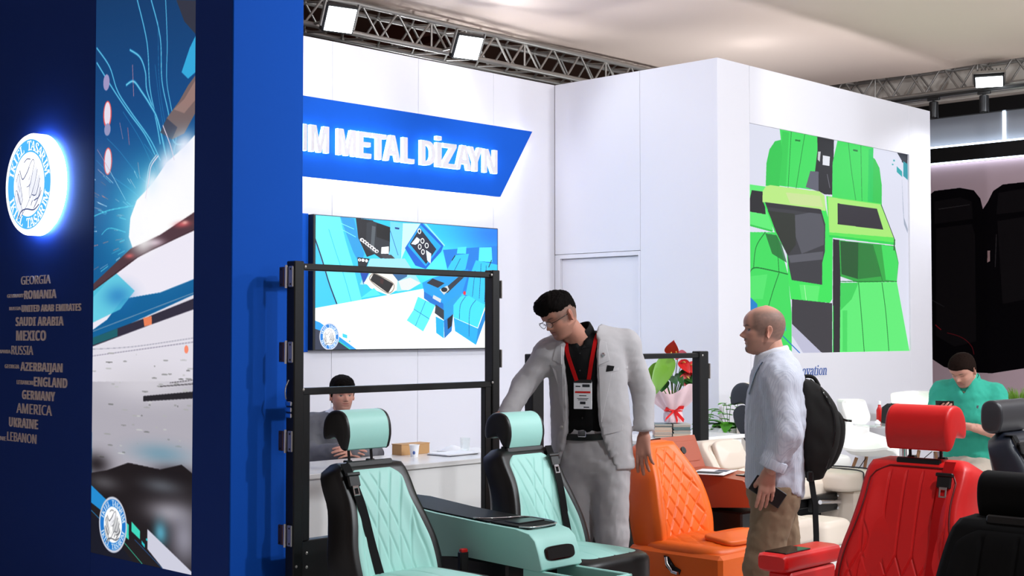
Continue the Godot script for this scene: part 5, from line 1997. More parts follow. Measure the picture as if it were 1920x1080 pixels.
func anthurium(at: Vector3) -> void:
	var t := thing("wrapped_anthurium", "potted red anthurium wrapped in pink paper with a red bow", "plant", at)
	var g := RandomNumberGenerator.new()
	g.seed = 77
	# paper collar
	var b := MB.new()
	var rings := []
	for k in [[.0, .068, .0], [.03, .075, .004], [.07, .07, .008], [.085, .062, .008], [.1, .075, .012], [.16, .135, .03], [.22, .19, .05], [.26, .215, .065]]:
		var ring := []
		for i in 60:
			var a := TAU * i / 60
			var r: float = k[1] + k[2] * .35 * sin(a * 9 + 1) + k[2] * .3 * sin(a * 5)
			ring.append(Vector3(cos(a) * r, k[0] + k[2] * .6 * sin(a * 4 + .6), sin(a) * r))
		rings.append(ring)
	b.loft(rings, false)
	obj("paper_wrap", b, M.pinkpaper, t)
	obj("pot", pad(.12, .12, .13, .02, .0, 2.0), M.brown, t)
	b = MB.new()
	b.loft([[.08, .068], [.084, .071], [.094, .071], [.098, .068]].map(func(q): return range(30).map(func(i): return Vector3(cos(TAU * i / 30) * q[1], q[0], sin(TAU * i / 30) * q[1]))), false)
	obj("ribbon_band", b, M.ribbon, t)
	var f := Vector3(-.72, 0, .69)
	var r := Vector3(.69, 0, .72)
	for s in [[-1, .02], [1, .03], [-1, -.06], [1, -.07], [.3, -.08]]:
		b = MB.new()
		b.ribbon(curve([f * .07 + Vector3(0, .09, 0), f * .085 + r * s[0] * .035 + Vector3(0, .095 + s[1] * .6, 0), f * .09 + r * s[0] * .07 + Vector3(0, .085 + s[1], 0)], 10), [Vector3(0, 1, 0) + r * .3], .026, .002)
		obj("bow_loop", b, M.ribbon, t)
	# leaves and flowers on stalks
	for k in [[-.1, .42, .28, .13, 1, .55], [-.045, .47, .34, .15, 1, .7], [.09, .36, .14, .08, 2, .3], [.14, .33, .13, .08, 2, .2], [-.13, .33, .12, .09, 2, .1], [.03, .36, .15, .06, 2, .3], [-.02, .34, .14, .07, 2, .2], [.07, .38, .16, .09, 2, .7], [-.06, .31, .12, .07, 2, .5], [.1, .36, .11, .09, 2, .6]]:
		var top: Vector3 = r * k[0] + f * g.randf_range(.0, .06) + Vector3(0, k[1], 0)
		b = MB.new()
		b.tube(curve([Vector3(0, .1, 0), Vector3(top.x * .35, k[1] * .6, top.z * .35), top], 8), .004, 6)
		obj("stalk", b, M.stalk, t)
		set_leaf("leaf", t, top, r * (k[0] * 3 + g.randf_range(-.3, .3)) + f * .6 + Vector3(0, -1.1 * k[5] + .1, 0), k[2], k[3], .25, M.leafpale if k[4] == 1 else M.leaf, f + Vector3(0, .5, 0))
	for k in [[-.02, .53, .13, .11, .4], [.12, .44, .13, .1, -.6], [.06, .46, .12, .09, -.5], [.09, .36, .13, .125, -1.2], [.03, .5, .11, .09, .2]]:
		var top: Vector3 = r * k[0] + f * .06 + Vector3(0, k[1], 0)
		b = MB.new()
		b.tube(curve([Vector3(0, .1, 0), Vector3(top.x * .5, k[1] * .7, top.z * .5), top], 8), .0035, 6)
		obj("stalk", b, M.stalk, t)
		var o := set_leaf("red_spathe", t, top, r * (k[0] * 4 + .1) + f * .5 + Vector3(0, k[4], 0), k[2], k[3], .2, M.spathe, f + Vector3(0, .6, 0))
		b = MB.new()
		b.tube([Vector3(0, .002, .01), Vector3(0, .03, .03), Vector3(0, .045, .05)], [.005, .005, .003], 8)
		obj("spadix", b, M.spadix, o)

func build_fixtures() -> void:
	var t := post_frame(4.09, 5.56, -5.44, 1.96, 1.303, .555, "tall black partition frame with hinges behind the mint seats")
	for y in [1.881, 1.502, 1.057, .588]:
		hinge(t, Vector3(-.002, y, -.05), -1)
	for y in [1.85, 1.45]:
		hinge(t, Vector3(1.472, y, -.04), 1)
	var b := MB.new()
	for i in 14:
		var f := i / 13.0
		b.ball(Vector3(-.012 - .012 * sin(f * PI), 1.36 - f * .09, -.03 - .02 * f), Vector3(.004, .005, .004), 6, 4)
	obj("ball_chain", b, M.silver, t)
	b = MB.new()
	for i in 3:
		b.box(Vector3(-.006, 1.245 - i * .03, -.035), Vector3(.012, .024, .05), .004)
	obj("latch", b, M.chrome, t)
	t = post_frame(5.75, 7.5, -5.36, 1.475, 0.0, .845, "low black partition frame behind the orange and cream seats", .1)
	hinge(t, Vector3(1.752, 1.34, -.04), 1)
	# desk
	t = thing("reception_desk", "long white reception desk in front of the suited man", "desk", Vector3(5.85, 0, -6.72))
	obj("worktop", bx(Vector3(0, .745, 0), Vector3(2.2, .03, .64), .003), M.desk, t)
	obj("front_panel", bx(Vector3(0, .365, .29), Vector3(2.16, .73, .025), .003), M.desk, t)
	for s in [-1, 1]:
		obj("side_panel", bx(Vector3(s * 1.07, .365, -.02), Vector3(.025, .73, .58), .003), M.desk, t)
	# things on the desk
	b = MB.new()
	b.lathe([Vector2(.028, 0), Vector2(.031, .004), Vector2(.036, .1), Vector2(.0335, .1), Vector2(.029, .012), Vector2(.001, .01)], 24)
	single("glass_tumbler", b, M.glass, "clear drinking glass on the white desk", "glass", Vector3(6.609, .76, -6.811))
	t = thing("paper_cup", "white paper cup with a blue print on the desk", "cup", Vector3(6.12, .76, -6.8))
	b = MB.new()
	b.lathe([Vector2(.025, 0), Vector2(.034, .076), Vector2(.0365, .08), Vector2(.0365, .083), Vector2(.032, .08), Vector2(.024, .006), Vector2(.001, .006)], 24)
	obj("cup", b, M.paper, t)
	b = MB.new()
	b.ball(Vector3(-.022, .03, .021), Vector3(.009, .012, .004), 12, 8, Basis(Vector3.UP, -.8))
	obj("printed_mark", b, M.motto, t)
	for i in 3:
		var o := single("paper_sheet", bx(Vector3.ZERO, Vector3(.3, .0035, .21), .001), M.paper if i != 0 else M.folder, ["dark folder at the bottom of the papers on the desk", "white sheet between the folder and the top sheet on the desk", "white sheet lying on top of the papers on the desk"][i], "paper", Vector3(6.42 + .008 * i, .7625 + .004 * i, -6.74), .12 - .1 * i, "papers on the desk")
	b = MB.new()
	b.slab(12, 8, func(u, v): return Vector3((u - .5) * .2, .004 + .035 * sin(PI * u) * sin(PI * clampf(v * 1.1, 0, 1)), (v - .5) * .16), Vector3(0, -.003, 0))
	single("crumpled_bag", b, M.paper, "crumpled white paper bag behind the sheets on the desk", "bag", Vector3(6.63, .76, -6.95), .3)
	t = thing("cardboard_box", "flat tan cardboard box on the desk before the suited man", "box", Vector3(6.25, .76, -6.98))
	obj("carton", bx(Vector3(0, .035, 0), Vector3(.26, .07, .1), .002), M.card, t)
	obj("lid_edge", bx(Vector3(0, .072, 0), Vector3(.264, .006, .104), .001), M.card, t)
	# office chair of the man at the desk
	t = thing("office_chair", "dark office chair of the man in the suit", "chair", Vector3(5.9, 0, -7.44), -.491)
	b = pad(.5, .48, .09, .035, .01)
	obj("seat", b, M.blackcloth, t).position = Vector3(0, .34, 0)
	b = pad(.48, .5, .07, .03, .01)
	var bk := obj("backrest", b, M.blackcloth, t)
	bk.basis = Basis(Vector3.RIGHT, PI / 2 - .12)
	bk.position = Vector3(0, .72, -.34)
	b = MB.new()
	b.tube([Vector3(0, .06, 0), Vector3(0, .36, 0)], .03, 12)
	obj("gas_column", b, M.satin, t)
	for i in 5:
		b = MB.new()
		var d := Vector3(sin(TAU * i / 5), 0, cos(TAU * i / 5))
		b.tube([Vector3(0, .08, 0), d * .28 + Vector3(0, .05, 0), d * .28 + Vector3(0, .02, 0)], [.022, .016, .02], 8)
		obj("leg", b, M.black, t)
	# low counter with magazines and the flower
	t = thing("display_counter", "white counter under the magazines and anthurium", "counter", Vector3(8.4, 0, -6.35))
	obj("top", bx(Vector3(0, .785, 0), Vector3(1.1, .03, .6), .003), M.desk, t)
	obj("body", bx(Vector3(0, .385, 0), Vector3(1.06, .77, .56), .003), M.desk, t)
	var rg := RandomNumberGenerator.new()
	rg.seed = 12
	var y := .8
	for i in 9:
		var h := rg.randf_range(.009, .015)
		for s in [0, 1]:
			var p := Vector3(8.22, y + h / 2, -6.312) if s == 0 else Vector3(8.317, y + h / 2, -6.211)
			var m: Material = [M.mag1, M.mag2, M.mag1, M.mag4][rg.randi() % 4]
			var o := thing("magazine", "magazine in the %s stack below the anthurium, %s" % [["first", "second"][s], ["lowest", "second from the bottom", "third from the bottom", "fourth from the bottom", "middle one", "fourth from the top", "third from the top", "second from the top", "topmost"][i]], "magazine", p, -.8 + rg.randf_range(-.05, .05), "magazines under the anthurium")
			obj("cover", bx(Vector3.ZERO, Vector3(.13, h * .96, .19), .001), m, o)
			obj("pages", bx(Vector3(.001, 0, 0), Vector3(.13, h * .6, .192)), [M.mag3, M.mag4, M.mag2][rg.randi() % 3], o)
		y += h
	anthurium(Vector3(8.28, y + .01, -6.25))
	# white planter with a trailing plant
	t = thing("plant_box", "tall square white planter near the cream lounge seat", "planter", Vector3(9.475, 0, -6.575))
	b = MB.new()
	b.box(Vector3(0, .4, .12), Vector3(.26, .8, .02), .003)
	b.box(Vector3(0, .4, -.12), Vector3(.26, .8, .02), .003)
	b.box(Vector3(.12, .4, 0), Vector3(.02, .8, .22), .003)
	b.box(Vector3(-.12, .4, 0), Vector3(.02, .8, .22), .003)
	obj("box", b, M.plastic, t)
	obj("soil", bx(Vector3(0, .74, 0), Vector3(.22, .04, .22)), M.soil, t)
	var pl := thing("trailing_plant", "bright green trailing plant growing from the white planter", "plant", Vector3(9.475, .75, -6.575))
	for i in 34:
		var a := rg.randf() * TAU
		var rr := rg.randf_range(.02, .12)
		var o := Vector3(cos(a) * rr, rg.randf_range(.0, .09), sin(a) * rr)
		set_leaf("leaf", pl, o, Vector3(cos(a), rg.randf_range(-.3, .7), sin(a)), rg.randf_range(.1, .15), rg.randf_range(.075, .11), .4, M.leafbright if i % 3 else M.leaf)
	for i in 5:
		var a := 2.2 + i * .5
		var tip := Vector3(cos(a) * .2, .3 - .05 * i, sin(a) * .2)
		b = MB.new()
		var pth := curve([Vector3.ZERO, tip * Vector3(.4, .9, .4), tip, tip + Vector3(cos(a) * .05, -.08, sin(a) * .05)], 14)
		b.tube(pth, .0025, 5)
		obj("vine", b, M.stalk, pl)
		for k in range(4, 15, 3):
			set_leaf("leaf", pl, pth[k], Vector3(cos(a + k), .2, sin(a + k)), .075, .055, .3, M.leafbright)
	# open brochure on the brown console
	t = thing("open_brochure", "open brochure with a dark picture lying on the brown console", "brochure", Vector3(6.47, .787, -4.6), .35)
	obj("page", bx(Vector3(-.075, .002, 0), Vector3(.15, .004, .21), .001), M.paper, t)
	obj("page", bx(Vector3(.075, .002, 0), Vector3(.15, .004, .21), .001), M.paper, t)
	obj("picture", bx(Vector3(-.06, .0045, -.01), Vector3(.11, .001, .15)), M.charcoal, t)
	obj("picture", bx(Vector3(.07, .0045, .04), Vector3(.1, .001, .07)), M.folder, t)
	t = thing("foot_pad", "low cream foot pad in front of the lounge seat", "footrest", Vector3(9.02, 0, -5.45))
	b = pad(.42, .4, .19, .05, .015)
	obj("cushion", b, M.cream_leather, t)
	obj("plinth", bx(Vector3(0, .02, 0), Vector3(.36, .04, .34), .004), M.black, t)
	# glass table with chairs
	t = thing("glass_table", "round glass table among the white shell chairs", "table", Vector3(10.23, 0, -5.37))
	b = MB.new()
	b.lathe([Vector2(.001, .85), Vector2(.395, .85), Vector2(.4, .845), Vector2(.4, .838), Vector2(.395, .833), Vector2(.001, .833)], 64)
	obj("glass_top", b, M.glass, t)
	b = MB.new()
	b.lathe([Vector2(.001, 0), Vector2(.24, 0), Vector2(.24, .012), Vector2(.04, .03), Vector2(.03, .81), Vector2(.1, .833), Vector2(.001, .833)], 32)
	obj("pedestal", b, M.chrome, t)
	shell_chair(Vector3(11.07, 0, -6.1), .12, "white shell chair against the white wall, behind the handbag")
	shell_chair(Vector3(11.97, 0, -6.04), -.75, "white shell chair behind the glass table, beside the man in the polo", 1.2)
	shell_chair(Vector3(9.98, 0, -4.55), -1.4683, "white shell chair of the man in the green polo", 1.08)
	t = thing("round_stool", "round white stool on wooden legs next to the cream leg rest", "stool", Vector3(10.52, 0, -6.26))
	b = pad(.42, .42, .1, .045, .015, 2.0)
	obj("seat", b, M.plastic, t).position = Vector3(0, .42, 0)
	for i in 4:
		b = MB.new()
		var d := Vector3(sin(TAU * (i + .5) / 4), 0, cos(TAU * (i + .5) / 4))
		b.tube([d * .11 + Vector3(0, .425, 0), d * .19], [.018, .011], 10)
		obj("leg", b, M.wood, t)
	for i in 2:
		b = MB.new()
		b.tube([Vector3(.12 - .24 * i, .4, .12), Vector3(-.16 + .32 * i, .1, -.16)], .004, 6)
		obj("wire_brace", b, M.black, t)
	t = thing("chain_handbag", "black handbag with a silver chain on the glass table", "bag", Vector3(10.16, .85, -5.44), .75)
	b = MB.new()
	b.prism([Vector2(-.14, 0), Vector2(.14, 0), Vector2(.11, .13), Vector2(-.06, .17), Vector2(-.11, .15)], .09, Transform3D.IDENTITY)
	obj("body", b, M.blackshirt, t)
	var links := curve([Vector3(-.15, .02, .06), Vector3(-.1, .06, .06), Vector3(.0, .1, .055), Vector3(.06, .16, .03), Vector3(.1, .14, 0), Vector3(.12, .1, -.03)], 24)
	for i in 24:
		b = MB.new()
		b.tube([links[i], links[i + 1]], .007 if i % 2 else .004, 6)
		obj("chain_link", b, M.chrome, t)
	t = thing("small_bottle", "small bottle with a red label and white cap on the table", "bottle", Vector3(10.3, .85, -5.62))
	b = MB.new()
	b.lathe([Vector2(.02, 0), Vector2(.026, .01), Vector2(.026, .1), Vector2(.012, .13), Vector2(.012, .15)], 20)
	obj("bottle", b, M.redplastic, t)
	b = MB.new()
	b.lathe([Vector2(.014, .145), Vector2(.014, .175), Vector2(.001, .178)], 16)
	obj("cap", b, M.paper, t)
	b = pad(.07, .05, .03, .014, .01, 2.5)
	single("paper_napkin", b, M.paper, "crumpled white napkin beside the handbag", "napkin", Vector3(9.99, .85, -5.47), .4)
	# grass in a pot at the right edge
	t = thing("potted_grass", "bushy green grass plant behind the navy seat", "plant", Vector3(11.7, 0, -5.02))
	b = MB.new()
	b.lathe([Vector2(.11, 0), Vector2(.15, .97), Vector2(.13, .97), Vector2(.12, .93), Vector2(.001, .93)], 28)
	obj("pot", b, M.plastic, t)
	b = MB.new()
	for i in 420:
		var a := rg.randf() * TAU
		var e := rg.randf_range(.1, 1.5)
		var l := rg.randf_range(.12, .22)
		var o := Vector3(cos(a), 0, sin(a)) * rg.randf_range(0, .1) + Vector3(0, .93, 0)
		var d := Vector3(cos(a) * sin(e), cos(e), sin(a) * sin(e))
		b.tube([o, o + d * l * .6, o + d * l + Vector3(0, -.02, 0)], [.004, .003, .001], 3, false)
	var gr := obj("grass_blades", b, M.grass, t)
	gr.set_meta("kind", "stuff")

# ---------------------------------------------------------------- people
class Field:
	# smooth union of tapered limbs on a grid, meshed as surface nets
	var o: Vector3
	var c: float
	var nx: int
	var ny: int
	var nz: int
	var d := PackedFloat32Array()
	func _init(lo: Vector3, hi: Vector3, cell: float) -> void:
		o = lo
		c = cell
		nx = int((hi.x - lo.x) / c) + 2
		ny = int((hi.y - lo.y) / c) + 2
		nz = int((hi.z - lo.z) / c) + 2
		d.resize(nx * ny * nz)
		d.fill(.2)
	func span(lo: Vector3, hi: Vector3) -> Array:
		return [maxi(0, int((lo.x - o.x) / c)), mini(nx - 1, int((hi.x - o.x) / c) + 1), maxi(0, int((lo.y - o.y) / c)), mini(ny - 1, int((hi.y - o.y) / c) + 1), maxi(0, int((lo.z - o.z) / c)), mini(nz - 1, int((hi.z - o.z) / c) + 1)]
	func cap(a: Vector3, b: Vector3, ra: float, rb: float, k := .03, sz := 1.0, bs := Basis.IDENTITY) -> void:
		# tapered capsule; sz flattens it along bs.z
		var r := maxf(ra, rb) + k + c * 2
		var e := Vector3.ONE * r
		var s := span(a.min(b) - e, a.max(b) + e)
		var inv := bs.transposed()
		var flat := absf(sz - 1) > .001
		var ba := inv * (b - a)
		if flat:
			ba.z /= sz
		var bb := maxf(ba.dot(ba), 1e-9)
		for z in range(s[4], s[5] + 1):
			for y in range(s[2], s[3] + 1):
				var row := (z * ny + y) * nx
				for x in range(s[0], s[1] + 1):
					var p := Vector3(o.x + x * c, o.y + y * c, o.z + z * c) - a
					if flat:
						p = inv * p
						p.z /= sz
					else:
						p = inv * p
					var h := clampf(p.dot(ba) / bb, 0, 1)
					var v := (p - ba * h).length() - (ra + (rb - ra) * h)
					if flat and v > 0:
						v *= minf(1, sz)
					var w := d[row + x]
					var m := maxf(k - absf(w - v), 0)
					d[row + x] = minf(w, v) - (m * m * .25 / k if k > 0 else 0.0)
	func carve(lo: Vector3, hi: Vector3, f: Callable) -> void:
		# take away where f(p) < 0
		var s := span(lo, hi)
		for z in range(s[4], s[5] + 1):
			for y in range(s[2], s[3] + 1):
				var row := (z * ny + y) * nx
				for x in range(s[0], s[1] + 1):
					var v: float = f.call(Vector3(o.x + x * c, o.y + y * c, o.z + z * c))
					d[row + x] = maxf(d[row + x], -v)
	func column(i: int, j: int) -> float:
		# z where a ray from the front meets the surface, on a grid column
		for k in range(nz - 2, -1, -1):
			var v := d[(k * ny + j) * nx + i]
			if v < 0:
				var u := d[((k + 1) * ny + j) * nx + i]
				return o.z + (k + v / (v - u)) * c
		return -9.0
	func front(x: float, y: float) -> float:
		var fx := clampf((x - o.x) / c, 0, nx - 2)
		var fy := clampf((y - o.y) / c, 0, ny - 2)
		var i := int(fx)
		var j := int(fy)
		fx -= i
		fy -= j
		var sum := 0.0
		var all := 0.0
		for q in [[0, 0, (1 - fx) * (1 - fy)], [1, 0, fx * (1 - fy)], [0, 1, (1 - fx) * fy], [1, 1, fx * fy]]:
			var z := column(i + q[0], j + q[1])
			if z > -8:
				sum += z * (q[2] + .001)
				all += q[2] + .001
		return sum / all if all > 0 else 0.0
	func into(m: MB, xf := Transform3D.IDENTITY) -> void:
		var vid := {}
		var from := m.ix.size()
		var st := [0, 1, nx, nx + 1, nx * ny, nx * ny + 1, nx * ny + nx, nx * ny + nx + 1]
		var at := [Vector3(0, 0, 0), Vector3(1, 0, 0), Vector3(0, 1, 0), Vector3(1, 1, 0), Vector3(0, 0, 1), Vector3(1, 0, 1), Vector3(0, 1, 1), Vector3(1, 1, 1)]
		var ed := [[0, 1], [2, 3], [4, 5], [6, 7], [0, 2], [1, 3], [4, 6], [5, 7], [0, 4], [1, 5], [2, 6], [3, 7]]
		for z in nz - 1:
			for y in ny - 1:
				var row := (z * ny + y) * nx
				for x in nx - 1:
					var i := row + x
					var s := int(d[i] < 0) + int(d[i + 1] < 0) + int(d[i + nx] < 0) + int(d[i + nx + 1] < 0)
					var j := i + nx * ny
					s += int(d[j] < 0) + int(d[j + 1] < 0) + int(d[j + nx] < 0) + int(d[j + nx + 1] < 0)
					if s == 0 or s == 8:
						continue
					var p := Vector3.ZERO
					var n := 0
					for e in ed:
						var u := d[i + st[e[0]]]
						var v := d[i + st[e[1]]]
						if (u < 0) != (v < 0):
							p += at[e[0]].lerp(at[e[1]], u / (u - v))
							n += 1
					p = o + (Vector3(x, y, z) + p / n) * c
					vid[i] = m.add(xf * p)
		var dx := 1
		var dy := nx
		var dz := nx * ny
		for i in vid:
			var neg := d[i] < 0
			if neg != (d[i + dx] < 0) and vid.has(i - dy) and vid.has(i - dz) and vid.has(i - dy - dz):
				if neg:
					m.q(vid[i], vid[i - dz], vid[i - dy - dz], vid[i - dy])
				else:
					m.q(vid[i], vid[i - dy], vid[i - dy - dz], vid[i - dz])
			if neg != (d[i + dy] < 0) and vid.has(i - dx) and vid.has(i - dz) and vid.has(i - dx - dz):
				if neg:
					m.q(vid[i], vid[i - dx], vid[i - dx - dz], vid[i - dz])
				else:
					m.q(vid[i], vid[i - dz], vid[i - dx - dz], vid[i - dx])
			if neg != (d[i + dz] < 0) and vid.has(i - dx) and vid.has(i - dy) and vid.has(i - dx - dy):
				if neg:
					m.q(vid[i], vid[i - dy], vid[i - dx - dy], vid[i - dx])
				else:
					m.q(vid[i], vid[i - dx], vid[i - dx - dy], vid[i - dy])
		m.fix(from)

const FACE_F := [[0, .05], [.006, .07], [.014, .083], [.03, .0875], [.044, .0855], [.061, .086], [.08, .0875], [.1, .088], [.118, .083], [.128, .085], [.14, .0925], [.16, .094], [.18, .088], [.2, .072], [.218, .046], [.23, .012], [.235, -.015]]
const LIPS := [[.032, 0], [.044, -.0045], [.054, .003], [.0605, -.0015], [.068, .005], [.078, .0015], [.09, 0]]
const FACE_B := [[0, -.0], [.03, -.04], [.06, -.072], [.09, -.09], [.12, -.101], [.15, -.104], [.18, -.097], [.2, -.083], [.218, -.06], [.23, -.034], [.235, -.017]]
const FACE_W := [[0, .026], [.012, .043], [.03, .053], [.05, .061], [.07, .066], [.09, .07], [.11, .073], [.13, .0765], [.15, .0775], [.17, .0755], [.19, .068], [.21, .054], [.224, .036], [.232, .018], [.235, .003]]
const NOSE := [[.074, 0], [.08, .009], [.086, .021], [.092, .0255], [.1, .021], [.11, .0135], [.12, .0065], [.13, .002], [.136, 0]]

func face_point(y: float, a: float, wide := 1.0) -> Vector3:
	# a = 0 looks forward; y from chin to crown
	var f := lut(FACE_F, y)
	var b := lut(FACE_B, y)
	var w := lut(FACE_W, y) * wide
	var s := sin(a)
	var c := cos(a)
	var zc := lerpf(0.0, -.01, y / .235)
	var rz := f - zc if c > 0 else zc - b
	var e := 2.35 if c > 0 else 2.15
	var k := pow(pow(absf(s) / w, e) + pow(absf(c) / maxf(rz, .003), e), -1.0 / e)
	var x := s * k
	var z := zc + c * k
	if c > 0:
		z += lut(LIPS, y) * exp(-pow(x / .021, 4))
		z += lut(NOSE, y) * exp(-pow(x / lerpf(.014, .0085, clampf((y - .088) / .035, 0, 1)), 2))
		if y > .07 and y < .1:
			z += .004 * exp(-pow((absf(x) - .013) / .005, 2) - pow((y - .085) / .006, 2))
		z -= .0095 * exp(-pow((absf(x) - .031) / .015, 2) - pow((y - .1185) / .009, 2))
		z += .0055 * exp(-pow((absf(x) - .031) / .0115, 2) - pow((y - .117) / .0065, 2))
		z += .0035 * exp(-pow((absf(x) - .026) / .02, 2) - pow((y - .136) / .006, 2))
		z += .003 * exp(-pow((absf(x) - .05) / .016, 2) - pow((y - .098) / .014, 2))
		if absf(x) > .015:
			z += .002 * exp(-pow((absf(x) - .03) / .014, 2) - pow((y - .06) / .014, 2))
	return Vector3(x, y, z)

func add_head(m: MB, xf: Transform3D, tone: Callable, wide := 1.0) -> void:
	# head with brow, nose, lips, chin and ears; tone(y, x, z, front) gives the skin's own colour
	var rows := 84
	var segs := 96
	var base := m.v.size()
	var from := m.ix.size()
	for j in rows + 1:
		var y := .235 * j / rows
		for i in segs:
			# more columns towards the face
			var u := 2.0 * i / segs - 1
			var a := PI * signf(u) * pow(absf(u), 1.25)
			var p := face_point(y, a, wide)
			m.tint = tone.call(p)
			m.add(xf * p)
	for j in rows:
		for i in segs:
			var a := base + j * segs + i
			var b := base + j * segs + (i + 1) % segs
			m.q(a, b, b + segs, a + segs)
	m.tint = tone.call(Vector3(0, .002, 0))
	var k := m.add(xf * Vector3(0, .002, .03))
	for i in segs:
		m.t3(k, base + (i + 1) % segs, base + i)
	m.fix(from)
	for s in [-1, 1]:
		m.tint = tone.call(Vector3(s * .2, .105, 0))
		var eb := Basis(Vector3.UP, s * .42) * Basis(Vector3.RIGHT, -.16)
		from = m.ix.size()
		var rings := []
		var outl := [Vector2(0, -.03), Vector2(.007, -.022), Vector2(.008, -.012), Vector2(.006, 0), Vector2(.011, .014), Vector2(.01, .026), Vector2(.0, .033), Vector2(-.011, .031), Vector2(-.018, .02), Vector2(-.019, .006), Vector2(-.014, -.008), Vector2(-.009, -.022), Vector2(-.004, -.03)]
		for q in [[-.004, .8], [.004, .92], [.011, 1.0], [.015, .95], [.0145, .8], [.008, .55], [.006, .2]]:
			rings.append(outl.map(func(v): return xf * (Vector3(s * .0725 * wide, .106, -.004) + eb * Vector3(s * q[0], v.y * q[1], v.x * q[1]))))
		m.loft(rings)

func add_hair(m: MB, xf: Transform3D, depth: Callable, wide := 1.0) -> void:
	# cap of hair: depth(p, a) in metres above the scalp, below zero hides it
	var rows := 70
	var segs := 96
	var base := m.v.size()
	var from := m.ix.size()
	for j in rows + 1:
		var y := lerpf(.05, .235, float(j) / rows)
		for i in segs:
			var a := TAU * i / segs - PI
			var p := face_point(y, a, wide)
			var n := (p - Vector3(0, .125, -.005)).normalized()
			var h: float = depth.call(p, a)
			m.add(xf * (p + n * h))
	for j in rows:
		for i in segs:
			var a := base + j * segs + i
			var b := base + j * segs + (i + 1) % segs
			m.q(a, b, b + segs, a + segs)
	var k := m.add(xf * Vector3(0, .08, 0))
	for i in segs:
		m.t3(k, base + (i + 1) % segs, base + i)
	k = m.add(m.v[base + rows * segs].lerp(m.v[base + rows * segs + segs / 2], .5) + xf.basis * Vector3(0, .001, 0))
	for i in segs:
		m.t3(k, base + rows * segs + i, base + rows * segs + (i + 1) % segs)
	m.fix(from)

func add_hand(m: MB, xf: Transform3D, side: int, curl: Array, thumb: Vector3, tint: Color, cell := .0035) -> void:
	# wrist at the origin, fingers along +y, palm towards +z, thumb on the x side given
	var f := Field.new(Vector3(-.085, -.05, -.05), Vector3(.085, .2, .1), cell)
	f.cap(Vector3(0, -.05, 0), Vector3(0, .01, 0), .027, .024, .01, .75)
	f.cap(Vector3(-.016, .01, 0), Vector3(-.028, .078, 0), .0165, .013, .016, .9)
	f.cap(Vector3(0, .008, 0), Vector3(-.005, .088, -.002), .0165, .0135, .016, .9)
	f.cap(Vector3(.014, .01, 0), Vector3(.026, .082, 0), .0165, .013, .016, .9)
	f.cap(Vector3(side * .014, .012, .006), Vector3(side * .032, .045, .012), .017, .015, .014)
	var xs := [.03, .0105, -.0095, -.029]
	var ys := [.083, .09, .086, .076]
	var ln := [[.04, .025, .02], [.044, .028, .021], [.04, .026, .02], [.032, .02, .018]]
	for i in 4:
		var p := Vector3(side * xs[i], ys[i], 0)
		var an := 0.0
		var r := .0100 - .0006 * (i if i != 1 else 0)
		var fan := side * (.07 - .05 * i)
		for s in 3:
			an += curl[i] * [.8, 1.1, .7][s]
			var q: Vector3 = p + Vector3(sin(fan) * cos(an), cos(fan) * cos(an), sin(an)) * ln[i][s]
			f.cap(p, q, r, r - .0008, .004)
			r -= .0007
			p = q
	var t0 := Vector3(side * .034, .04, .012)
	var t1 := t0 + Vector3(side * thumb.x, thumb.y, thumb.z).normalized() * .036
	var t2 := t1 + Vector3(side * thumb.x * .6, thumb.y + .25, thumb.z + .15).normalized() * .03
	f.cap(t0, t1, .0125, .0105, .008)
	f.cap(t1, t2, .0105, .0085, .004)
	m.tint = tint
	f.into(m, xf)

func frame_of(y: Vector3, z: Vector3) -> Basis:
	var yy := y.normalized()
	var xx := yy.cross(z).normalized()
	return Basis(xx, yy, xx.cross(yy))

func ruffle(m: MB, amp: float, freq: Vector3, sd: int, ridge := true) -> void:
	# folds of cloth: push the surface along its own direction
	var n := FastNoiseLite.new()
	n.seed = sd
	n.frequency = 1.0
	n.noise_type = FastNoiseLite.TYPE_SIMPLEX_SMOOTH
	n.fractal_octaves = 2
	var nr := PackedVector3Array()
	nr.resize(m.v.size())
	for i in range(0, m.ix.size(), 3):
		var a := m.ix[i]
		var b := m.ix[i + 1]
		var c := m.ix[i + 2]
		var k := (m.v[c] - m.v[a]).cross(m.v[b] - m.v[a])
		nr[a] += k
		nr[b] += k
		nr[c] += k
	for i in m.v.size():
		var p := m.v[i] * freq
		var w := n.get_noise_3dv(p)
		if ridge:
			w = (.35 - absf(w)) * 1.6
		m.v[i] += nr[i].normalized() * w * amp

func patch(f: Field, poly: Array, lift: float, th: float, n := 10) -> MB:
	# a four-cornered cloth patch laid on the front of a figure
	var b := MB.new()
	b.slab(n, n, func(u, v):
		var p: Vector2 = poly[0].lerp(poly[1], u).lerp(poly[3].lerp(poly[2], u), v)
		return Vector3(p.x, p.y, f.front(p.x, p.y) + lift), Vector3(0, 0, -th))
	return b

func strip(f: Field, pts: Array, w: float, lift: float) -> MB:
	# a ribbon that follows the front of a figure
	var b := MB.new()
	var s := curve(pts, 24)
	var p3 := s.map(func(q): return Vector3(q.x, q.y, f.front(q.x, q.y) + lift))
	# smooth the path
	for k in 3:
		for i in range(1, p3.size() - 1):
			p3[i].z = maxf(p3[i].z, (p3[i - 1].z + p3[i + 1].z) / 2)
	var side := []
	for i in p3.size():
		var d: Vector3 = p3[mini(i + 1, p3.size() - 1)] - p3[maxi(i - 1, 0)]
		side.append(Vector3(d.y, -d.x, 0).normalized())
	b.ribbon(p3, side, w, .002)
	return b

func skin_mat() -> StandardMaterial3D:
	var m := mat(Color.WHITE, .55, 0.0, .4)
	m.vertex_color_use_as_albedo = true
	m.subsurf_scatter_enabled = true
	m.subsurf_scatter_strength = .06
	return m

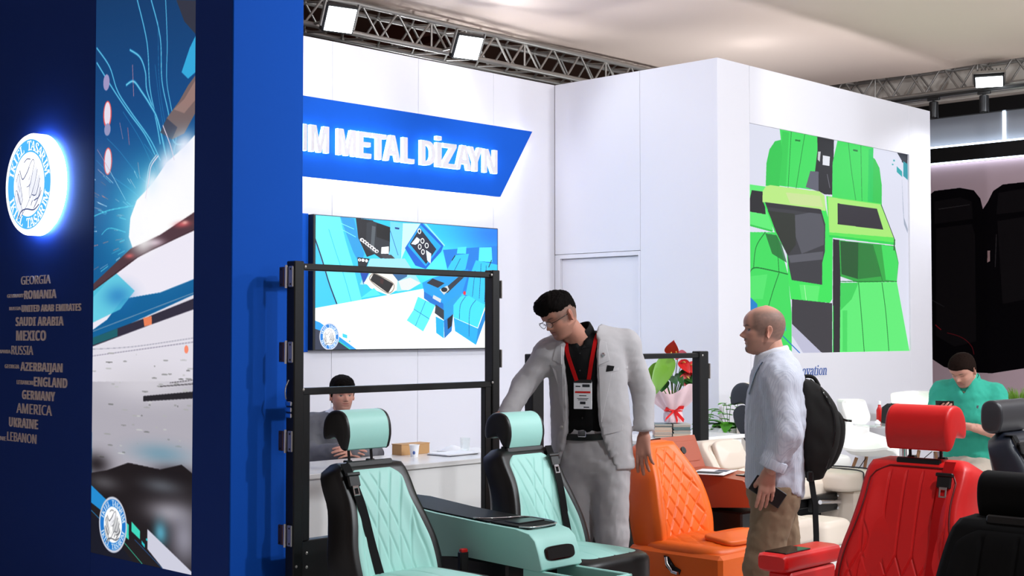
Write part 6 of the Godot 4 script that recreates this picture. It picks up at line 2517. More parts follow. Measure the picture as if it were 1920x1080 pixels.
func toner(base: Color, beard: float, brow: Color, lip: Color, shaved := 0.0, goatee := 0.0, lids := false) -> Callable:
	var nz := FastNoiseLite.new()
	nz.seed = 3
	nz.frequency = 60.0
	return func(p: Vector3) -> Color:
		var c := base
		if absf(p.x) > .15:
			return base.lerp(Color(.5, .13, .08), .18)
		var x := absf(p.x)
		var g := nz.get_noise_3dv(p)
		# ruddy cheeks and nose
		c = c.lerp(Color(.52, .16, .1), .16 * exp(-pow((x - .04) / .022, 2) - pow((p.y - .09) / .02, 2)))
		if p.z > .02 or p.y < .06:
			var bw := smoothstep(.085, .06, p.y) * (1 - exp(-pow(x / .02, 2) - pow((p.y - .062) / .007, 2)))
			c = c.lerp(brow, beard * bw * (.9 + .15 * g))
		if goatee > 0 and p.z > .05:
			var gw := exp(-pow(x / .018, 4)) * smoothstep(.05, .044, p.y) + exp(-pow(x / .026, 4)) * exp(-pow((p.y - .074) / .005, 2))
			c = c.lerp(brow, minf(1.0, goatee * gw) * (.85 + .4 * g))
		if p.z > .06:
			c = c.lerp(lip, .75 * exp(-pow(x / .021, 4) - pow((p.y - .0615) / .0075, 4)))
			c = c.lerp(Color(.1, .03, .025), .8 * exp(-pow(x / .018, 4) - pow((p.y - .0615) / .0014, 2)))
			# brows, lashes and eyes
			var by := .1365 + .004 * exp(-pow((x - .036) / .014, 2))
			c = c.lerp(brow, .92 * exp(-pow((x - .033) / .0165, 6) - pow((p.y - by) / .0042, 2)))
			var ey := (p.y - .1175) / .0042
			var ex := (x - .0315) / .0125
			if not lids and ex * ex + ey * ey < 1:
				c = Color(.3, .25, .22)
				if pow((x - .0315) / .0055, 2) + pow((p.y - .118) / .0055, 2) < 1:
					c = Color(.035, .02, .015)
			c = c.lerp(Color(.04, .02, .015), .85 * exp(-pow((x - .0315) / .0135, 4) - pow((p.y - (.1135 if lids else .123)) / .0016, 2)))
			c = c.lerp(Color(.1, .03, .02), .7 * exp(-pow((x - .0075) / .0035, 2) - pow((p.y - .0815) / .003, 2)))
		if shaved > 0:
			# cropped sides and back
			var sw := smoothstep(.055, .03, p.z - .02 * smoothstep(.1, .13, p.y)) * smoothstep(.07, .1, p.y + maxf(0.0, -p.z) * .3) * smoothstep(.226, .19, p.y) * smoothstep(.025, .055, x + maxf(0.0, -p.z) * .9)
			c = c.lerp(Color(.13, .09, .075), shaved * sw * (.9 + .15 * g))
		return c

func head_at(ear: Vector3, yaw: float, pitch: float, roll := 0.0, size := 1.0) -> Transform3D:
	# places a head by the middle between its ears
	var b := Basis(Vector3.UP, deg_to_rad(yaw)) * Basis(Vector3.RIGHT, deg_to_rad(pitch)) * Basis(Vector3.BACK, deg_to_rad(roll))
	b = b.scaled_local(Vector3.ONE * size)
	return Transform3D(b, ear - b * Vector3(0, .105, 0))

func shoe(side: float, at: Vector3, turn: float, m: Material, t: Node3D) -> void:
	var b := MB.new()
	var rings := []
	for k in [[-.09, .03, .05, 0.0], [-.08, .042, .09, 0.0], [-.03, .044, .11, 0.0], [.03, .043, .085, 0.0], [.1, .05, .06, 0.0], [.16, .045, .045, 0.0], [.19, .025, .03, 0.0]]:
		var ring := []
		for i in 16:
			var a := TAU * i / 16
			ring.append(Vector3(cos(a) * k[1], maxf(0.0, k[2] * .5 + sin(a) * k[2] * .5), k[0]))
		rings.append(ring)
	b.loft(rings)
	var o := obj("shoe", b, m, t)
	o.position = Vector3(at.x, 0, at.z)
	o.rotation.y = turn

func ring_band(c: Vector3, bs: Basis, rx: float, rz: float, h: float, th: float, n := 40) -> MB:
	# a band worn round something: belt, cuff, collar
	var b := MB.new()
	var rings := []
	for k in [[-h / 2, 0.0], [-h / 2 + th * .3, th * .5], [h / 2 - th * .3, th * .5], [h / 2, 0.0], [h / 2 - th * .3, -th * .5], [-h / 2 + th * .3, -th * .5], [-h / 2, 0.0]]:
		var ring := []
		for i in n:
			var a := TAU * i / n
			ring.append(c + bs * Vector3(cos(a) * (rx + k[1]), k[0], sin(a) * (rz + k[1])))
		rings.append(ring)
	b.loft(rings, false)
	return b

func build_people() -> void:
	man_in_blazer()
	man_with_backpack()
	man_in_polo()
	man_at_desk()

func man_in_blazer() -> void:
	var t := thing("person", "standing man in light grey blazer and glasses leaning over the mint seat", "person", Vector3(5.49, 0, -4.683), -1.1542)
	var skin := Color(.46, .215, .15)
	var tone := toner(skin, .3, Color(.04, .026, .022), Color(.36, .12, .1), .75, .0, true)
	var pel := Vector3(0, 1.0, -.02)
	var ch := Vector3(-.015, 1.43, .045)
	var nk := Vector3(-.035, 1.6, .085)
	var ear := Vector3(-.112, 1.68, .2)
	var shl := Vector3(.178, 1.545, -.045)
	var ell := Vector3(.248, 1.28, -.13)
	var wrl := Vector3(.262, 1.06, -.085)
	var shr := Vector3(-.212, 1.495, .11)
	var elr := Vector3(-.333, 1.325, .15)
	var wrr := Vector3(-.405, 1.15, .295)
	var bs := frame_of(ch - pel, Vector3(.12, 0, 1))
	# skin: one continuous body, with head and hands on finer grids
	var b := MB.new()
	b.tinted = true
	b.tint = skin
	var hx := head_at(ear, -34, 30, 6)
	var f := Field.new(Vector3(-.5, .02, -.32), Vector3(.42, 1.72, .5), .02)
	f.cap(pel, ch, .14, .15, .05, .62, bs)
	f.cap(shl, shr, .06, .06, .06)
	f.cap(nk - Vector3(0, .06, .02), hx * Vector3(0, .05, -.012), .064, .06, .03)
	f.cap(shl, ell, .048, .04, .03)
	f.cap(ell, wrl, .04, .027, .02)
	f.cap(shr, elr, .048, .04, .03)
	f.cap(elr, wrr, .04, .027, .02)
	for s in [-1, 1]:
		f.cap(pel + Vector3(s * .085, -.08, 0), Vector3(s * .09, .53, -.03), .08, .055, .04)
		f.cap(Vector3(s * .09, .53, -.03), Vector3(s * .1, .1, -.05), .055, .04, .02)
	f.into(b)
	add_head(b, hx, tone)
	add_hand(b, Transform3D(frame_of(Vector3(0.02, -1, .18), Vector3(.25, 0, -1)), wrl + Vector3(0, -.012, 0)).scaled_local(Vector3.ONE * 1.12), -1, [.12, .2, .3, .42], Vector3(.25, .85, .4), skin)
	add_hand(b, Transform3D(frame_of(Vector3(.35, -.85, .1), Vector3(.1, -.3, -.9)), wrr + Vector3(-.003, -.012, .006)), 1, [.25, .25, .28, .3], Vector3(.6, .7, .2), skin)
	var body := obj("body", b, M.skin, t)
	# hair, swept forward with short sides
	b = MB.new()
	var hn := FastNoiseLite.new()
	hn.seed = 21
	hn.frequency = 1.0
	add_hair(b, hx, func(p, a):
		var side := absf(p.x)
		var top := smoothstep(.15, .2, p.y)
		var front := smoothstep(-.05, .06, p.z)
		# short faded sides, long top combed forward
		var hl := lerpf(.148, .172, smoothstep(.03, .075, p.z)) - .012 * smoothstep(.05, .02, side) * front
		if p.z < -.03:
			hl = lerpf(.148, .105, smoothstep(-.03, -.085, p.z))
		var k := smoothstep(hl - .01, hl + .014, p.y)
		var st := hn.get_noise_3d(p.x * 190, p.y * 50, p.z * 50) * .003 + hn.get_noise_3d(p.x * 60, p.y * 26, p.z * 26) * .004
		return -.005 + k * (.0085 + .022 * top * front + .012 * top + st * (.2 + top)))
	ruffle(b, .004, Vector3(200, 60, 50), 4, false)
	obj("hair", b, M.hair, t)
	# black shirt
	f = Field.new(Vector3(-.3, .98, -.22), Vector3(.28, 1.72, .3), .012)
	f.cap(pel + Vector3(0, .06, 0), ch, .182, .182, .05, .66, bs)
	f.cap(shl - Vector3(.03, .02, 0), shr - Vector3(-.03, .02, 0), .07, .07, .06)
	f.cap(nk - Vector3(0, .07, .03), nk + Vector3(-.01, .01, .0), .088, .07, .03)
	f.carve(Vector3(-.3, 1.4, -.25), Vector3(.3, 1.75, .35), func(p): return maxf(maxf(absf(p.x + .02) - .45 * (p.y - 1.515), p.z * -1 + .07), 1.515 - p.y))
	f.carve(Vector3(-.3, 1.58, -.3), Vector3(.3, 1.75, .4), func(p): return 1.605 + .35 * (.04 - p.z) - p.y)
	b = MB.new()
	f.into(b)
	ruffle(b, .004, Vector3(9, 5, 9), 3)
	var sh := obj("shirt", b, M.blackshirt, t)
	b = MB.new()
	for s in [-1, 1]:
		var ps := [Vector3(-.02 + s * .012, 1.515, .165), Vector3(-.02 + s * .07, 1.53, .145), Vector3(-.03 + s * .082, 1.6, .075), Vector3(-.025 + s * .05, 1.585, .125)]
		b.slab(6, 6, func(u, v): return ps[0].lerp(ps[1], u).lerp(ps[3].lerp(ps[2], u), v), Vector3(0, 0, -.008))
	var cb := frame_of(Vector3(-.35, 1, .42), Vector3(0, 0, 1))
	b.loft([[.07, -.03], [.072, .0], [.068, .034], [.063, .036], [.064, .0], [.066, -.03]].map(func(q): return range(32).map(func(i): return Vector3(-.04, 1.598, .07) + cb * Vector3(cos(TAU * i / 32) * q[0], q[1] - .022 * maxf(0.0, sin(TAU * i / 32)), sin(TAU * i / 32) * q[0]))), false)
	obj("collar", b, M.blackshirt, sh)
	for y in [1.49, 1.4, 1.15]:
		b = MB.new()
		b.ball(Vector3(-.018, y, f.front(-.018, y) + .002), Vector3(.005, .005, .003), 10, 6)
		obj("button", b, M.satin, sh)
	var ff := f
	# blazer
	f = Field.new(Vector3(-.46, .82, -.32), Vector3(.42, 1.74, .46), .0125)
	f.cap(pel + Vector3(0, -.12, 0), ch, .222, .205, .06, .67, bs)
	f.cap(shl, shr, .066, .066, .07)
	f.cap(nk + Vector3(.03, -.035, -.03), shl + Vector3(-.01, -.002, 0), .075, .062, .05)
	f.cap(nk + Vector3(-.03, -.045, -.02), shr + Vector3(.01, -.002, 0), .075, .062, .05)
	f.cap(ch + Vector3(0, .05, -.02), nk + Vector3(.01, -.02, -.02), .13, .08, .06)
	f.cap(shl + Vector3(.004, -.02, 0), ell, .07, .06, .035)
	f.cap(ell, wrl + Vector3(0, .02, 0), .06, .053, .025)
	f.cap(shr + Vector3(-.004, -.02, .01), elr, .07, .06, .035)
	f.cap(elr, wrr + Vector3(.02, .015, -.02), .06, .052, .025)
	var op := [[.8, .165], [.9, .15], [1.0, .115], [1.1, .09], [1.25, .082], [1.4, .084], [1.5, .085], [1.58, .08], [1.66, .075]]
	f.carve(Vector3(-.35, .8, -.05), Vector3(.3, 1.75, .45), func(p): return maxf(absf(p.x + .012 - .01 * (1.2 - p.y)) - lut(op, p.y), .035 + .1 * (p.y - 1.2) - p.z))
	f.carve(Vector3(-.35, 1.56, -.3), Vector3(.3, 1.75, .45), func(p): return maxf(absf(p.x + .03) - .088, 1.6 + .5 * (-.02 - p.z) - p.y))
	f.carve(Vector3(-.5, .8, -.35), Vector3(.5, .95, .45), func(p): return p.y - (.875 + 1.6 * pow(maxf(0.0, .13 - absf(p.x)), 1.5) * float(p.z > .03)))
	f.carve(Vector3(.15, .95, -.32), Vector3(.42, 1.12, .15), func(p): return (p.y - 1.075) if p.x > .205 else 1.0)
	b = MB.new()
	f.into(b)
	ruffle(b, .0035, Vector3(5, 7, 5), 11)
	ruffle(b, .0022, Vector3(9, 24, 9), 14)
	var jk := obj("blazer", b, M.greycloth, t)
	# lapels, pockets and buttons
	for s in [-1, 1]:
		var e := func(x: float, y: float) -> Vector2: return Vector2(-.012 + s * x, y)
		obj("lapel", patch(f, [e.call(.1, 1.13), e.call(.104, 1.135), e.call(.165, 1.43), e.call(.098, 1.42)], .005, .008), M.greycloth, jk)
		obj("lapel", patch(f, [e.call(.096, 1.43), e.call(.148, 1.455), e.call(.125, 1.55), e.call(.096, 1.56)], .005, .008), M.greycloth, jk)
	obj("pocket_flap", patch(f, [Vector2(.1, 1.065), Vector2(.185, 1.085), Vector2(.186, 1.115), Vector2(.1, 1.098)], .005, .006), M.greycloth, jk)
	obj("chest_pocket", patch(f, [Vector2(.11, 1.385), Vector2(.2, 1.41), Vector2(.2, 1.425), Vector2(.11, 1.4)], .006, .004), M.greycloth, jk)
	obj("pocket_square", patch(f, [Vector2(.118, 1.395), Vector2(.15, 1.4), Vector2(.155, 1.425), Vector2(.125, 1.43)], .007, .006, 4), M.blackshirt, jk)
	b = MB.new()
	b.ball(Vector3(.108, 1.485, f.front(.108, 1.485) + .012), Vector3(.011, .011, .005), 14, 8)
	obj("lapel_pin", b, M.chrome, jk)
	for y in [1.1, .985]:
		b = MB.new()
		b.ball(Vector3(-.128, y, f.front(-.128, y) + .004), Vector3(.01, .01, .005), 12, 8)
		obj("button", b, M.silver, jk)
	# trousers and belt
	f = Field.new(Vector3(-.3, .05, -.3), Vector3(.3, 1.12, .25), .014)
	f.cap(pel + Vector3(0, .07, 0), pel + Vector3(0, -.06, 0), .175, .185, .04, .7, bs)
	for s in [-1, 1]:
		f.cap(pel + Vector3(s * .088, -.08, 0), Vector3(s * .1, .53, -.03), .112, .085, .035)
		f.cap(Vector3(s * .1, .53, -.03), Vector3(s * .115, .1, -.05), .085, .075, .03)
	b = MB.new()
	f.into(b)
	ruffle(b, .006, Vector3(10, 8, 10), 31)
	obj("trousers", b, M.greytrouser, t)
	var belt := obj("belt", ring_band(Vector3(0, 1.068, -.013), bs, .185, .13, .036, .008), M.blackleather, t)
	obj("buckle", bx(Vector3(-.02, 1.068, .124), Vector3(.045, .034, .008), .003), M.chrome, belt)
	shoe(1, Vector3(.115, 0, -.03), .15, M.blackleather, t)
	shoe(-1, Vector3(-.115, 0, -.03), -.15, M.blackleather, t)
	# glasses
	var g := thing("eyeglasses", "thin dark-rimmed glasses on the man in the grey blazer", "glasses", t.position, t.rotation.y)
	var fr := MB.new()
	for s in [-1, 1]:
		var loop := []
		for i in 25:
			var a := TAU * i / 24
			loop.append(hx * Vector3(s * .033 + .023 * cos(a), .117 + .0185 * sin(a), .108 - .006 * absf(cos(a)) + .004 * sin(a)))
		fr.tube(loop, .0016, 6, false)
		fr.tube([hx * Vector3(s * .056, .121, .103), hx * Vector3(s * .072, .121, .085), hx * Vector3(s * .078, .119, .02), hx * Vector3(s * .077, .118, -.005)], .0017, 6)
	fr.tube([hx * Vector3(-.011, .12, .11), hx * Vector3(0, .123, .113), hx * Vector3(.011, .12, .11)], .0015, 6)
	obj("frame", fr, M.gloss, g)
	for s in [-1, 1]:
		var ln := MB.new()
		var pts := []
		for i in 20:
			var a := TAU * i / 20
			pts.append(hx * Vector3(s * .033 + .0225 * cos(a), .117 + .018 * sin(a), .108))
		ln.flat(pts)
		obj("lens", ln, M.pane, g)
	# lanyard and badge
	var l := thing("badge_lanyard", "red lanyard with a white visitor badge on the man in grey", "lanyard", t.position, t.rotation.y)
	obj("strap", strip(ff, [Vector2(-.1, 1.57), Vector2(-.085, 1.5), Vector2(-.06, 1.42), Vector2(-.036, 1.345)], .021, .006), M.redweb, l)
	obj("strap", strip(ff, [Vector2(.058, 1.6), Vector2(.055, 1.52), Vector2(.042, 1.43), Vector2(.026, 1.345)], .021, .006), M.redweb, l)
	var z := ff.front(-.004, 1.28) + .016
	obj("badge", bx(Vector3(-.004, 1.272, z), Vector3(.1, .145, .004), .002), M.paper, l)
	obj("holder_top", bx(Vector3(-.004, 1.345, z + .001), Vector3(.098, .018, .007), .002), M.black, l)
	obj("printed_band", bx(Vector3(-.004, 1.288, z + .0025), Vector3(.084, .01, .001)), M.redplastic, l)
	for k in [[.018, 1.322, .04, .014], [-.026, 1.318, .026, .006], [0.0, 1.27, .04, .004], [0.0, 1.255, .062, .003], [0.0, 1.248, .05, .003], [.0, 1.232, .03, .014], [.02, 1.21, .03, .005]]:
		obj("printed_line", bx(Vector3(-.004 + k[0], k[1], z + .0025), Vector3(k[2], k[3], .001)), M.charcoal, l)

func man_with_backpack() -> void:
	var t := thing("person", "standing bald man in a striped shirt and khaki trousers, seen in profile", "person", Vector3(5.479, 0, -3.541), -2.4108)
	var skin := Color(.6, .31, .23)
	var tone := toner(skin, .3, Color(.06, .04, .034), Color(.46, .17, .14), .85, .95)
	var pel := Vector3(-.01, .92, .0)
	var ch := Vector3(-.005, 1.29, -.015)
	var nk := Vector3(-.003, 1.45, .0)
	var shl := Vector3(.168, 1.39, -.005)
	var ell := Vector3(.232, 1.135, -.02)
	var wrl := Vector3(.226, .965, .055)
	var shr := Vector3(-.172, 1.39, -.03)
	var elr := Vector3(-.235, 1.13, -.05)
	var wrr := Vector3(-.215, .93, -.02)
	var bs := frame_of(ch - pel, Vector3(0, 0, 1))
	var b := MB.new()
	b.tinted = true
	b.tint = skin
	var hx := head_at(Vector3(.003, 1.6, .047), 2, 0)
	var f := Field.new(Vector3(-.34, .02, -.25), Vector3(.34, 1.66, .25), .018)
	f.cap(pel, ch, .13, .14, .05, .62, bs)
	f.cap(shl, shr, .055, .055, .06)
	f.cap(nk - Vector3(0, .06, .02), Vector3(0, 1.56, .02), .06, .058, .03)
	f.cap(shl, ell, .046, .04, .03)
	f.cap(ell, wrl, .042, .028, .02)
	f.cap(shr, elr, .046, .04, .03)
	f.cap(elr, wrr, .042, .028, .02)
	var kl := Vector3(.085, .51, .075)
	var kr := Vector3(-.11, .5, -.07)
	f.cap(pel + Vector3(.08, -.06, 0), kl, .075, .055, .04)
	f.cap(kl, Vector3(.085, .1, .05), .055, .04, .02)
	f.cap(pel + Vector3(-.08, -.06, 0), kr, .075, .055, .04)
	f.cap(kr, Vector3(-.12, .1, -.13), .055, .04, .02)
	f.into(b)
	add_head(b, hx, tone)
	add_hand(b, Transform3D(frame_of(Vector3(-.06, -1, .12), Vector3(-1, 0, .1)), wrl + Vector3(-.004, -.005, .004)), -1, [.12, .2, .24, .28], Vector3(.35, .8, .5), skin)
	add_hand(b, Transform3D(frame_of(Vector3(.1, -.9, .4), Vector3(1, 0, .1)), wrr), 1, [.3, .35, .4, .4], Vector3(.35, .8, .5), skin)
	obj("body", b, M.skin, t)
	# striped shirt, worn loose, sleeves rolled
	f = Field.new(Vector3(-.36, .76, -.26), Vector3(.36, 1.56, .26), .0125)
	f.cap(pel + Vector3(.0, -.1, 0.0), ch + Vector3(0, -.06, .0), .2, .19, .06, .68, bs)
	f.cap(ch + Vector3(0, -.1, 0), ch + Vector3(0, .06, 0), .185, .17, .06, .7, bs)
	f.cap(shl + Vector3(0, -.005, 0), shr, .068, .068, .07)
	f.cap(nk - Vector3(0, .04, .02), nk + Vector3(0, .045, .0), .09, .066, .04)
	f.cap(shl + Vector3(.005, -.02, 0), ell, .08, .068, .04)
	f.cap(ell, wrl + Vector3(0, .045, -.012), .068, .056, .03)
	f.cap(shr, elr, .08, .068, .04)
	f.cap(elr, wrr + Vector3(0, .04, -.02), .068, .056, .03)
	f.carve(Vector3(-.36, .7, -.3), Vector3(.36, 1.0, .3), func(p): return p.y - (.835 + .035 * cos(p.z * 16) + .4 * maxf(0.0, p.z - .02)) if absf(p.x) < .165 else p.y - 1.0)
	f.carve(Vector3(-.2, 1.48, -.2), Vector3(.2, 1.56, .2), func(p): return 1.512 - .2 * p.z - p.y)
	b = MB.new()
	f.into(b)
	ruffle(b, .008, Vector3(8, 6, 8), 41)
	ruffle(b, .0035, Vector3(18, 14, 18), 45)
	var st := obj("shirt", b, M.striped, t)
	single("neck_cord", strip(f, [Vector2(.088, 1.462), Vector2(.082, 1.42), Vector2(.066, 1.37), Vector2(.04, 1.31)], .014, .008), M.navyleather, "thin navy cord around the neck of the man in stripes", "cord", t.position, t.rotation.y)
	b = MB.new()
	b.loft([[.083, 1.455], [.084, 1.47], [.077, 1.515], [.07, 1.528], [.066, 1.518], [.069, 1.47]].map(func(q): return range(36).map(func(i): return Vector3(cos(TAU * i / 36) * q[0], q[1] - .03 * maxf(0.0, sin(TAU * i / 36)) + .012 * maxf(0.0, -sin(TAU * i / 36)), .008 + sin(TAU * i / 36) * (q[0] + .004)))), false)
	obj("collar", b, M.collar, st)
	for w in [[ell, wrl], [elr, wrr]]:
		var d: Vector3 = (w[1] - w[0]).normalized()
		var bd := ring_band(w[1] - d * .036, frame_of(d, Vector3(1, 0, .3)), .053, .05, .05, .014)
		ruffle(bd, .006, Vector3(26, 26, 26), 9)
		obj("rolled_cuff", bd, M.striped, st)
	# khaki trousers
	f = Field.new(Vector3(-.28, .05, -.28), Vector3(.28, 1.02, .24), .0135)
	f.cap(pel + Vector3(0, .03, 0), pel + Vector3(0, -.06, 0), .165, .172, .04, .72, bs)
	f.cap(pel + Vector3(.075, -.08, 0), kl, .105, .08, .035)
	f.cap(kl, Vector3(.085, .1, .05), .08, .068, .03)
	f.cap(pel + Vector3(-.075, -.08, 0), kr, .105, .08, .035)
	f.cap(kr, Vector3(-.12, .1, -.13), .08, .068, .03)
	b = MB.new()
	f.into(b)
	ruffle(b, .007, Vector3(6, 8, 6), 51)
	ruffle(b, .004, Vector3(16, 20, 16), 52)
	obj("trousers", b, M.khaki, t)
	shoe(1, Vector3(.085, 0, .07), 0, M.darkleather, t)
	shoe(-1, Vector3(-.12, 0, -.1), 0, M.darkleather, t)
	# phone in the lowered hand
	var p := thing("mobile_phone", "black phone held at the thigh by the man in stripes", "phone", t.position, t.rotation.y)
	var pb := Basis(Vector3.UP, .06) * Basis(Vector3.RIGHT, .98)
	var pm := MB.new()
	pm.box(Vector3(.186, .868, .06), Vector3(.009, .165, .078), .003, pb)
	obj("case", pm, M.black, p)
	pm = MB.new()
	pm.box(Vector3(.1805, .868, .06), Vector3(.002, .158, .07), .0, pb)
	obj("glass", pm, M.gloss, p)
	# backpack
	var k := thing("backpack", "black backpack on the back of the man in stripes", "bag", t.position, t.rotation.y)
	var bm := MB.new()
	var rings := []
	for q in [[.905, -.17, -.19, .05], [.915, -.15, -.215, .08], [.95, -.135, -.235, .105], [1.0, -.125, -.262, .125], [1.08, -.115, -.292, .135], [1.17, -.11, -.3, .138], [1.25, -.11, -.28, .132], [1.31, -.112, -.245, .12], [1.35, -.115, -.205, .105], [1.372, -.118, -.17, .085], [1.38, -.125, -.15, .05]]:
		var ring := []
		for v in srect(q[3] * 2, q[1] - q[2], 40, 4.5):
			ring.append(Vector3(v.x, q[0], (q[1] + q[2]) / 2 + v.y))
		rings.append(ring)
	bm.loft(curve_rings(rings, 40))
	ruffle(bm, .005, Vector3(8, 8, 8), 61)
	var sack := obj("sack", bm, M.packcloth, k)
	bm = MB.new()
	rings = []
	for q in [[.96, -.2, -.25, .09], [1.0, -.22, -.285, .105], [1.08, -.24, -.318, .112], [1.17, -.25, -.325, .11], [1.22, -.24, -.305, .1], [1.245, -.23, -.275, .08]]:
		var ring := []
		for v in srect(q[3] * 2, q[1] - q[2], 32, 3.2):
			ring.append(Vector3(v.x, q[0], (q[1] + q[2]) / 2 + v.y))
		rings.append(ring)
	bm.loft(curve_rings(rings, 24))
	obj("front_pocket", bm, M.packcloth, sack)
	for s in [-1, 1]:
		bm = MB.new()
		bm.tube(curve([Vector3(s * .115, .97, -.22), Vector3(s * .133, 1.1, -.255), Vector3(s * .132, 1.22, -.255), Vector3(s * .11, 1.33, -.205), Vector3(0, 1.375, -.175)], 30), .005, 6)
		obj("zip", bm, M.gloss, sack)
	bm = MB.new()
	bm.tube(curve([Vector3(0, 1.365, -.13), Vector3(0, 1.392, -.15), Vector3(.0, 1.385, -.19), Vector3(.0, 1.345, -.215)], 16), .009, 8)
	obj("grab_handle", bm, M.packcloth, sack)
	bm = MB.new()
	bm.tube([Vector3(.09, 1.2, -.29), Vector3(.1, 1.19, -.32), Vector3(.1, 1.188, -.345)], .006, 6)
	obj("zip_pull", bm, M.gloss, sack)
	obj("strap_buckle", bx(Vector3(.1, .93, -.15), Vector3(.03, .05, .03), .006), M.black, sack)
	bm = MB.new()
	bm.ribbon([Vector3(.1, .92, -.155), Vector3(.11, .8, -.17), Vector3(.11, .66, -.175), Vector3(.11, .52, -.175)], [Vector3(.5, 0, .86)], .03, .006)
	obj("hanging_strap", bm, M.webbing, sack)

func curve_rings(rings: Array, n: int) -> Array:
	var cols := []
	for i in rings[0].size():
		cols.append(curve(rings.map(func(r): return r[i]), n))
	var out := []
	for j in n + 1:
		out.append(cols.map(func(c): return c[j]))
	return out

func man_in_polo() -> void:
	var t := thing("person", "seated man in a green polo shirt looking down at a phone", "person", Vector3(9.843, 0, -4.631), -1.4683)
	var skin := Color(.5, .25, .185)
	var tone := toner(skin, .3, Color(.05, .035, .03), Color(.38, .14, .12), .0, .0, true)
	var pel := Vector3(.02, .56, -.1)
	var ch := Vector3(.01, 1.05, .0)
	var nk := Vector3(.02, 1.215, .06)
	var shl := Vector3(.185, 1.135, -.07)
	var ell := Vector3(.25, .84, .04)
	var wrl := Vector3(.11, .9, .26)
	var shr := Vector3(-.165, 1.15, .06)
	var elr := Vector3(-.2, .87, .2)
	var wrr := Vector3(-.06, 1.0, .38)
	var bs := frame_of(ch - pel, Vector3(.2, 0, 1))
	var b := MB.new()
	b.tinted = true
	b.tint = skin
	var hx := head_at(Vector3(.02, 1.305, .13), -12, 33, 0, 1.03)
	var f := Field.new(Vector3(-.4, .02, -.4), Vector3(.42, 1.3, .62), .02)
	f.cap(pel, ch, .17, .18, .05, .7, bs)
	f.cap(shl, shr, .07, .07, .06)
	f.cap(nk - Vector3(0, .06, .02), hx * Vector3(0, .05, -.012), .075, .07, .03)
	f.cap(shl, ell, .058, .05, .03)
	f.cap(ell, wrl, .05, .032, .02)
	f.cap(shr, elr, .058, .05, .03)
	f.cap(elr, wrr, .05, .032, .02)
	for s in [-1, 1]:
		f.cap(pel + Vector3(s * .11, -.02, .05), Vector3(s * .15, .52, .42), .09, .07, .04)
		f.cap(Vector3(s * .15, .52, .42), Vector3(s * .15, .1, .4), .065, .045, .03)
	f.into(b)
	add_head(b, hx, tone, 1.08)
	add_hand(b, Transform3D(frame_of(Vector3(-.7, .1, .7), Vector3(-.5, .6, -.4)), wrl), 1, [.5, .55, .6, .6], Vector3(.5, .7, .4), skin, .005)
	add_hand(b, Transform3D(frame_of(Vector3(.4, .25, .8), Vector3(.5, .6, -.5)), wrr), -1, [.5, .55, .6, .6], Vector3(.5, .7, .4), skin, .005)
	obj("body", b, M.skin, t)
	b = MB.new()
	add_hair(b, hx, func(p, a):
		var hl := .172 - .05 * smoothstep(.05, -.02, p.z) - .03 * smoothstep(.035, .07, absf(p.x)) * smoothstep(.08, .02, p.z)
		if p.z < -.03:
			hl = .07
		return -.006 + smoothstep(hl - .006, hl + .008, p.y) * (.013 + .008 * smoothstep(.15, .22, p.y)), 1.08)
	ruffle(b, .003, Vector3(60, 60, 60), 5, false)
	obj("hair", b, M.hair2, t)
	f = Field.new(Vector3(-.42, .42, -.42), Vector3(.46, 1.3, .4), .014)
	f.cap(pel + Vector3(0, -.03, 0), ch + Vector3(0, -.1, 0), .225, .2, .06, .82, bs)
	f.cap(ch + Vector3(0, -.12, .0), ch + Vector3(0, .03, 0), .205, .175, .06, .76, bs)
	f.cap(shl, shr, .075, .075, .08)
	f.cap(nk - Vector3(0, .08, .02), nk + Vector3(0, .02, .0), .12, .085, .05)
	f.cap(shl + Vector3(.01, -.02, 0), shl.lerp(ell, .72), .085, .078, .05)
	f.cap(shr + Vector3(-.01, -.02, 0), shr.lerp(elr, .72), .085, .078, .05)
	f.carve(Vector3(-.2, 1.1, -.1), Vector3(.2, 1.3, .3), func(p): return maxf(absf(p.x - .02) - .3 * (p.y - 1.11), 1.14 - p.y) if p.z > .06 else 1.0)
	b = MB.new()
	f.into(b)
	ruffle(b, .008, Vector3(6, 6, 6), 71)
	ruffle(b, .0035, Vector3(14, 14, 14), 72)
	var po := obj("polo_shirt", b, M.polo, t)
	b = MB.new()
	for s in [-1, 1]:
		var ps := [Vector3(.02 + s * .012, 1.14, .16), Vector3(.02 + s * .085, 1.15, .125), Vector3(.02 + s * .095, 1.25, .04), Vector3(.02 + s * .07, 1.24, .1)]
		b.slab(6, 6, func(u, v): return ps[0].lerp(ps[1], u).lerp(ps[3].lerp(ps[2], u), v), Vector3(0, 0, -.01))
	var cb := frame_of(Vector3(0, 1, .35), Vector3(0, 0, 1))
	b.loft([[.098, -.04], [.1, .0], [.092, .034], [.084, .036], [.088, .0], [.09, -.04]].map(func(q): return range(32).map(func(i): return Vector3(.02, 1.235, .05) + cb * Vector3(cos(TAU * i / 32) * q[0], q[1] - .03 * maxf(0.0, sin(TAU * i / 32)), sin(TAU * i / 32) * q[0]))), false)
	obj("collar", b, M.polo, po)
	obj("chest_mark", patch(f, [Vector2(.115, 1.03), Vector2(.127, 1.03), Vector2(.131, 1.052), Vector2(.119, 1.052)], .006, .004, 3), M.navyleather, po)
	f = Field.new(Vector3(-.3, .03, -.35), Vector3(.34, .72, .6), .018)
	f.cap(pel, pel + Vector3(0, -.02, .1), .19, .18, .05, .8, bs)
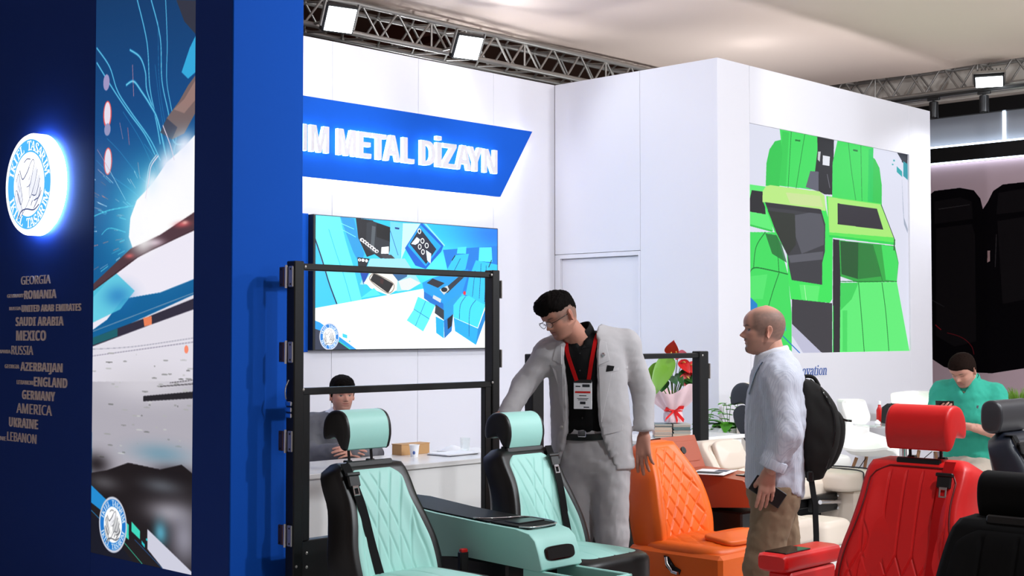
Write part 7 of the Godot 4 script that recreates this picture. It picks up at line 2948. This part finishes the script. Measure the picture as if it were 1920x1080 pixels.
	for s in [-1, 1]:
		f.cap(pel + Vector3(s * .1, -.02, .05), Vector3(s * .15, .52, .42), .115, .09, .04)
		f.cap(Vector3(s * .15, .52, .42), Vector3(s * .15, .1, .4), .085, .07, .03)
	b = MB.new()
	f.into(b)
	ruffle(b, .008, Vector3(8, 8, 8), 73)
	obj("trousers", b, M.stonecloth, t)
	shoe(1, Vector3(.15, 0, .44), 0, M.darkleather, t)
	shoe(-1, Vector3(-.15, 0, .44), 0, M.darkleather, t)
	var p := thing("mobile_phone", "dark phone held by the man in the green polo", "phone", t.position, t.rotation.y)
	var pm := MB.new()
	pm.box(Vector3(-.01, 1.075, .45), Vector3(.13, .009, .065), .003, Basis(Vector3.UP, .3) * Basis(Vector3.RIGHT, -.7))
	obj("case", pm, M.black, p)

func man_at_desk() -> void:
	var t := thing("person", "seated man in a dark grey suit jacket behind the white desk", "person", Vector3(5.953, 0, -7.378), -.491)
	var skin := Color(.5, .25, .185)
	var tone := toner(skin, .3, Color(.05, .035, .03), Color(.36, .13, .11))
	var pel := Vector3(-.03, .52, -.1)
	var ch := Vector3(-.03, .86, -.05)
	var nk := Vector3(-.01, 1.0, .0)
	var shl := Vector3(.15, .94, -.02)
	var ell := Vector3(.2, .76, .12)
	var wrl := Vector3(.03, .8, .33)
	var shr := Vector3(-.2, .95, -.07)
	var elr := Vector3(-.25, .76, .06)
	var wrr := Vector3(-.06, .8, .31)
	var bs := frame_of(ch - pel, Vector3(0, 0, 1))
	var b := MB.new()
	b.tinted = true
	b.tint = skin
	var hx := head_at(Vector3(0, 1.155, .04), 6, 3)
	var f := Field.new(Vector3(-.35, .02, -.35), Vector3(.35, 1.22, .6), .02)
	f.cap(pel, ch, .14, .15, .05, .62, bs)
	f.cap(shl, shr, .06, .06, .06)
	f.cap(nk - Vector3(0, .06, .02), hx * Vector3(0, .05, -.012), .062, .058, .03)
	f.cap(shl, ell, .05, .04, .03)
	f.cap(ell, wrl, .04, .028, .02)
	f.cap(shr, elr, .05, .04, .03)
	f.cap(elr, wrr, .04, .028, .02)
	for s in [-1, 1]:
		f.cap(pel + Vector3(s * .1, -.02, .05), Vector3(s * .13, .5, .4), .08, .06, .04)
		f.cap(Vector3(s * .13, .5, .4), Vector3(s * .13, .1, .38), .055, .04, .03)
	f.into(b)
	add_head(b, hx, tone)
	add_hand(b, Transform3D(frame_of(Vector3(-.7, .05, .5), Vector3(-.2, -.4, -.8)), wrl), -1, [.3, .35, .4, .4], Vector3(.5, .7, .4), skin, .005)
	add_hand(b, Transform3D(frame_of(Vector3(.7, .05, .5), Vector3(.2, -.4, -.8)), wrr), 1, [.3, .35, .4, .4], Vector3(.5, .7, .4), skin, .005)
	obj("body", b, M.skin, t)
	b = MB.new()
	add_hair(b, hx, func(p, a):
		var hl := .178 + .006 * sin(p.x * 130) - .062 * smoothstep(.05, -.02, p.z) - .03 * smoothstep(.035, .07, absf(p.x)) * smoothstep(.08, .02, p.z)
		if p.z < -.03:
			hl = .06
		return -.006 + smoothstep(hl - .006, hl + .008, p.y) * (.014 + .016 * smoothstep(.15, .22, p.y)))
	ruffle(b, .004, Vector3(60, 30, 60), 6, false)
	obj("hair", b, M.hair, t)
	f = Field.new(Vector3(-.16, .7, -.16), Vector3(.14, 1.1, .16), .012)
	f.cap(ch - Vector3(0, .1, 0), ch + Vector3(0, .06, 0), .16, .15, .04, .66, bs)
	f.cap(nk - Vector3(0, .06, .01), nk + Vector3(0, .03, .0), .085, .068, .03)
	b = MB.new()
	f.into(b)
	obj("shirt", b, M.paper, t)
	f = Field.new(Vector3(-.4, .42, -.35), Vector3(.34, 1.1, .42), .014)
	f.cap(pel, ch, .2, .195, .05, .68, bs)
	f.cap(shl, shr, .08, .08, .06)
	f.cap(ch, nk - Vector3(0, .04, .02), .12, .085, .05)
	f.cap(shl, ell, .082, .07, .04)
	f.cap(ell, wrl, .07, .055, .03)
	f.cap(shr, elr, .082, .07, .04)
	f.cap(elr, wrr, .07, .055, .03)
	f.carve(Vector3(-.2, .6, .0), Vector3(.2, 1.1, .4), func(p): return maxf(absf(p.x + .005) - .28 * maxf(0.0, p.y - .86), .02 - p.z))
	b = MB.new()
	f.into(b)
	ruffle(b, .007, Vector3(8, 8, 8), 81)
	obj("jacket", b, M.suit, t)
	f = Field.new(Vector3(-.26, .03, -.3), Vector3(.26, .66, .55), .02)
	f.cap(pel, pel + Vector3(0, -.02, .1), .16, .15, .05, .8, bs)
	for s in [-1, 1]:
		f.cap(pel + Vector3(s * .1, -.02, .05), Vector3(s * .13, .5, .4), .1, .08, .04)
		f.cap(Vector3(s * .13, .5, .4), Vector3(s * .13, .1, .38), .075, .065, .03)
	b = MB.new()
	f.into(b)
	obj("trousers", b, M.suit, t)
	shoe(1, Vector3(.13, 0, .42), 0, M.blackleather, t)
	shoe(-1, Vector3(-.13, 0, .42), 0, M.blackleather, t)
